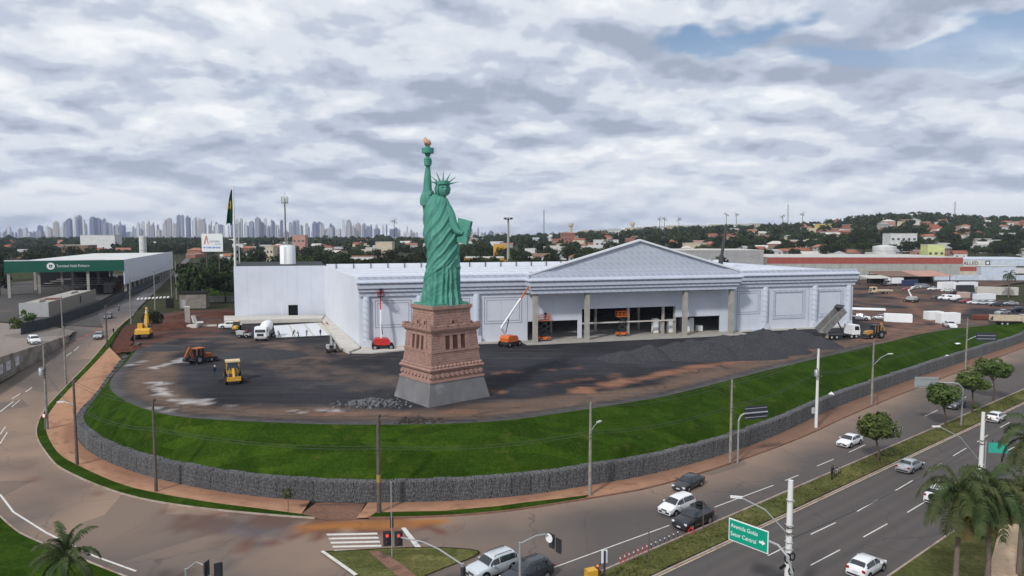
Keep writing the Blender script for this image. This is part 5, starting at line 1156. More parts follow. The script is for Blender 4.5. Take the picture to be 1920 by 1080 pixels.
car('suv', 'white', gs(1763, 938), AV, 'white SUV with spare wheel on its tailgate half behind the palm', spare=True)
car('hatch', 'white', gs(1624, 1073), AV, 'white hatchback nearest to the camera on the right carriageway')
LA = math.atan2(gs(190, 630).y - gs(240, 578).y, gs(190, 630).x - gs(240, 578).x)
car('sedan', 'silver', gs(185, 634), LA, 'silver grey car coming down the avenue past the excavator')
car('hatch', 'grey', gs(203, 597), LA, 'small grey car behind a pole on the avenue beside the terminal fence')
car('suv', 'white', on(64, 644, lambda x, y: 6.02), LA + 0.35, 'white SUV on the higher side road above the retaining wall')
car('hatch', 'silver', gs(330, 520), LA, 'tiny silver car far up the avenue beyond the terminal')
# ================================================================== PEOPLE
def person(loc, rz, label, shirt, pants, pose='stand', hat=None, skin='skin', group=None):
    me = bpy.data.meshes.new('person'); h = 1.74
    lean = {'stand': 0.0, 'bend': 0.55, 'work': 0.25, 'sit': 0.1}.get(pose, 0)
    hip = 0.92 if pose != 'sit' else 0.5
    def up(z, y=0): return (y * 0 + 0.0, 0, 0)
    def tq(d, x=0.0): return (math.sin(lean) * d + 0.0, x, hip + math.cos(lean) * d)
    V = [(0, 0, hip), tq(.25), tq(.48), tq(.56), tq(.7)]                               # pelvis chest neck head
    Rr = [(.155, .12), (.15, .115), (.17, .11), (.055, .055), (.1, .09)]; E_ = [(0, 1), (1, 2), (2, 3), (3, 4)]
    head = tq(.78); V.append(head); Rr.append((.085, .075)); E_.append((4, 5))
    for s in (1, -1):
        b = len(V); sh = tq(.46, s * .19)
        if pose == 'stand': el, wr, hd = (sh[0] - .02, s * .25, sh[2] - .28), (sh[0] + .06, s * .26, sh[2] - .52), (sh[0] + .1, s * .25, sh[2] - .62)
        elif pose == 'sit': el, wr, hd = (sh[0] + .15, s * .26, sh[2] - .25), (sh[0] + .38, s * .22, sh[2] - .2), (sh[0] + .47, s * .2, sh[2] - .18)
        else: el, wr, hd = (sh[0] + .1, s * .27, sh[2] - .24), (sh[0] + .32, s * .18, sh[2] - .3 + s * .06), (sh[0] + .42, s * .13, sh[2] - .32 + s * .08)
        V += [sh, el, wr, hd]; Rr += [(.065, .065), (.048, .048), (.035, .035), (.04, .025)]; E_ += [(2, b), (b, b + 1), (b + 1, b + 2), (b + 2, b + 3)]
        for k, a in enumerate((-.05, 0.0, .05)):
            V.append((hd[0] + .07, hd[1] + a * .6, hd[2] - .05)); Rr.append((.014, .014)); E_.append((b + 3, len(V) - 1))
        b = len(V)
        if pose == 'sit': ln = [(.02, s * .1, hip - .02), (.42, s * .13, hip + .0), (.45, s * .13, .1), (.58, s * .14, .04)]
        else: f_ = s * .12 if pose == 'stand' else s * .16; ln = [(0, s * .09, hip - .06), (f_ * .6 + .03, s * .11, hip * .52), (f_ * .9 - .02, s * .12, .09), (f_ * .9 + .16, s * .13, .035)]
        V += ln; Rr += [(.095, .1), (.068, .07), (.045, .05), (.035, .045)]; E_ += [(0, b), (b, b + 1), (b + 1, b + 2), (b + 2, b + 3)]
    me.from_pydata(V, E_, [])
    o = bpy.data.objects.new('person', me); link(o)
    sk = o.modifiers.new('s', 'SKIN'); sk.use_smooth_shade = True
    for i, r_ in enumerate(Rr): me.skin_vertices[0].data[i].radius = r_; me.skin_vertices[0].data[i].use_root = (i == 0)
    sb = o.modifiers.new('b', 'SUBSURF'); sb.levels = 1; sb.render_levels = 1
    bpy.context.view_layer.update(); dg = bpy.context.evaluated_depsgraph_get(); m2 = bpy.data.meshes.new_from_object(o.evaluated_get(dg)); bpy.data.objects.remove(o)
    m2.materials.clear()
    for q in (skin, shirt, pants, 'black_rubber', 'hair'): m2.materials.append(MATS[q])
    for p in m2.polygons:
        c = p.center; d = (c.x * math.sin(lean) + (c.z - hip) * math.cos(lean))
        if c.z < .09: i = 3
        elif d < 0.02 and abs(c.y) < .22: i = 2
        elif d > .58: i = 4 if (d > .8 or (c.x - head[0]) < -.02) and d > .64 else 0
        else: i = 1 if (c.z > hip - .02 and abs(c.y) < .235) or d > .2 else 0
        if pose == 'sit' and c.z < hip + .06: i = 2 if c.z > .1 else 3
        p.material_index = i; p.use_smooth = True
    e = bpy.data.objects.new('person', m2); link(e); e.location = loc; e.rotation_euler = (0, 0, rz); setp(e, label, 'person', group)
    if hat:
        mb = MB(); mb.lathe([(.135, 0), (.125, .05), (.09, .12), (.02, .145)], 12, (head[0], 0, head[2] + .02)); mb.build('helmet', hat, e, 60)
    return e
person(gp(403, 706), R(-60), 'person in dark overalls standing beside the yellow road grader', 'cloth_navy', 'jeans', 'work', 'helmet_white')
person(gs(213, 628), R(60), 'left one of two people on the pavement behind the excavator cut', 'cloth_dark', 'cloth_dark', 'stand')
person(gs(221, 627), R(200), 'person in brown nearer the excavator of two on the pavement', 'cloth_brown', 'jeans', 'stand')
for px, py, s, p_, ps, lb in ((524, 634, 'cloth_grey', 'cloth_dark', 'bend', 'crouched worker at the left end of the sheeted loading slab'), (550, 632, 'cloth_dark', 'cloth_navy', 'bend', 'bent worker at the middle of the sheeted loading slab'), (560, 635, 'cloth_navy', 'cloth_dark', 'work', 'worker in navy at the front edge of the loading slab'), (575, 633, 'cloth_grey', 'cloth_grey', 'work', 'worker in grey standing on the loading slab sheets'), (601, 632, 'cloth_navy', 'jeans', 'stand', 'worker in blue on the right of the loading slab')):
    person(gp(px, py) + Vector((0, 0, .12)), random.random() * 6, lb, s, p_, ps, 'helmet_white' if s != 'cloth_dark' else None)
person(Vector(ml(36.5, 1.3)).to_3d() + Vector((0, 0, .15)), R(20), 'person in black standing on the grassy median beside a parked bicycle', 'cloth_dark', 'cloth_dark', 'work')
pw = gs(1122, 1102); person(pw, R(100), 'worker in orange helmet at the median tip at the bottom edge', 'cloth_brown', 'cloth_dark', 'work', 'helmet_orange')
person(atY(615, 607, 172) - Vector((0, 0, 1.0)), R(200), 'worker in red shirt kneeling on the loading apron behind the mini excavator', 'cloth_red', 'cloth_dark', 'bend', 'helmet_white')
# ================================================================== MACHINES
def wheel(parent, loc, r, w_=0.4, rim='rim'):
    mb = MB(); mb.tube([(0, -w_ / 2, 0), (0, -w_ / 2 + .03, 0), (0, w_ / 2 - .03, 0), (0, w_ / 2, 0)], [r * .9, r, r, r * .9], 18); o = mb.build('wheel', 'black_rubber', parent, 40); o.location = loc
    mb = MB(); mb.cyl((0, -w_ / 2 - .01, 0), (0, w_ / 2 + .01, 0), r * .5, 12); mb.build('rim', rim, o); return o
def track(parent, y, L_=3.6, h=.8, w_=.5):
    pts = [(-L_ / 2 + h / 2, 0), (L_ / 2 - h / 2, 0)] ; out = []
    for k in range(9): a = -PI / 2 + PI * k / 8; out.append((L_ / 2 - h / 2 + h / 2 * math.cos(a), h / 2 + h / 2 * math.sin(a)))
    for k in range(9): a = PI / 2 + PI * k / 8; out.append((-L_ / 2 + h / 2 + h / 2 * math.cos(a), h / 2 + h / 2 * math.sin(a)))
    mb = MB(); mb.extrude(out, 'y', y - w_ / 2, y + w_ / 2); o = mb.build('track', 'black_rubber', parent)
    for k in range(4):
        mb = MB(); x = -L_ / 2 + h / 2 + k * (L_ - h) / 3; mb.cyl((x, y - w_ / 2 - .02, h / 2), (x, y + w_ / 2 + .02, h / 2), h * .28, 10); mb.build('roller', 'dark_metal', o)
def excavator(loc, rz, body, label, s=1.0, upright=True):
    e = empty('excavator', loc, rz, label, 'excavator'); e.scale = (s, s, s)
    for y in (-1.15, 1.15): track(e, y)
    MB().box((0, 0, .95), (1.6, 1.4, .4)).build('turntable', 'dark_metal', e)
    mb = MB(); mb.extrude([(-2.3, 1.15), (1.5, 1.15), (1.5, 1.5), (.2, 1.55), (.2, 2.1), (-1.9, 2.2), (-2.3, 1.9)], 'y', -1.3, 1.3); mb.build('house', body, e)
    mb = MB(); mb.extrude([(-2.75, 1.15), (-2.25, 1.12), (-2.25, 2.05), (-2.65, 1.9)], 'y', -1.35, 1.35); mb.build('counterweight', body, e)
    mb = MB(); mb.extrude([(.1, 1.52), (1.6, 1.52), (1.5, 2.2), (1.2, 3.0), (.1, 3.0)], 'y', .35, 1.28); cab = mb.build('cab', body, e)
    for y in (.34, 1.29): mb = MB(); mb.add([(.25, y, 1.9), (1.4, y, 1.9), (1.15, y, 2.85), (.25, y, 2.85)], [(0, 1, 2, 3)]); mb.build('window', 'glass_dark', cab)
    mb = MB(); mb.add([(1.57, .42, 1.75), (1.57, 1.2, 1.75), (1.24, 1.2, 2.92), (1.24, .42, 2.92)], [(0, 1, 2, 3)]); mb.build('window', 'glass_dark', cab)
    if upright: A, B, Cc, Dd = Vector((.9, -.2, 1.7)), Vector((1.6, -.2, 4.6)), Vector((2.6, -.2, 5.6)), Vector((3.5, -.2, 2.6))
    else: A, B, Cc, Dd = Vector((.9, -.2, 1.7)), Vector((2.2, -.2, 4.0)), Vector((4.2, -.2, 4.2)), Vector((4.9, -.2, 1.4))
    mb = MB(); mb.beam(A, B, .5, .7); mb.beam(B, Cc, .48, .55); mb.build('boom', body, e)
    mb = MB(); mb.beam(Cc + Vector((-.6, 0, .5)), Dd, .38, .5); mb.build('arm', body, e)
    mb = MB(); mb.cyl(A + Vector((.5, .35, 0)), A.lerp(B, .75) + Vector((0.3, .35, 0)), .11, 8); mb.cyl(B + Vector((0, 0, .4)), Cc + Vector((-.4, 0, .6)), .1, 8); mb.build('cylinder', 'galv', e)
    mb = MB(); mb.extrude([(Dd.x - .1, Dd.z + .2), (Dd.x + .5, Dd.z - .1), (Dd.x + .3, Dd.z - 1.0), (Dd.x - .5, Dd.z - 1.1), (Dd.x - .8, Dd.z - .5)], 'y', -.8, .4); mb.build('bucket', 'dark_metal', e)
    return e
excavator(gp(271, 634), R(108), 'yellow_machine', 'yellow tracked excavator with raised boom on the site edge', 1.05)
excavator(gp(621, 660), R(-70), 'grey_machine', 'small pale mini excavator with boom folded beside the white wing wall', .62)
def backhoe(loc, rz, body, label, roof='cream_machine', s=1.0, hoe=True):
    e = empty('backhoe_loader', loc, rz, label, 'backhoe'); e.scale = (s, s, s)
    for y in (-.95, .95): wheel(e, (-1.2, y, .8), .8, .45); wheel(e, (1.3, y * .95, .5), .5, .35)
    mb = MB(); mb.extrude([(.2, .7), (2.0, .7), (2.05, 1.35), (1.9, 1.55), (.2, 1.7)], 'y', -.45, .45); mb.build('bonnet', body, e)
    MB().box((-.2, 0, .75), (3.6, 1.1, .35)).build('chassis', 'dark_metal', e)
    mb = MB(); mb.extrude([(-1.4, 1.1), (.3, 1.1), (.35, 1.7), (.1, 2.6), (-1.3, 2.6)], 'y', -.72, .72); cab = mb.build('cab', 'glass_dark', e)
    for x, y in ((-1.35, .72), (-1.35, -.72), (.15, .72), (.15, -.72), (-.6, .73), (-.6, -.73)): mb = MB(); mb.beam((x, y, 1.1), (x - (.0 if x < 0 else .06), y, 2.62), .1); mb.build('cab_post', body, cab)
    MB().box((-.6, 0, 2.68), (1.75, 1.55, .14)).build('roof', roof, cab)
    for y in (-.6, .6): mb = MB(); mb.beam((.6, y, 1.5), (2.3, y, .75), .14, .22); mb.build('loader_arm', body, e)
    mb = MB(); mb.extrude([(2.2, .25), (3.0, .2), (3.05, .3), (2.5, .45), (2.45, 1.0), (2.2, .95)], 'y', -1.15, 1.15); mb.build('front_bucket', 'dark_metal', e)
    if hoe:
        mb = MB(); mb.beam((-1.7, 0, 1.0), (-2.3, 0, 3.0), .28, .4); mb.build('boom', body, e)
        mb = MB(); mb.beam((-2.2, 0, 3.1), (-3.2, 0, 1.4), .24, .32); mb.build('dipper', body, e)
        mb = MB(); mb.extrude([(-3.1, 1.5), (-2.7, 1.2), (-2.9, .6), (-3.5, .7), (-3.5, 1.1)], 'y', -.35, .35); mb.build('rear_bucket', 'dark_metal', e)
        for y in (-.8, .8): mb = MB(); mb.beam((-1.6, y, 1.1), (-1.7, y * 1.3, .1), .16); mb.build('stabiliser', body, e)
    return e
mat('burnt_orange', (0.4, 0.12, 0.035), .6, .12, 1.5, dirt=((0.15, 0.08, 0.05), 0.55, 1.4, 0.7))
backhoe(gp(378, 680), R(60), 'burnt_orange', 'orange backhoe loader with dark cab left of the road grader', 'burnt_orange')
backhoe(gp(443, 622), R(-80), 'yellow_machine', 'yellow backhoe loader parked in front of a white pickup by the wing', s=.9, hoe=False)
backhoe(gp(1636, 634), R(200), 'ochre_machine', 'ochre backhoe with raised arm at the right end of the gravel heaps', 'dark_metal', 1.05)
# road grader seen from the front
e = empty('road_grader', gp(437, 714), R(-66), 'yellow road grader with cream cab roof on the dark gravel', 'grader')
for y in (-1.0, 1.0):
    wheel(e, (2.6, y, .65), .65, .4, 'ochre_machine'); wheel(e, (-1.4, y, .65), .65, .45, 'ochre_machine'); wheel(e, (-2.8, y, .65), .65, .45, 'ochre_machine')
mb = MB(); mb.extrude([(-3.4, .8), (-.9, .8), (-.9, 1.9), (-3.3, 1.8)], 'y', -.6, .6); mb.build('engine_cover', 'ochre_machine', e)
mb = MB(); mb.beam((-.6, 0, 1.75), (1.6, 0, 2.0), .35, .4); mb.beam((1.5, 0, 2.0), (2.8, 0, 1.0), .3, .35); mb.build('frame', 'yellow_machine', e)
mb = MB(); mb.extrude([(-1.0, 1.2), (.5, 1.2), (.6, 2.0), (.4, 3.0), (-1.0, 3.0)], 'y', -.85, .85); cab = mb.build('cab', 'glass_dark', e)
for x in (-.95, .45):
    for y in (-.85, .85): mb = MB(); mb.beam((x, y, 1.2), (x, y, 3.0), .14); mb.build('cab_post', 'yellow_machine', cab)
MB().box((-.25, 0, 3.1), (2.0, 2.1, .22)).build('roof', 'cream_machine', cab); MB().box((.62, 0, 1.5), (.1, 1.6, .55)).build('cab_front', 'yellow_machine', cab)
mb = MB(); mb.beam((.9, -2.0, .35), (1.3, 2.0, .35), .12, .6); mb.build('blade', 'dark_metal', e); MB().box((3.3, 0, .9), (.25, 2.0, .6)).build('front_plate', 'yellow_machine', e)
for y in (-.5, .5): mb = MB(); mb.cyl((1.2, y, 2.1), (1.0, y * 1.4, .7), .09, 8); mb.build('lift_cylinder', 'galv', e)
MB().box((2.7, 0, 0.68), (.3, 1.7, .25)).build('front_axle', 'ochre_machine', e)
# boom lifts
def boom_lift(loc, rz, body, label, pts, s=1.0, split=.55, worker=None):
    e = empty('boom_lift', loc, rz, label, 'boom lift')
    for x in (-1.55, 1.55):
        for y in (-1.15, 1.15): wheel(e, (x, y, .58), .58, .42)
    MB().box((0, 0, .75), (3.4, 1.8, .45)).build('chassis', 'dark_metal', e)
    mb = MB(); mb.extrude([(-1.7, 1.0), (1.3, 1.0), (1.4, 1.6), (.9, 2.2), (-1.4, 2.3), (-1.8, 1.8)], 'y', -1.15, 1.15); mb.build('turret', body, e)
    P = [Vector(p) for p in pts]
    mb = MB(); mb.beam(P[0], P[1], .32, .38); mb.build('lower_boom', 'white_paint', e)
    mb = MB(); m_ = P[1].lerp(P[2], split); mb.beam(P[1], m_, .3, .36); mb.build('main_boom', 'white_paint', e)
    mb = MB(); mb.beam(m_, P[2], .22, .26); mb.build('telescopic_boom', body, e)
    mb = MB(); mb.cyl(P[0].lerp(P[1], .4) + Vector((0.3, 0, 0)), P[1].lerp(P[2], .25), .09, 8); mb.build('lift_cylinder', 'dark_metal', e)
    c = P[2]; mb = MB(); mb.box((c.x, c.y, c.z - .05), (1.1, 2.2, .12)); bk = mb.build('basket', 'dark_metal', e)
    mb = MB()
    for z in (.5, 1.1):
        for a, b in (((-.55, -1.1), (.55, -1.1)), ((.55, -1.1), (.55, 1.1)), ((.55, 1.1), (-.55, 1.1)), ((-.55, 1.1), (-.55, -1.1))): mb.beam((c.x + a[0], c.y + a[1], c.z + z), (c.x + b[0], c.y + b[1], c.z + z), .07)
    for a in ((-.55, -1.1), (.55, -1.1), (.55, 1.1), (-.55, 1.1), (.55, 0), (-.55, 0)): mb.beam((c.x + a[0], c.y + a[1], c.z), (c.x + a[0], c.y + a[1], c.z + 1.1), .07)
    mb.build('guard_rail', body, bk)
    return e, c
def worker_at(e, c, off, lb, shirt='cloth_dark', pose='work', rz=1.5):
    bpy.context.view_layer.update(); p = e.matrix_world @ (c + Vector(off)); person(p, rz, lb, shirt, 'cloth_dark', pose, 'helmet_white' if 'white' in lb else None)
b1p = gp(718, 655); e, c = boom_lift(b1p, R(12), 'red_machine', 'red boom lift with vertical boom working at the left facade corner', [(-.3, 0, 1.9), (-.4, 0, 4.6), (-.3, .9, 10.4)])
worker_at(e, c, (0, -.5, .02), 'left worker in the basket of the red boom lift'); worker_at(e, c, (0, .5, .02), 'right worker in the basket of the red boom lift', 'cloth_navy')
b2p = gp(956, 649); d2 = atY(1000, 525, 148) - b2p; ang = math.atan2(d2.y, d2.x); e, c = boom_lift(b2p, ang, 'orange_machine', 'orange boom lift with long slanted boom left of the portico', [(-.9, 0, 2.0), (-2.6, 0, 4.0), (Vector((d2.x, d2.y)).length, 0, d2.z)], split=.6)
worker_at(e, c, (0, -.5, .02), 'left worker in the basket of the slanted orange boom lift'); worker_at(e, c, (0, .5, .02), 'right worker in the basket of the slanted orange boom lift', 'cloth_brown')
b3p = gp(1708, 567); boom_lift(b3p, R(120), 'grey_machine', 'grey boom lift with blue folded boom standing in the yard', [(-.3, 0, 1.9), (1.2, 0, 4.6), (-2.4, .2, 5.9)], split=.4)
def scissor(loc, rz, label, h, worker=None):
    e = empty('scissor_lift', loc, rz, label, 'scissor lift')
    MB().box((0, 0, .6), (2.5, 1.3, .55)).build('base', 'orange_machine', e)
    for x in (-.85, .85):
        for y in (-.6, .6): wheel(e, (x, y, .35), .35, .28)
    n = 3; dz = (h - 1.1) / n
    for k in range(n):
        for y in (-.45, .45):
            z0, z1 = .9 + k * dz, .9 + (k + 1) * dz; mb = MB(); mb.beam((-.95, y, z0), (.95, y, z1), .09, .14); mb.beam((.95, y * .85, z0), (-.95, y * .85, z1), .09, .14); mb.build('scissor_arm', 'dark_metal', e)
    MB().box((0, 0, h), (2.6, 1.4, .14)).build('platform', 'orange_machine', e); mb = MB()
    for z in (.55, 1.1):
        for a, b in (((-1.3, -.7), (1.3, -.7)), ((1.3, -.7), (1.3, .7)), ((1.3, .7), (-1.3, .7)), ((-1.3, .7), (-1.3, -.7))): mb.beam((*a, h + z), (*b, h + z), .07)
    for x in (-1.3, -.43, .43, 1.3):
        for y in (-.7, .7): mb.beam((x, y, h), (x, y, h + 1.1), .07)
    mb.build('guard_rail', 'orange_machine', e); return e
e = scissor(gp(1020, 640) + Vector((0, 0, .12)), BA, 'orange scissor lift raised beside the left portico column', 4.4); worker_at(e, Vector((0, 0, 4.47)), (0.3, 0, 0), 'worker on the platform of the raised scissor lift by the column')
scissor(gp(1166, 631) + Vector((0, 0, .12)), BA, 'orange scissor lift in the dark middle entrance', 4.4)
# ================================================================== TRUCKS
def truck_cab(e, x, cabmat='white_paint', w_=1.25, h0=.9, h1=3.0):
    mb = MB(); mb.extrude([(x - 1.0, h0), (x + 1.1, h0), (x + 1.15, h0 + .9), (x + .85, h1), (x - 1.0, h1)], 'y', -w_, w_); cab = mb.build('cab', cabmat, e)
    mb = MB(); mb.add([(x + 1.165, -w_ * .88, h0 + .95), (x + 1.165, w_ * .88, h0 + .95), (x + .9, w_ * .84, h1 - .25), (x + .9, -w_ * .84, h1 - .25)], [(0, 1, 2, 3)]); mb.build('windscreen', 'glass_dark', cab)
    for s in (1, -1):
        mb = MB(); mb.add([(x - .3, s * (w_ + .01), h0 + .95), (x + .9, s * (w_ + .01), h0 + .95), (x + .72, s * (w_ + .01), h1 - .3), (x - .3, s * (w_ + .01), h1 - .3)], [(0, 1, 2, 3)]); mb.build('side_window', 'glass_dark', cab)
        MB().box((x + 1.15, s * w_ * .75, h0 + .15), (.08, .35, .2)).build('headlight', 'head_lamp', cab); MB().box((x + 1.05, s * (w_ + .2), h1 - .7), (.12, .15, .5)).build('mirror', 'dark_metal', cab)
    MB().box((x + 1.13, 0, h0 + .45), (.1, w_ * 1.1, .55)).build('grille', 'dark_metal', cab); MB().box((x + 1.13, 0, h0 - .15), (.15, w_ * 2, .3)).build('bumper', 'grey_machine', cab)
    return cab
def truck(loc, rz, name, label, L_, axles, cab=True, cabmat='white_paint', cat='truck'):
    e = empty(name, loc, rz, label, cat)
    MB().box((-L_ / 2 + 1.2, 0, .85), (L_, .9, .25)).build('chassis', 'dark_metal', e)
    for x in axles:
        for y in (-1.02, 1.02): wheel(e, (x, y, .5), .5, .42, 'grey_machine')
    truck_cab(e, 1.2, cabmat); return e
# concrete mixer, seen from the front
e = truck(gp(494, 637), R(-86), 'mixer_truck', 'white concrete mixer truck facing the camera beside the loading slab', 7.5, (1.4, -3.0, -4.3))
mb = MB(); NV = 16; P_ = [(-.2, 2.2, .5), (-.9, 2.3, 1.1), (-2.6, 2.55, 1.28), (-4.3, 2.85, .95), (-5.2, 3.05, .5)]
mb.tube([(x, 0, z) for x, z, r_ in P_], [r_ for _, _, r_ in P_], 16); mb.build('drum', 'white_paint', e, 50)
mb = MB(); mb.beam((-5.2, 0, 3.3), (-6.0, 0, 1.8), .6, .15); mb.build('chute', 'grey_machine', e)
# tipping dump truck
dtp = gp(1588, 634); e = truck(dtp, R(15), 'dump_truck', 'white dump truck tipping its raised grey bed onto the gravel heaps', 8.5, (1.4, .2, -3.6, -4.9))
def tipper(e, ang, m, hinge=-6.2, L_=6.6, load=False):
    rot = Matrix.Rotation(-ang, 3, 'Y'); h0 = Vector((hinge, 0, 1.25))
    def T(p): return h0 + rot @ Vector(p)
    bed = None
    for nm, c, d in (('bed_floor', (L_ / 2, 0, .06), (L_, 2.5, .12)), ('bed_side', (L_ / 2, 1.22, .8), (L_, .1, 1.4)), ('bed_side', (L_ / 2, -1.22, .8), (L_, .1, 1.4)), ('bed_front', (L_ - .06, 0, .8), (.1, 2.36, 1.4))):
        mb = MB(); mb.box(T(c), d, rot); o = mb.build(nm, m, e)
        if nm == 'bed_side':
            for k in range(6):
                mb = MB(); mb.box(T((.5 + k * (L_ - 1) / 5, c[1] + (.08 if c[1] > 0 else -.08), .75)), (.12, .07, 1.35), rot); mb.build('rib', m, o)
    if load:
        mb = MB(); mb.box(T((L_ / 2 - .3, 0, .7)), (L_ - .9, 2.2, 1.1), rot, (.8, .6)); mb.build('load', 'gravel', e)
    return T
mat('gravel', (0.05, 0.051, 0.056), 0.95, 0.3, 3, 0.5, 8); mat('bed_grey', (0.2, 0.2, 0.195), 0.7, 0.2, 1.5, dirt=((0.12, 0.09, 0.07), 0.5, 1, .6)); mat('bed_cream', (0.5, 0.42, 0.31), 0.7, 0.12, 1.5, dirt=((0.2, 0.12, 0.08), 0.55, 1, .6))
T = tipper(e, R(42), 'bed_grey', -6.3, 6.8); mb = MB(); mb.cyl((-.9, 0, 1.0), T((4.6, 0, 0)), .14, 10); mb.build('hydraulic_ram', 'dark_metal', e)
mb = MB(); mb.box(T((0.1, 0, -.55)), (.1, 2.4, 1.2), Matrix.Rotation(-.2, 3, 'Y')); mb.build('tailgate', 'bed_cream', e)
mb = MB(); mb.box(T((6.9, 0, 1.6)), (.9, 2.5, .12), Matrix.Rotation(-R(42), 3, 'Y')); mb.build('cab_guard', 'dark_metal', e)
e = truck(gp(1912, 610), R(-10), 'dump_truck', 'cream bedded dump truck at the right edge of the yard', 9, (1.4, .2, -3.6, -4.9), cabmat='grey_machine'); tipper(e, 0.0, 'bed_cream', -7.2, 7.6, True)
e = truck(gp(1642, 551), R(184), 'flatbed_truck', 'cream flatbed truck parked beyond the right end of the store', 8, (1.4, -3.6, -4.9), cabmat='cream_machine')
for y in (-1.2, 1.2): MB().box((-3.4, y, 1.5), (6.6, .1, .7)).build('side_board', 'bed_cream', e)
MB().box((-3.4, 0, 1.12), (6.6, 2.3, .12)).build('bed_floor', 'bed_cream', e)
def box_truck(loc, rz, label, L_=6.5, hh=3.3, bodym='white_paint'):
    e = truck(loc, rz, 'box_truck', label, L_ + 1, (1.4, -L_ * .55))
    mb = MB(); mb.box((-L_ / 2 - .05, 0, 1.0 + hh / 2 - .1), (L_, 2.5, hh - .6)); b = mb.build('cargo_box', bodym, e)
    MB().box((-L_ - .06, 0, 1.0 + hh / 2 - .1), (.05, 2.2, hh - 1.0)).build('rear_door', 'trim', b); return e
box_truck(gp(1668, 536), R(190), 'white box truck in front of the open shed', 6.5); 
e = empty('container', gp(1775, 542), R(20), 'long white cargo container standing beside the dark blue one', 'container')
def container(e, L_, W_, H_, m):
    MB().box((0, 0, H_ / 2 + .1), (L_, W_, H_)).build('body', m, e)
    for k in range(int(L_ / .6)):
        for s in (1, -1): MB().box((-L_ / 2 + .4 + k * .6, s * (W_ / 2 + .02), H_ / 2 + .1), (.18, .05, H_ - .3)).build('rib', m, e)
    for s in (-1, 1): MB().box((s * (L_ / 2 + .02), 0, H_ / 2 + .1), (.05, W_ - .3, H_ - .3)).build('door', m, e)
mat('cont_dark', (0.035, 0.04, 0.045), 0.6, 0.15, 1); mat('cont_navy', (0.03, 0.04, 0.1), 0.6, 0.1, 1); mat('cont_pink', (0.5, 0.36, 0.31), 0.7, 0.1, 1); mat('rust', (0.16, 0.06, 0.04), 0.9, 0.2, 1)
container(e, 9, 2.5, 3.2, 'white_paint')
for px, py, rz, L_, H_, m, lb in ((1705, 536, 15, 8, 2.8, 'cont_navy', 'dark blue container in front of the brown roofed shed'), (1802, 543, 12, 6, 3.0, 'white_paint', 'white container with open end left of the black container'), (1815, 541, 8, 8, 3, 'trim', 'pale container behind the black container'), (1809, 548, 10, 7, 3.0, 'cont_dark', 'black container in the middle of the yard'), (1868, 553, -14, 15, 3.2, 'concrete_pale', 'long cream container by the palm at the right edge'), (1845, 562, 10, 8, 2.2, 'trim', 'low pale container behind the row of parked cars'), (1806, 559, 10, 4, 2.3, 'cont_pink', 'small pinkish container behind the parked vans'), (1840, 599, 5, 4.5, 1.2, 'rust', 'rusty low skip near the grass bank crest'), (1683, 604, -22, 6.5, 2.1, 'white_paint', 'white container behind the ochre backhoe'), (1750, 600, 6, 4.5, 2.4, 'white_paint', 'small white box container left of the parked pickup'), (1777, 607, 6, 5.5, 2.9, 'white_paint', 'taller white container right behind the parked white pickup')):
    e = empty('container', gp(px, py), R(rz), lb, 'container'); container(e, L_, 2.4, H_, m)
for px, py, st, pt, rz, lb in ((1780, 614, 'pickup', 'white', -100, 'white pickup parked by the white containers facing the bank'), (1757, 561, 'sedan', 'black', 160, 'black car at the left end of the row beside the white van'), (1772, 562, 'van', 'white', 165, 'white van in the parked row next to the black car'), (1786, 563, 'van', 'white', 165, 'second white van in the parked row'), (1800, 566, 'sedan', 'graphite', 165, 'dark car between the white vans and the red car'), (1811, 568, 'sedan', 'red', 165, 'red car in the parked row in the yard'), (1826, 570, 'sedan', 'white', 165, 'white car right of the red car in the parked row'), (1841, 571, 'sedan', 'pale', 165, 'pale silver car at the right end of the parked row'), (1732, 540, 'suv', 'silver', 180, 'silver SUV parked left of the white cargo container'), (1748, 544, 'hatch', 'white', 175, 'white hatchback parked in front of the long white container'), (1730, 537, 'hatch', 'bluegrey', 175, 'blue grey hatchback behind the silver SUV in the yard'), (1775, 547, 'sedan', 'white', 170, 'white sedan parked before the open ended container'), (1612, 600, 'pickup', 'white', -30, 'white pickup by the right end of the store facade'), (432, 616, 'pickup', 'white', 5, 'white pickup behind the yellow backhoe by the wing'), (1895, 572, 'sedan', 'silver', 165, 'silver car near the right edge behind the cream dump truck')):
    car(st, pt, gp(px, py), R(rz), lb, detail=False)
EXTRA = [(1650, 600, 'hatch', 'silver', 150), (1868, 574, 'sedan', 'graphite', 165), (1880, 590, 'pickup', 'silver', 200), (1717, 541, 'sedan', 'white', 180), (1700, 545, 'hatch', 'red', 175), (1790, 551, 'sedan', 'black', 170), (1855, 571, 'hatch', 'white', 165), (1905, 585, 'suv', 'black', 190), (1822, 555, 'hatch', 'bluegrey', 165)]
for (px, py, st, pt, rz), lb in zip(EXTRA, ('silver hatchback behind the ochre backhoe', 'dark sedan right of the pale silver car in the yard', 'silver pickup near the cream dump truck', 'white sedan parked before the dark blue container', 'red hatchback parked left of the white sedan by the shed', 'black sedan behind the second white van', 'white hatchback beyond the end of the parked row', 'black SUV at the right edge by the dump truck', 'blue grey hatchback behind the small pinkish container')): car(st, pt, gp(px, py), R(rz), lb, detail=False)
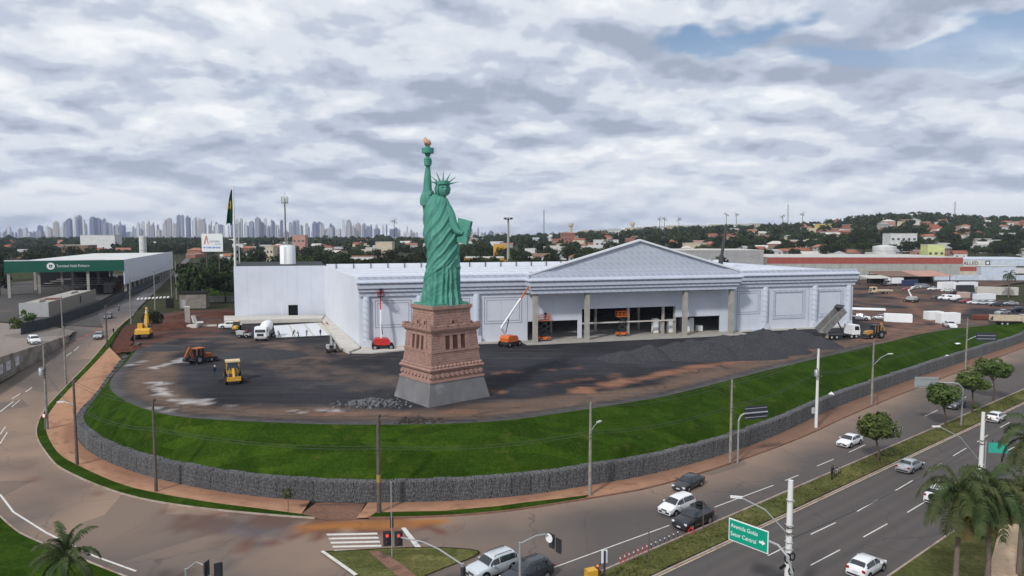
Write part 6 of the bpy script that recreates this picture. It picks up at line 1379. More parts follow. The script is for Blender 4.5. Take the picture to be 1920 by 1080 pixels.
# small site dumper with driver
e = empty('site_dumper', gp(459, 633), R(170), 'small pale site dumper left of the concrete mixer', 'dumper')
for x in (-.8, .8):
    for y in (-.7, .7): wheel(e, (x, y, .38), .38, .3)
mb = MB(); mb.extrude([(.0, .7), (1.5, .65), (1.8, 1.5), (-.1, 1.4)], 'y', -.75, .75); mb.build('skip', 'grey_machine', e); MB().box((-.7, 0, .75), (1.3, 1.0, .5)).build('engine', 'grey_machine', e); MB().box((-.6, 0, 1.15), (.5, .5, .3)).build('seat', 'black_rubber', e)
bpy.context.view_layer.update(); person(e.matrix_world @ Vector((-.7, 0, .75)), R(170), 'driver in red on the small site dumper', 'cloth_red', 'jeans', 'sit')
# motorcycle with rider
mp_ = gs(223, 583); e = empty('motorcycle', mp_, LA, 'dark motorcycle riding down the avenue beside the terminal', 'motorcycle')
for x in (-.65, .65): wheel(e, (x, 0, .31), .31, .14)
mb = MB(); mb.extrude([(-.6, .5), (.2, .45), (.5, .8), (.3, 1.0), (-.1, .8), (-.7, .85)], 'y', -.14, .14); mb.build('body', 'dark_metal', e)
mb = MB(); mb.beam((.65, 0, .3), (.4, 0, 1.05), .1); mb.beam((.4, -.35, 1.1), (.4, .35, 1.1), .05); mb.build('fork', 'galv', e); MB().box((-.75, 0, 1.05), (.4, .42, .38)).build('top_box', 'black_rubber', e)
person(mp_ + Vector((0, 0, .35)), LA, 'motorcycle rider in dark clothes and pale helmet', 'cloth_dark', 'jeans', 'sit', 'helmet_white')
# bicycle on the median
bp_ = Vector(ml(38.5, 1.0)).to_3d() + Vector((0, 0, .15)); e = empty('bicycle', bp_, AV, 'bicycle standing on the median beside the person in black', 'bicycle')
for x in (-.52, .52):
    mb = MB(); mb.tube([(x + .34 * math.cos(k * PI / 8), 0, .35 + .34 * math.sin(k * PI / 8)) for k in range(17)], .025, 6); mb.build('wheel', 'black_rubber', e)
mb = MB()
for a, b in (((-.52, .35), (-.1, .3)), ((-.1, .3), (.35, .8)), ((-.52, .35), (-.2, .85)), ((-.2, .85), (-.1, .3)), ((-.2, .82), (.35, .8)), ((.35, .95), (.52, .35))): mb.beam((a[0], 0, a[1]), (b[0], 0, b[1]), .04)
mb.build('frame', 'galv', e); MB().box((-.22, 0, .92), (.25, .14, .06)).build('saddle', 'black_rubber', e); mb = MB(); mb.beam((.33, -.28, 1.0), (.33, .28, 1.0), .035); mb.build('handlebar', 'dark_metal', e)
# ================================================================== HEAPS
random.seed(21)
def heap(px, py, rx, ry, h, label, m='gravel', seed=0, name='gravel_heap', zf=zp):
    c = on(px, py, zf); mb = MB(); NR, NT = 12, 30; vs = [(0, 0, h)]
    for i in range(1, NR + 1):
        t = i / NR
        for j in range(NT):
            a = 2 * PI * j / NT; k = 1 + 0.22 * noise.noise((math.cos(a) * 1.2 + seed, math.sin(a) * 1.2, seed)); x, y = rx * t * k * math.cos(a), ry * t * k * math.sin(a)
            z = h * max(0, (1 - t ** 1.25)) * (1 + .25 * noise.noise((x * .5, y * .5, seed))) + 0.12 * noise.noise((x * 1.7, y * 1.7, seed)) * (1 - t); vs.append((x, y, z if i < NR else -0.15))
    fs = [(0, 1 + j, 1 + (j + 1) % NT) for j in range(NT)] + [(1 + i * NT + j, 1 + (i + 1) * NT + j, 1 + (i + 1) * NT + (j + 1) % NT, 1 + i * NT + (j + 1) % NT) for i in range(NR - 1) for j in range(NT)]
    mb.add(vs, fs); o = mb.build(name, m, None, 180, fix=False); o.location = c; setp(o, label, 'heap', 'gravel heaps' if m == 'gravel' else None); return o
for i, (px, py, rx, ry, h, lb) in enumerate(((1165, 674, 4.5, 3.2, 1.3, 'small gravel heap at the left end of the row of heaps'), (1215, 671, 5.5, 4, 2.0, 'low gravel heap second from the left'), (1270, 669, 6.5, 4.5, 2.4, 'wide gravel heap before the middle entrance'), (1330, 672, 7.0, 4.2, 2.6, 'gravel heap nearest to the track in the front row'), (1395, 669, 7.5, 4.6, 3.1, 'tall pointed gravel heap in the front row'), (1455, 660, 7.5, 4.5, 3.0, 'broad gravel heap before the right portico column'), (1430, 645, 7.0, 4.5, 2.8, 'gravel heap in the rear row near the blue tarpaulin'), (1490, 648, 7.5, 5, 3.0, 'gravel heap left of the tipping truck'), (1532, 650, 5.5, 4.0, 1.8, 'fresh lighter gravel heap under the tipping bed'), (1355, 652, 7, 4.0, 2.2, 'gravel heap in the rear row before the dark doorway'), (1300, 657, 6, 4, 1.8, 'gravel heap in the rear row left'), (490, 668, 9, 5, 1.6, 'dark mound of gravel behind the road grader'))):
    heap(px, py, rx, ry, h * (1.2 if px > 1000 else 1), lb, 'gravel', i * 3.1)
for px, py, rx, ry, h, lb in ((300, 618, 4, 3, 1.2, 'red earth heap right of the excavator'), (410, 590, 6, 4, 1.0, 'flat red earth heap before the park wall'), (345, 596, 5, 3, 1.1, 'red earth heap behind the broken concrete post'), (250, 655, 3.5, 2.5, .9, 'small red earth heap at the lip of the cut')): heap(px, py, rx, ry, h, lb, 'raw_earth', px * .1, 'earth_heap')
heap(330, 612, 7, 4, 1.3, 'heap of dark red earth behind the excavator', 'raw_earth', 50, 'earth_heap'); heap(300, 655, 5, 3, .8, 'dark stony heap at the left end of the site', 'gravel', 61)
mb = MB()
for k in range(420):
    c = gp(700, 757); a = random.random() * 6.28; q = abs(random.gauss(0, .5)); x, y = q * 4.2 * math.cos(a), q * 2.6 * math.sin(a); s = random.uniform(.12, .45); rm = Matrix.Rotation(random.random() * 3, 3, (random.random(), random.random(), 1)); mb.box((x, y, max(0.05, .8 * (1 - q) * random.random())), (s, s * .8, s * .6), rm, (.6, .7))
mat('rubble', (0.14, 0.145, 0.155), 0.9, 0.35, 1.5); o = mb.build('rubble_pile', 'rubble'); o.location = gp(700, 757); setp(o, 'grey heap of broken rock rubble left of the pedestal', 'rubble', kind='stuff')
mb = MB()
for k in range(120):
    c = gp(700, 757); a = random.random() * 6.28; q = abs(random.gauss(0, .5)); x, y = q * 3.0 * math.cos(a), q * 1.6 * math.sin(a); s = random.uniform(.1, .4); rm = Matrix.Rotation(random.random() * 3, 3, (random.random(), random.random(), 1)); mb.box((x, y, .1), (s * 2, s, s * .6), rm, (.6, .7))
mat('dark_debris', (0.06, 0.05, 0.045), 0.95, 0.3, 1); o = mb.build('debris_pile', 'dark_debris'); o.location = gp(778, 790); setp(o, 'dark scrap lying at the crest of the bank below the pedestal', 'debris', kind='stuff')
# demolished concrete blocks behind
for k, (px, py, d, rz, t) in enumerate(((352, 606, (1.2, .6, 4.5), 20, .25), (365, 610, (.9, .5, 2.6), 60, -.4), (384, 612, (5.5, .5, .5), 10, 0), (362, 614, (2.4, 1.6, .8), 0, 0), (374, 613, (1.6, .7, 1.4), 40, .5))):
    mb = MB(); mb.box((0, 0, d[2] / 2 - .1), d, Matrix.Rotation(R(rz), 3, 'Z') @ Matrix.Rotation(t, 3, 'X')); o = mb.build('concrete_rubble', 'concrete_pale'); o.location = gp(px, py); setp(o, ['upright broken concrete post in the red earth', 'leaning broken concrete stub beside the upright post', 'long fallen concrete beam in the red earth', 'squat concrete block at the foot of the broken post', 'tilted concrete chunk beside the fallen beam'][k], 'rubble')
mb = MB()
for k in range(5): mb.beam((-5, k * .35, .3 + .1 * k), (5, k * .35 + 1.2, .3 + .08 * k), .3, .25)
o = mb.build('pipe_stack', 'white_paint'); o.location = gp(1628, 583); o.rotation_euler = (0, 0, R(-20)); setp(o, 'stack of white beams lying behind the right end of the store', 'beams')
mb = MB(); n = 9
for i in range(n):
    for j in range(n): mb.v.append((-1.4 + i * .35, -1 + j * .25, .5 + .4 * noise.noise((i * .6, j * .6, 3)) - .06 * ((i - 4) ** 2 + (j - 4) ** 2) * .4))
for i in range(n - 1):
    for j in range(n - 1): mb.f.append((i * n + j, (i + 1) * n + j, (i + 1) * n + j + 1, i * n + j + 1)); mb.mi.append(0)
mat('tarp', (0.35, 0.45, 0.6), 0.5, 0.3, 1.2); o = mb.build('tarpaulin', 'tarp', None, 60); o.location = gp(1422, 622); setp(o, 'crumpled pale blue tarpaulin behind the gravel heaps', 'tarpaulin')
# wrapped pallets inside the entrance
for k, (px, dy, h) in enumerate(((1240, 2.5, 3.2), (1255, 3.5, 2.6), (1268, 2.2, 3.0), (1300, 2.6, 2.6), (1312, 3.5, 2.9), (1324, 2.4, 1.2))):
    x = bx(px); p = store.matrix_world if False else None
    q = BL + BD * x + Vector((-BD.y, BD.x)) * dy; mb = MB(); mb.box((0, 0, .12), (1.3, 1.3, .14)); o_ = empty('wrapped_pallet', (q.x, q.y, 6.06), BA, ['tallest wrapped pallet in the wide entrance', 'wrapped pallet beside the tallest one', 'wrapped pallet by the right post of the wide entrance', 'wrapped pallet left in the narrow opening', 'wrapped pallet at the middle of the narrow opening', 'low wrapped pallet right in the narrow opening'][k], 'pallet')
    mb.build('pallet', 'cream_machine', o_); mb = MB(); mb.box((0, 0, .2 + h / 2), (1.2, 1.2, h), None, (.96, .93)); mb.build('wrapped_load', 'white_paint', o_)
# ================================================================== POLES, SIGNALS, SIGNS
POLES = {}
def pole(key, base, h, label, m='pole_concrete', r0=0.2, r1=0.12, arms=(), lamp=None, trans=False, rz=0.0, box=False, tel=True):
    e = empty('utility_pole', base, rz, label, 'utility pole', 'utility poles')
    mb = MB(); mb.tube([(0, 0, -.3), (0, 0, h * .5), (0, 0, h)], [r0, (r0 + r1) / 2, r1], 10); mb.build('shaft', m, e, 40)
    for z, w_ in arms:
        mb = MB(); mb.beam((0.14, -w_ / 2, z), (0.14, w_ / 2, z), .1, .12); a = mb.build('crossarm', 'pole_dark', e)
        for y in (-w_ / 2 + .1, -w_ / 6, w_ / 6, w_ / 2 - .1):
            mb = MB(); mb.lathe([(.03, 0), (.06, .05), (.04, .1), (.06, .15), (.03, .22)], 8, (0.14, y, z + .06)); mb.build('insulator', 'pole_dark', a)
    if trans:
        for y in ((-.45, .45, 0) if trans == 3 else (0.0,)):
            mb = MB(); mb.lathe([(.05, 0), (.3, .02), (.3, .85), (.22, .95), (.05, 1.0)], 12, (-.42, y, h * .66)); t_ = mb.build('transformer', 'galv', e, 40)
            for dy in (-.12, .12): mb = MB(); mb.cyl((-.42, y + dy, h * .66 + .95), (-.42, y + dy, h * .66 + 1.25), .04, 6); mb.build('bushing', 'pole_dark', t_)
    if tel:
        for z in (h * .62, h * .66): MB().box((0.0, 0, z), (r0 * 2.0, r0 * 2.0, .06)).build('band', 'pole_dark', e)
    if box: MB().box((-.1, .38, 2.6), (.4, .45, .8)).build('meter_box', 'grey_machine', e)
    if lamp:
        z, dx, dy, dz = lamp; mb = MB(); mb.tube([(0, 0, z), (dx * .5, dy * .5, z + dz * .7), (dx, dy, z + dz)], .05, 6); a = mb.build('lamp_arm', 'galv', e)
        d = Vector((dx, dy, 0)).normalized(); mb = MB(); mb.beam(Vector((dx, dy, z + dz)) - d * .1, Vector((dx, dy, z + dz)) + d * .75, .28, .12); mb.build('lamp_head', 'pole_white', a)
    bpy.context.view_layer.update(); POLES[key] = (Vector(base), h, rz); return e
def hgt(base, top): # height of a pole whose foot and top are seen at these pixels
    b = gs(*base); return b, atY(top[0], top[1], b.y).z - b.z
ROADN = math.atan2(AXD.y, AXD.x)
b, h = hgt((89, 806), (82, 648)); pole('a', b, h, 'pole with three transformers and many crossarms at the left bend', arms=((h - .3, 2.2), (h - 1.2, 2.4), (h * .72, 1.8)), trans=3, rz=.6)
b, h = hgt((145, 873), (146, 712)); pole('b', b, h, 'dark pole on the red pavement left of the gabion bend', 'pole_dark', arms=((h - .3, 1.4),), rz=.4, lamp=(h * .7, -1.2, .4, .5))
b, h = hgt((293, 923), (287, 748)); pole('c', b, h, 'dark pole on the verge before the left part of the gabion wall', 'pole_dark', arms=((h - .3, 1.2),), rz=.2)
b, h = hgt((711, 963), (706, 778)); pole('d', b, h, 'dark pole with painted notice beside the muddy driveway', 'pole_dark', r0=.26, r1=.15, arms=((h - .3, 1.6), (h - 1.0, 1.2)), rz=0)
mat('notice', (0.33, 0.24, 0.07), .8, .2, 3); mb = MB(); mb.tube([(0, 0, 3.3), (0, 0, 4.1)], .235, 10, caps=False); o = mb.build('notice', 'notice', bpy.data.objects['utility_pole.003'])
b, h = hgt((1106, 930), (1102, 754)); pole('e', b, h, 'grey pole at the right end of the verge strip under the bank', arms=((h - .3, 1.6),), rz=.5, lamp=(h * .68, 1.6, .9, .7))
b, h = hgt((1369, 868), (1365, 712)); pole('f', b, h, 'grey pole beside the overhead sign panel on the pavement', arms=((h - .9, .9),), rz=.7)
b, h = hgt((1530, 803), (1531, 654)); pole('g', b, h, 'white pole with transformer and meter box on the pavement', 'pole_white', .24, .16, arms=((h - .9, 1.6), (h * .66, 1.2)), trans=1, rz=.7, box=True)
b, h = hgt((1634, 759), (1639, 640)); pole('h', b, h, 'grey pole with long lamp arm above the gabion wall', rz=0, lamp=(h * .62, 2.8, .5, 1.9))
b, h = hgt((1810, 692), (1809, 596)); pole('i', b, h, 'grey pole behind the median trees near the right edge', rz=0, lamp=(h * .55, 2.2, .5, .9))
b, h = hgt((124, 722), (115, 612)); pole('j', b, h, 'grey pole on the verge behind the transformer pole', arms=((h - .3, 1.4),), rz=.5)
b, h = hgt((201, 652), (196, 572)); pole('k', b, h, 'dark pole at the earth cut beside the avenue', 'pole_dark', arms=((h - .3, 1.4),), rz=.5)
b, h = hgt((246, 607), (240, 520)); pole('l', b, h, 'grey pole on the pavement left of the excavator boom', arms=((h - 1.2, 2.6),), rz=.5)
b, h = hgt((291, 580), (291, 508)); pole('m', b, h, 'grey pole on the pavement right of the excavator', arms=((h - .3, 1.4),), rz=.5)
b, h = hgt((322, 556), (324, 487)); pole('n', b, h, 'slim grey pole beside the small grey hut', arms=((h - .3, 1.4),), rz=.5, r0=.16)
b, h = hgt((331, 560), (331, 490)); pole('o', b, h, 'slim grey pole touching the small grey hut corner', rz=.5, r0=.16)
b, h = hgt((118, 636), (100, 556)); pole('p', b, h, 'grey street pole at the end of the retaining wall', rz=.5, r0=.13)
b, h = hgt((354, 508), (356, 460)); pole('q', b, h, 'far grey pole along the avenue', rz=.5, r0=.2)
# white poles on the near side with lamp arms
P1 = Vector((20.6, 51.2, 0)); pole('near', P1, 10.4, 'thick white pole with coiled cables at the bottom edge', 'pole_white', .3, .19, rz=0, tel=True, lamp=(6.2, -3.4, .8, 2.6))
e = [o for o in bpy.data.objects if o.get('label', '').startswith('thick white pole')][0]
for z, y, x, s in ((4.6, -.3, -.18, .34), (4.7, -.25, .2, .28), (3.6, -.3, .1, .28)):
    mb = MB(); mb.tube([(x + s * .6 * math.cos(k * PI / 8), y, z + s * math.sin(k * PI / 8)) for k in range(17)], .06, 6); mb.build('cable_coil', 'black_rubber', e)
mb = MB(); mb.beam((-.25, -.1, 4.0), (-.7, -.2, 3.75), .16); mb.build('cable_splice', 'black_rubber', e)
for z in (5.2, 5.7, 6.3, 7.0, 8.9): MB().box((0, 0, z), (.5, .5, .06)).build('band', 'galv', e)
P2 = Vector((51.4, 76.1, 0)); pole('near2', P2, 9.2, 'white pole with crossarms rising behind the big palm', 'pole_white', .26, .18, arms=((8.6, 1.8),), rz=.2, lamp=(3.6, -4.6, 1.0, 4.0))
# overhead wires
def wire(a, za, b, zb, label, sag=.7, r=.023):
    A, B = POLES[a], POLES[b]; p, q = A[0] + Vector((0, 0, A[1] + za)), B[0] + Vector((0, 0, B[1] + zb)); pts = []
    for i in range(13):
        t = i / 12; v = p.lerp(q, t); v.z -= sag * 4 * t * (1 - t); pts.append(v - p)
    mb = MB(); mb.tube(pts, r, 4, False); o = mb.build('overhead_cable', 'dark_metal'); o.location = p; setp(o, label, 'cable', 'overhead cables')
NMN = dict(a='the transformer pole', b='the pole at the gabion bend', c='the left verge pole', d='the driveway pole', e='the verge end pole', f='the sign panel pole', g='the white transformer pole', h='the long armed lamp pole', i='the pole behind the trees', j='the pole behind the transformers', k='the earth cut pole', l='the pole by the excavator boom', m='the pole right of the excavator', n='the hut pole')
for a, b in (('a', 'j'), ('j', 'k'), ('k', 'l'), ('l', 'm'), ('m', 'n'), ('a', 'b'), ('b', 'c'), ('c', 'd'), ('d', 'e'), ('e', 'f'), ('f', 'g'), ('g', 'h'), ('h', 'i')):
    for k, dz in enumerate((-.1, -.5, -3.2, -3.5)): wire(a, dz, b, dz, '%s cable from %s to %s' % (('top', 'second', 'third', 'lowest')[k], NMN[a], NMN[b]))
wire('near', -4.5, 'near2', -3.4, 'thick dark cable between the two white poles over the carriageway', .5, .035)
# traffic signals
mat('signal_red', (0.5, 0.02, 0.02), .4, .05, 2, emit=((1, .05, .04), 1.2)); mat('signal_off', (0.03, 0.012, 0.01), .5, .05, 2)
def sig_head(parent, loc, rz, lit=True, back=True):
    mb = MB(); mb.box((0, 0, 0), (.24, .32, .95)); h_ = mb.build('signal_head', 'dark_metal', parent); h_.location = loc; h_.rotation_euler = (0, 0, rz)
    if back: MB().box((-.06, 0, 0), (.04, .6, 1.16)).build('backplate', 'dark_metal', h_)
    for k, z in enumerate((.29, 0, -.29)):
        mb = MB(); mb.cyl((.14, 0, z), (.16, 0, z), .11, 10); mb.build('lens', 'signal_red' if (k == 0 and lit) else 'signal_off', h_)
        mb = MB(); mb.tube([(.14, -.13, z), (.14, -.09, z + .1), (.14, 0, z + .14), (.14, .09, z + .1), (.14, .13, z)], .02, 5); mb.build('visor', 'dark_metal', h_)
def facing(p): return math.atan2(-p.y, -p.x)
p = Vector((-3.5, 48.6, 0)); e = empty('traffic_light', p, 0, 'traffic light on a long arm with two red lit heads over the crossing', 'traffic light')
mb = MB(); mb.tube([(0, 0, 0), (0, 0, 5.3)], .1, 8); mb.build('post', 'galv', e); tip = Vector((-4.75, 2.6, 6.05))
mb = MB(); mb.tube([(0, 0, 5.2), (-1.8, 1.0, 5.9), (-3.0, 1.7, 6.1), tip], .06, 6); mb.build('mast_arm', 'galv', e)
for d in (0.0, -.85): sig_head(e, tip + Vector((d - .2, .1, -.15)), R(-78))
sig_head(e, (0.05, -.1, 4.6), R(150), False, False)
p = gs(735, 1046); e = empty('traffic_light', p, 0, 'thin grey signal post standing on the grassy traffic island', 'traffic light'); mb = MB(); mb.tube([(0, 0, 0), (0, 0, 6.9)], .055, 8); mb.build('post', 'galv', e); sig_head(e, (0, .1, 3.2), R(100), False, False)
p = Vector((.6, 51.8, 0)); e = empty('traffic_light', p, 0, 'traffic light post with curved arm and dark heads right of the dark SUV', 'traffic light')
mb = MB(); mb.tube([(0, 0, 0), (0, 0, 5.4)], .1, 8); mb.build('post', 'galv', e); mb = MB(); mb.tube([(0, 0, 5.3), (1.2, .6, 5.65), (1.9, .9, 5.65), (2.3, 1.1, 5.4)], .06, 6); mb.build('mast_arm', 'galv', e)
for d in ((2.5, 1.1, 5.05), (3.0, .8, 4.8)): sig_head(e, d, AV, False)
mb = MB(); mb.cyl((2.25, 1.0, 5.3), (2.22, .97, 5.3), .35, 14); mb.build('round_sign', 'white_paint', e)
p = Vector((-24.0, 50.5, 0)); e = empty('traffic_light', p, 0, 'traffic light with dark heads cut by the bottom edge', 'traffic light')
mb = MB(); mb.tube([(0, 0, 0), (0, 0, 4.0)], .09, 8); mb.build('post', 'galv', e); mb = MB(); mb.tube([(0, 0, 3.9), (.8, 0, 4.5), (1.4, -.1, 4.3)], .05, 6); mb.build('mast_arm', 'galv', e)
sig_head(e, (1.5, 0, 4.0), R(170), False); sig_head(e, (2.3, .2, 3.8), R(120), False)
# road signs
mat('sign_green', (0.0, 0.3, 0.19), .5, .04, 1); mat('sign_white', (0.78, 0.8, 0.8), .5, .02, 1); mat('sign_dark', (0.03, 0.035, 0.05), .6, .1, 1); mat('sign_teal', (0.03, 0.36, 0.27), .5, .1, 1); mat('sign_red', (0.5, 0.03, .03), .5, .05, 1); mat('sign_blue', (0.12, 0.28, 0.55), .5, .05, 1); mat('sign_rust', (0.6, 0.22, 0.14), .5, .05, 1)
sc_ = atY(1403, 1004, 52.0); e = empty('direction_sign', (sc_.x, sc_.y, 0), math.atan2(-MN.y, -MN.x) + PI, 'green direction sign on a curved grey post over the right carriageway', 'road sign')
# local x runs across the road towards the camera side, sign faces the oncoming lane (local -y)
zc_ = sc_.z; MB().box((0, 0, zc_), (3.35, .06, 1.72)).build('border', 'sign_white', e); pl = MB().box((0, -.035, zc_), (3.2, .03, 1.57)).build('panel', 'sign_green', e)
for s, z in (('Avenida Goiás', .22), ('Setor Central', -.42)):
    t = text(s, .46, 'lettering', 'sign_white', pl, .008); t.rotation_euler = (PI / 2, 0, 0); t.location = (-1.48, -.062, zc_ + z); t.scale = (.86, 1, 1)
mb = MB(); mb.extrude([(.95, zc_ - .22), (1.2, zc_ - .22), (1.2, zc_ - .34), (1.45, zc_ - .14), (1.2, zc_ + .06), (1.2, zc_ - .06), (.95, zc_ - .06)], 'y', -.07, -.052); mb.build('arrow', 'sign_white', pl)
mb = MB(); mb.tube([(3.6, .1, 0), (3.55, .1, zc_ - 1.6), (3.1, .1, zc_ - .5), (2.4, .1, zc_ + .05), (1.6, .1, zc_ + .1), (-1.2, .1, zc_ + .1)], .09, 8); mb.build('post', 'galv', e)
def gantry(base, arm, panel, label, rz, back='sign_dark'):
    e = empty('overhead_sign', base, rz, label, 'road sign'); L_, h = arm; mb = MB(); mb.tube([(0, 0, 0), (0, 0, h - .8), (L_ * .12, 0, h - .2), (L_ * .3, 0, h), (L_ + panel[0] / 2, 0, h)], .11, 8); mb.build('post', 'galv', e)
    MB().box((L_, .12, h), (panel[0], .05, panel[1])).build('panel', back, e)
    for z in (-.33, .33): MB().box((L_, .06, h + z * panel[1]), (panel[0] * .98, .07, .08)).build('stiffener', 'galv', e)
    return e
b = gs(1383, 868); gantry(b, (2.6, 6.2), (3.3, 1.7), 'dark back of an overhead sign before the grass bank', AV - PI / 2 + 1.2)
b = gs(1802, 800); e = gantry(b, (-5.2, 6.6), (3.4, 1.6), 'grey backed overhead sign arching over the road by the median trees', R(-4), 'galv')
p_ = POLES['i'][0]; e = empty('overhead_sign', p_ + Vector((0, -.3, 0)), R(-8), 'dark sign panel hung beside the pole near the right edge', 'road sign'); MB().box((3.6, 0, 7.0), (4.0, .08, 1.8)).build('panel', 'sign_dark', e)
for z in (6.6, 7.3): MB().box((3.6, -.06, z), (3.6, .04, .12)).build('stiffener', 'galv', e)
mb = MB(); mb.tube([(0, .3, 6.2), (1.4, .1, 7.0), (5.4, .06, 7.0)], .07, 6); mb.build('arm', 'galv', e)
q = atY(1872, 840, 78); e = empty('direction_sign', (q.x, q.y, 0), R(-10), 'teal road sign seen from behind beside the white pole', 'road sign'); MB().box((0, 0, q.z), (2.0, .06, 1.15)).build('panel', 'sign_teal', e)
mb = MB(); mb.tube([(-1.2, .2, 0), (-1.2, .2, q.z + .7)], .09, 8); mb.build('post', 'galv', e)
for x in (-.6, 0, .6): mb = MB(); mb.beam((x, .08, q.z - .6), (x, .08, q.z + .9), .08); mb.build('stiffener', 'dark_metal', e)
p = gs(90, 806) + Vector((-.25, -.35, 0)); e = empty('no_parking_sign', p, R(-20), 'small round red and white sign at the transformer pole foot', 'road sign'); mb = MB(); mb.cyl((0, 0, 2.2), (0, -.03, 2.2), .38, 16); mb.build('disc', 'sign_red', e); mb = MB(); mb.cyl((0, -.035, 2.2), (0, -.045, 2.2), .27, 16); mb.build('face', 'sign_white', e)
mb = MB(); mb.tube([(0, .04, 0), (0, .04, 2.5)], .03, 6); mb.build('post', 'galv', e)
# thin pavement posts, red traffic posts by the median
for px, py, hh, lb in ((1645, 760, 3.0, 'thin rusty post beside the long armed lamp pole'), (1828, 690, 2.6, 'thin post beside the pole near the right edge'), (1318, 1000, 3.2, 'thin dark sign post on the median beside the black SUV'), (1216, 1056, 3.2, 'thin dark sign post on the median near the red marker posts')):
    p = gs(px, py); mb = MB(); mb.tube([(0, 0, 0), (0, 0, hh)], .05, 6); o = mb.build('thin_post', 'pole_dark'); o.location = p; setp(o, lb, 'post')
for k in range(14):
    t = k / 13; p = gs(1163 + 108 * t, 1058 - 50 * t); e = empty('marker_post', p, 0, 'slim red and dark traffic marker post in a row along the median kerb', 'marker post', 'red marker posts along the median')
    mb = MB(); mb.lathe([(.12, 0), (.12, .04), (.05, .06), (.05, .7), (.02, .75)], 8); mb.build('tube', 'sign_red' if k < 7 else 'sign_dark', e); mb = MB(); mb.tube([(0, 0, .5), (0, 0, .62)], .056, 8, False); mb.build('band', 'sign_white', e)
p = gs(1296, 1000) ; e = empty('warning_triangle', p, R(-40), 'red warning triangle standing at the median kerb', 'sign'); mb = MB()
for a, b in (((-.35, .05), (.35, .05)), ((.35, .05), (0, .65)), ((0, .65), (-.35, .05))): mb.beam((a[0], 0, a[1]), (b[0], 0, b[1]), .08)
mb.build('frame', 'sign_red', e)
# yellow work machine and board at the median tip
p = gs(1108, 1102); e = empty('plate_compactor', p, .4, 'yellow work machine beside the orange helmeted worker', 'machine'); MB().box((0, 0, 1.2), (.9, .7, .7)).build('engine', 'yellow_machine', e); MB().box((0, 0, .4), (1.1, .7, .7)).build('base', 'dark_metal', e); mb = MB(); mb.beam((.3, 0, 1.3), (.9, 0, 1.9), .08); mb.build('handle', 'dark_metal', e)
p = gs(1133, 1100); e = empty('work_board', p, .2, 'white framed board on a dark post at the median tip', 'sign'); mb = MB(); mb.beam((0, 0, 0), (0, 0, 3.0), .14); mb.build('post', 'dark_metal', e); MB().box((0, .06, 2.5), (.5, .04, 1.1)).build('board', 'sign_white', e)
# white bits lying on the grass
for px, py, s, lb in ((1796, 646, .9, 'large white plastic sheet lying on the grass bank'), (1706, 667, .5, 'small white scrap on the upper grass bank'), (1776, 669, .6, 'white scrap on top of the gabion wall'), (1559, 739, .6, 'pale scrap on the wall crest right of the white pole'), (1757, 649, .4, 'tiny white scrap high on the grass bank'), (700, 843, .25, 'tiny white litter on the grass before the driveway pole')):
    p = at(px, py, 3.4); mb = MB(); n = 6; vs = [(0, 0, .18)] + [(s * math.cos(k * 1.05) * random.uniform(.6, 1.1), s * .8 * math.sin(k * 1.05) * random.uniform(.6, 1.1), random.uniform(-.3, .12)) for k in range(6)]; mb.add(vs, [(0, 1 + k, 1 + (k + 1) % 6) for k in range(6)]); o = mb.build('litter', 'white_paint'); o.location = p + Vector((0, 0, .25)); setp(o, lb, 'litter')
# ================================================================== BUS TERMINAL
mat('term_white', (0.6, 0.62, 0.68), .6, .04, .3); mat('term_green', (0.0, 0.085, 0.05), .5, .05, .4); mat('term_roof', (0.6, 0.6, 0.58), .6, .06, .1); mat('term_dark', (0.02, 0.02, 0.02), .9, .1, 1); mat('fence_dark', (0.05, 0.055, 0.06), .8, .15, .5)
TA, TB = Vector((-145, 265)), Vector((-187, 391)); TL = Vector((-179, 250))
ty = (TB - TA).normalized(); tx = (TA - TL); tlen = tx.length; tx = tx.normalized(); TR = math.atan2(tx.y, tx.x)
term = empty('bus_terminal', (TL.x, TL.y, 6.0), TR, 'green and white bus terminal with long white side wall beside the avenue', 'building')
Lx = tlen; Ly = (TB - TA).length
loc = lambda v: Matrix.Rotation(-TR, 2) @ (v - TL)
a_, b_ = loc(TA), loc(TB)
mb = MB(); mb.extrude([(0, 0), (a_.x, a_.y), (b_.x, b_.y), (b_.x - Lx, b_.y - 3)], 'z', 12.3, 12.7); mb.build('roof', 'term_roof', term)
mb = MB(); mb.extrude([(0, .3), (a_.x, .3), (b_.x, b_.y), (b_.x - Lx, b_.y - 3)], 'z', 12.0, 12.25); mb.build('ceiling', 'term_dark', term)
k = 14; dx = (b_ - a_) / k
for i in range(k):
    p, q = a_ + dx * i, a_ + dx * (i + 1); mb = MB(); mb.extrude([(p.x + .02, p.y + .05), (q.x + .02, q.y + .01), (q.x - .3, q.y + .01), (p.x - .3, p.y + .05)], 'z', 3.9, 13.2); mb.build('wall_panel', 'term_white', term)
    mb = MB(); c = p.lerp(q, .5); mb.beam((c.x - .6, c.y, -.5), (c.x - .6, c.y, 4.5), .9, .9); mb.build('column', 'concrete', term)
fas = MB().box((Lx / 2, -.15, 11.1), (Lx + .1, .4, 4.1)).build('fascia', 'term_green', term); MB().box((Lx / 2 - 3, -.1, 13.3), (Lx - 6, .7, .3)).build('roof_edge', 'trim', term)
mb = MB(); mb.cyl((Lx * .375, -.37, 11.2), (Lx * .375, -.42, 11.2), 1.25, 24); lg = mb.build('emblem', 'sign_white', fas); mb = MB(); mb.cyl((Lx * .375, -.43, 11.2), (Lx * .375, -.47, 11.2), .62, 6); mb.build('emblem_core', 'term_green', lg); mb = MB(); mb.cyl((Lx * .375, -.48, 11.2), (Lx * .375, -.5, 11.2), .2, 6); mb.build('emblem_dot', 'sign_white', lg)
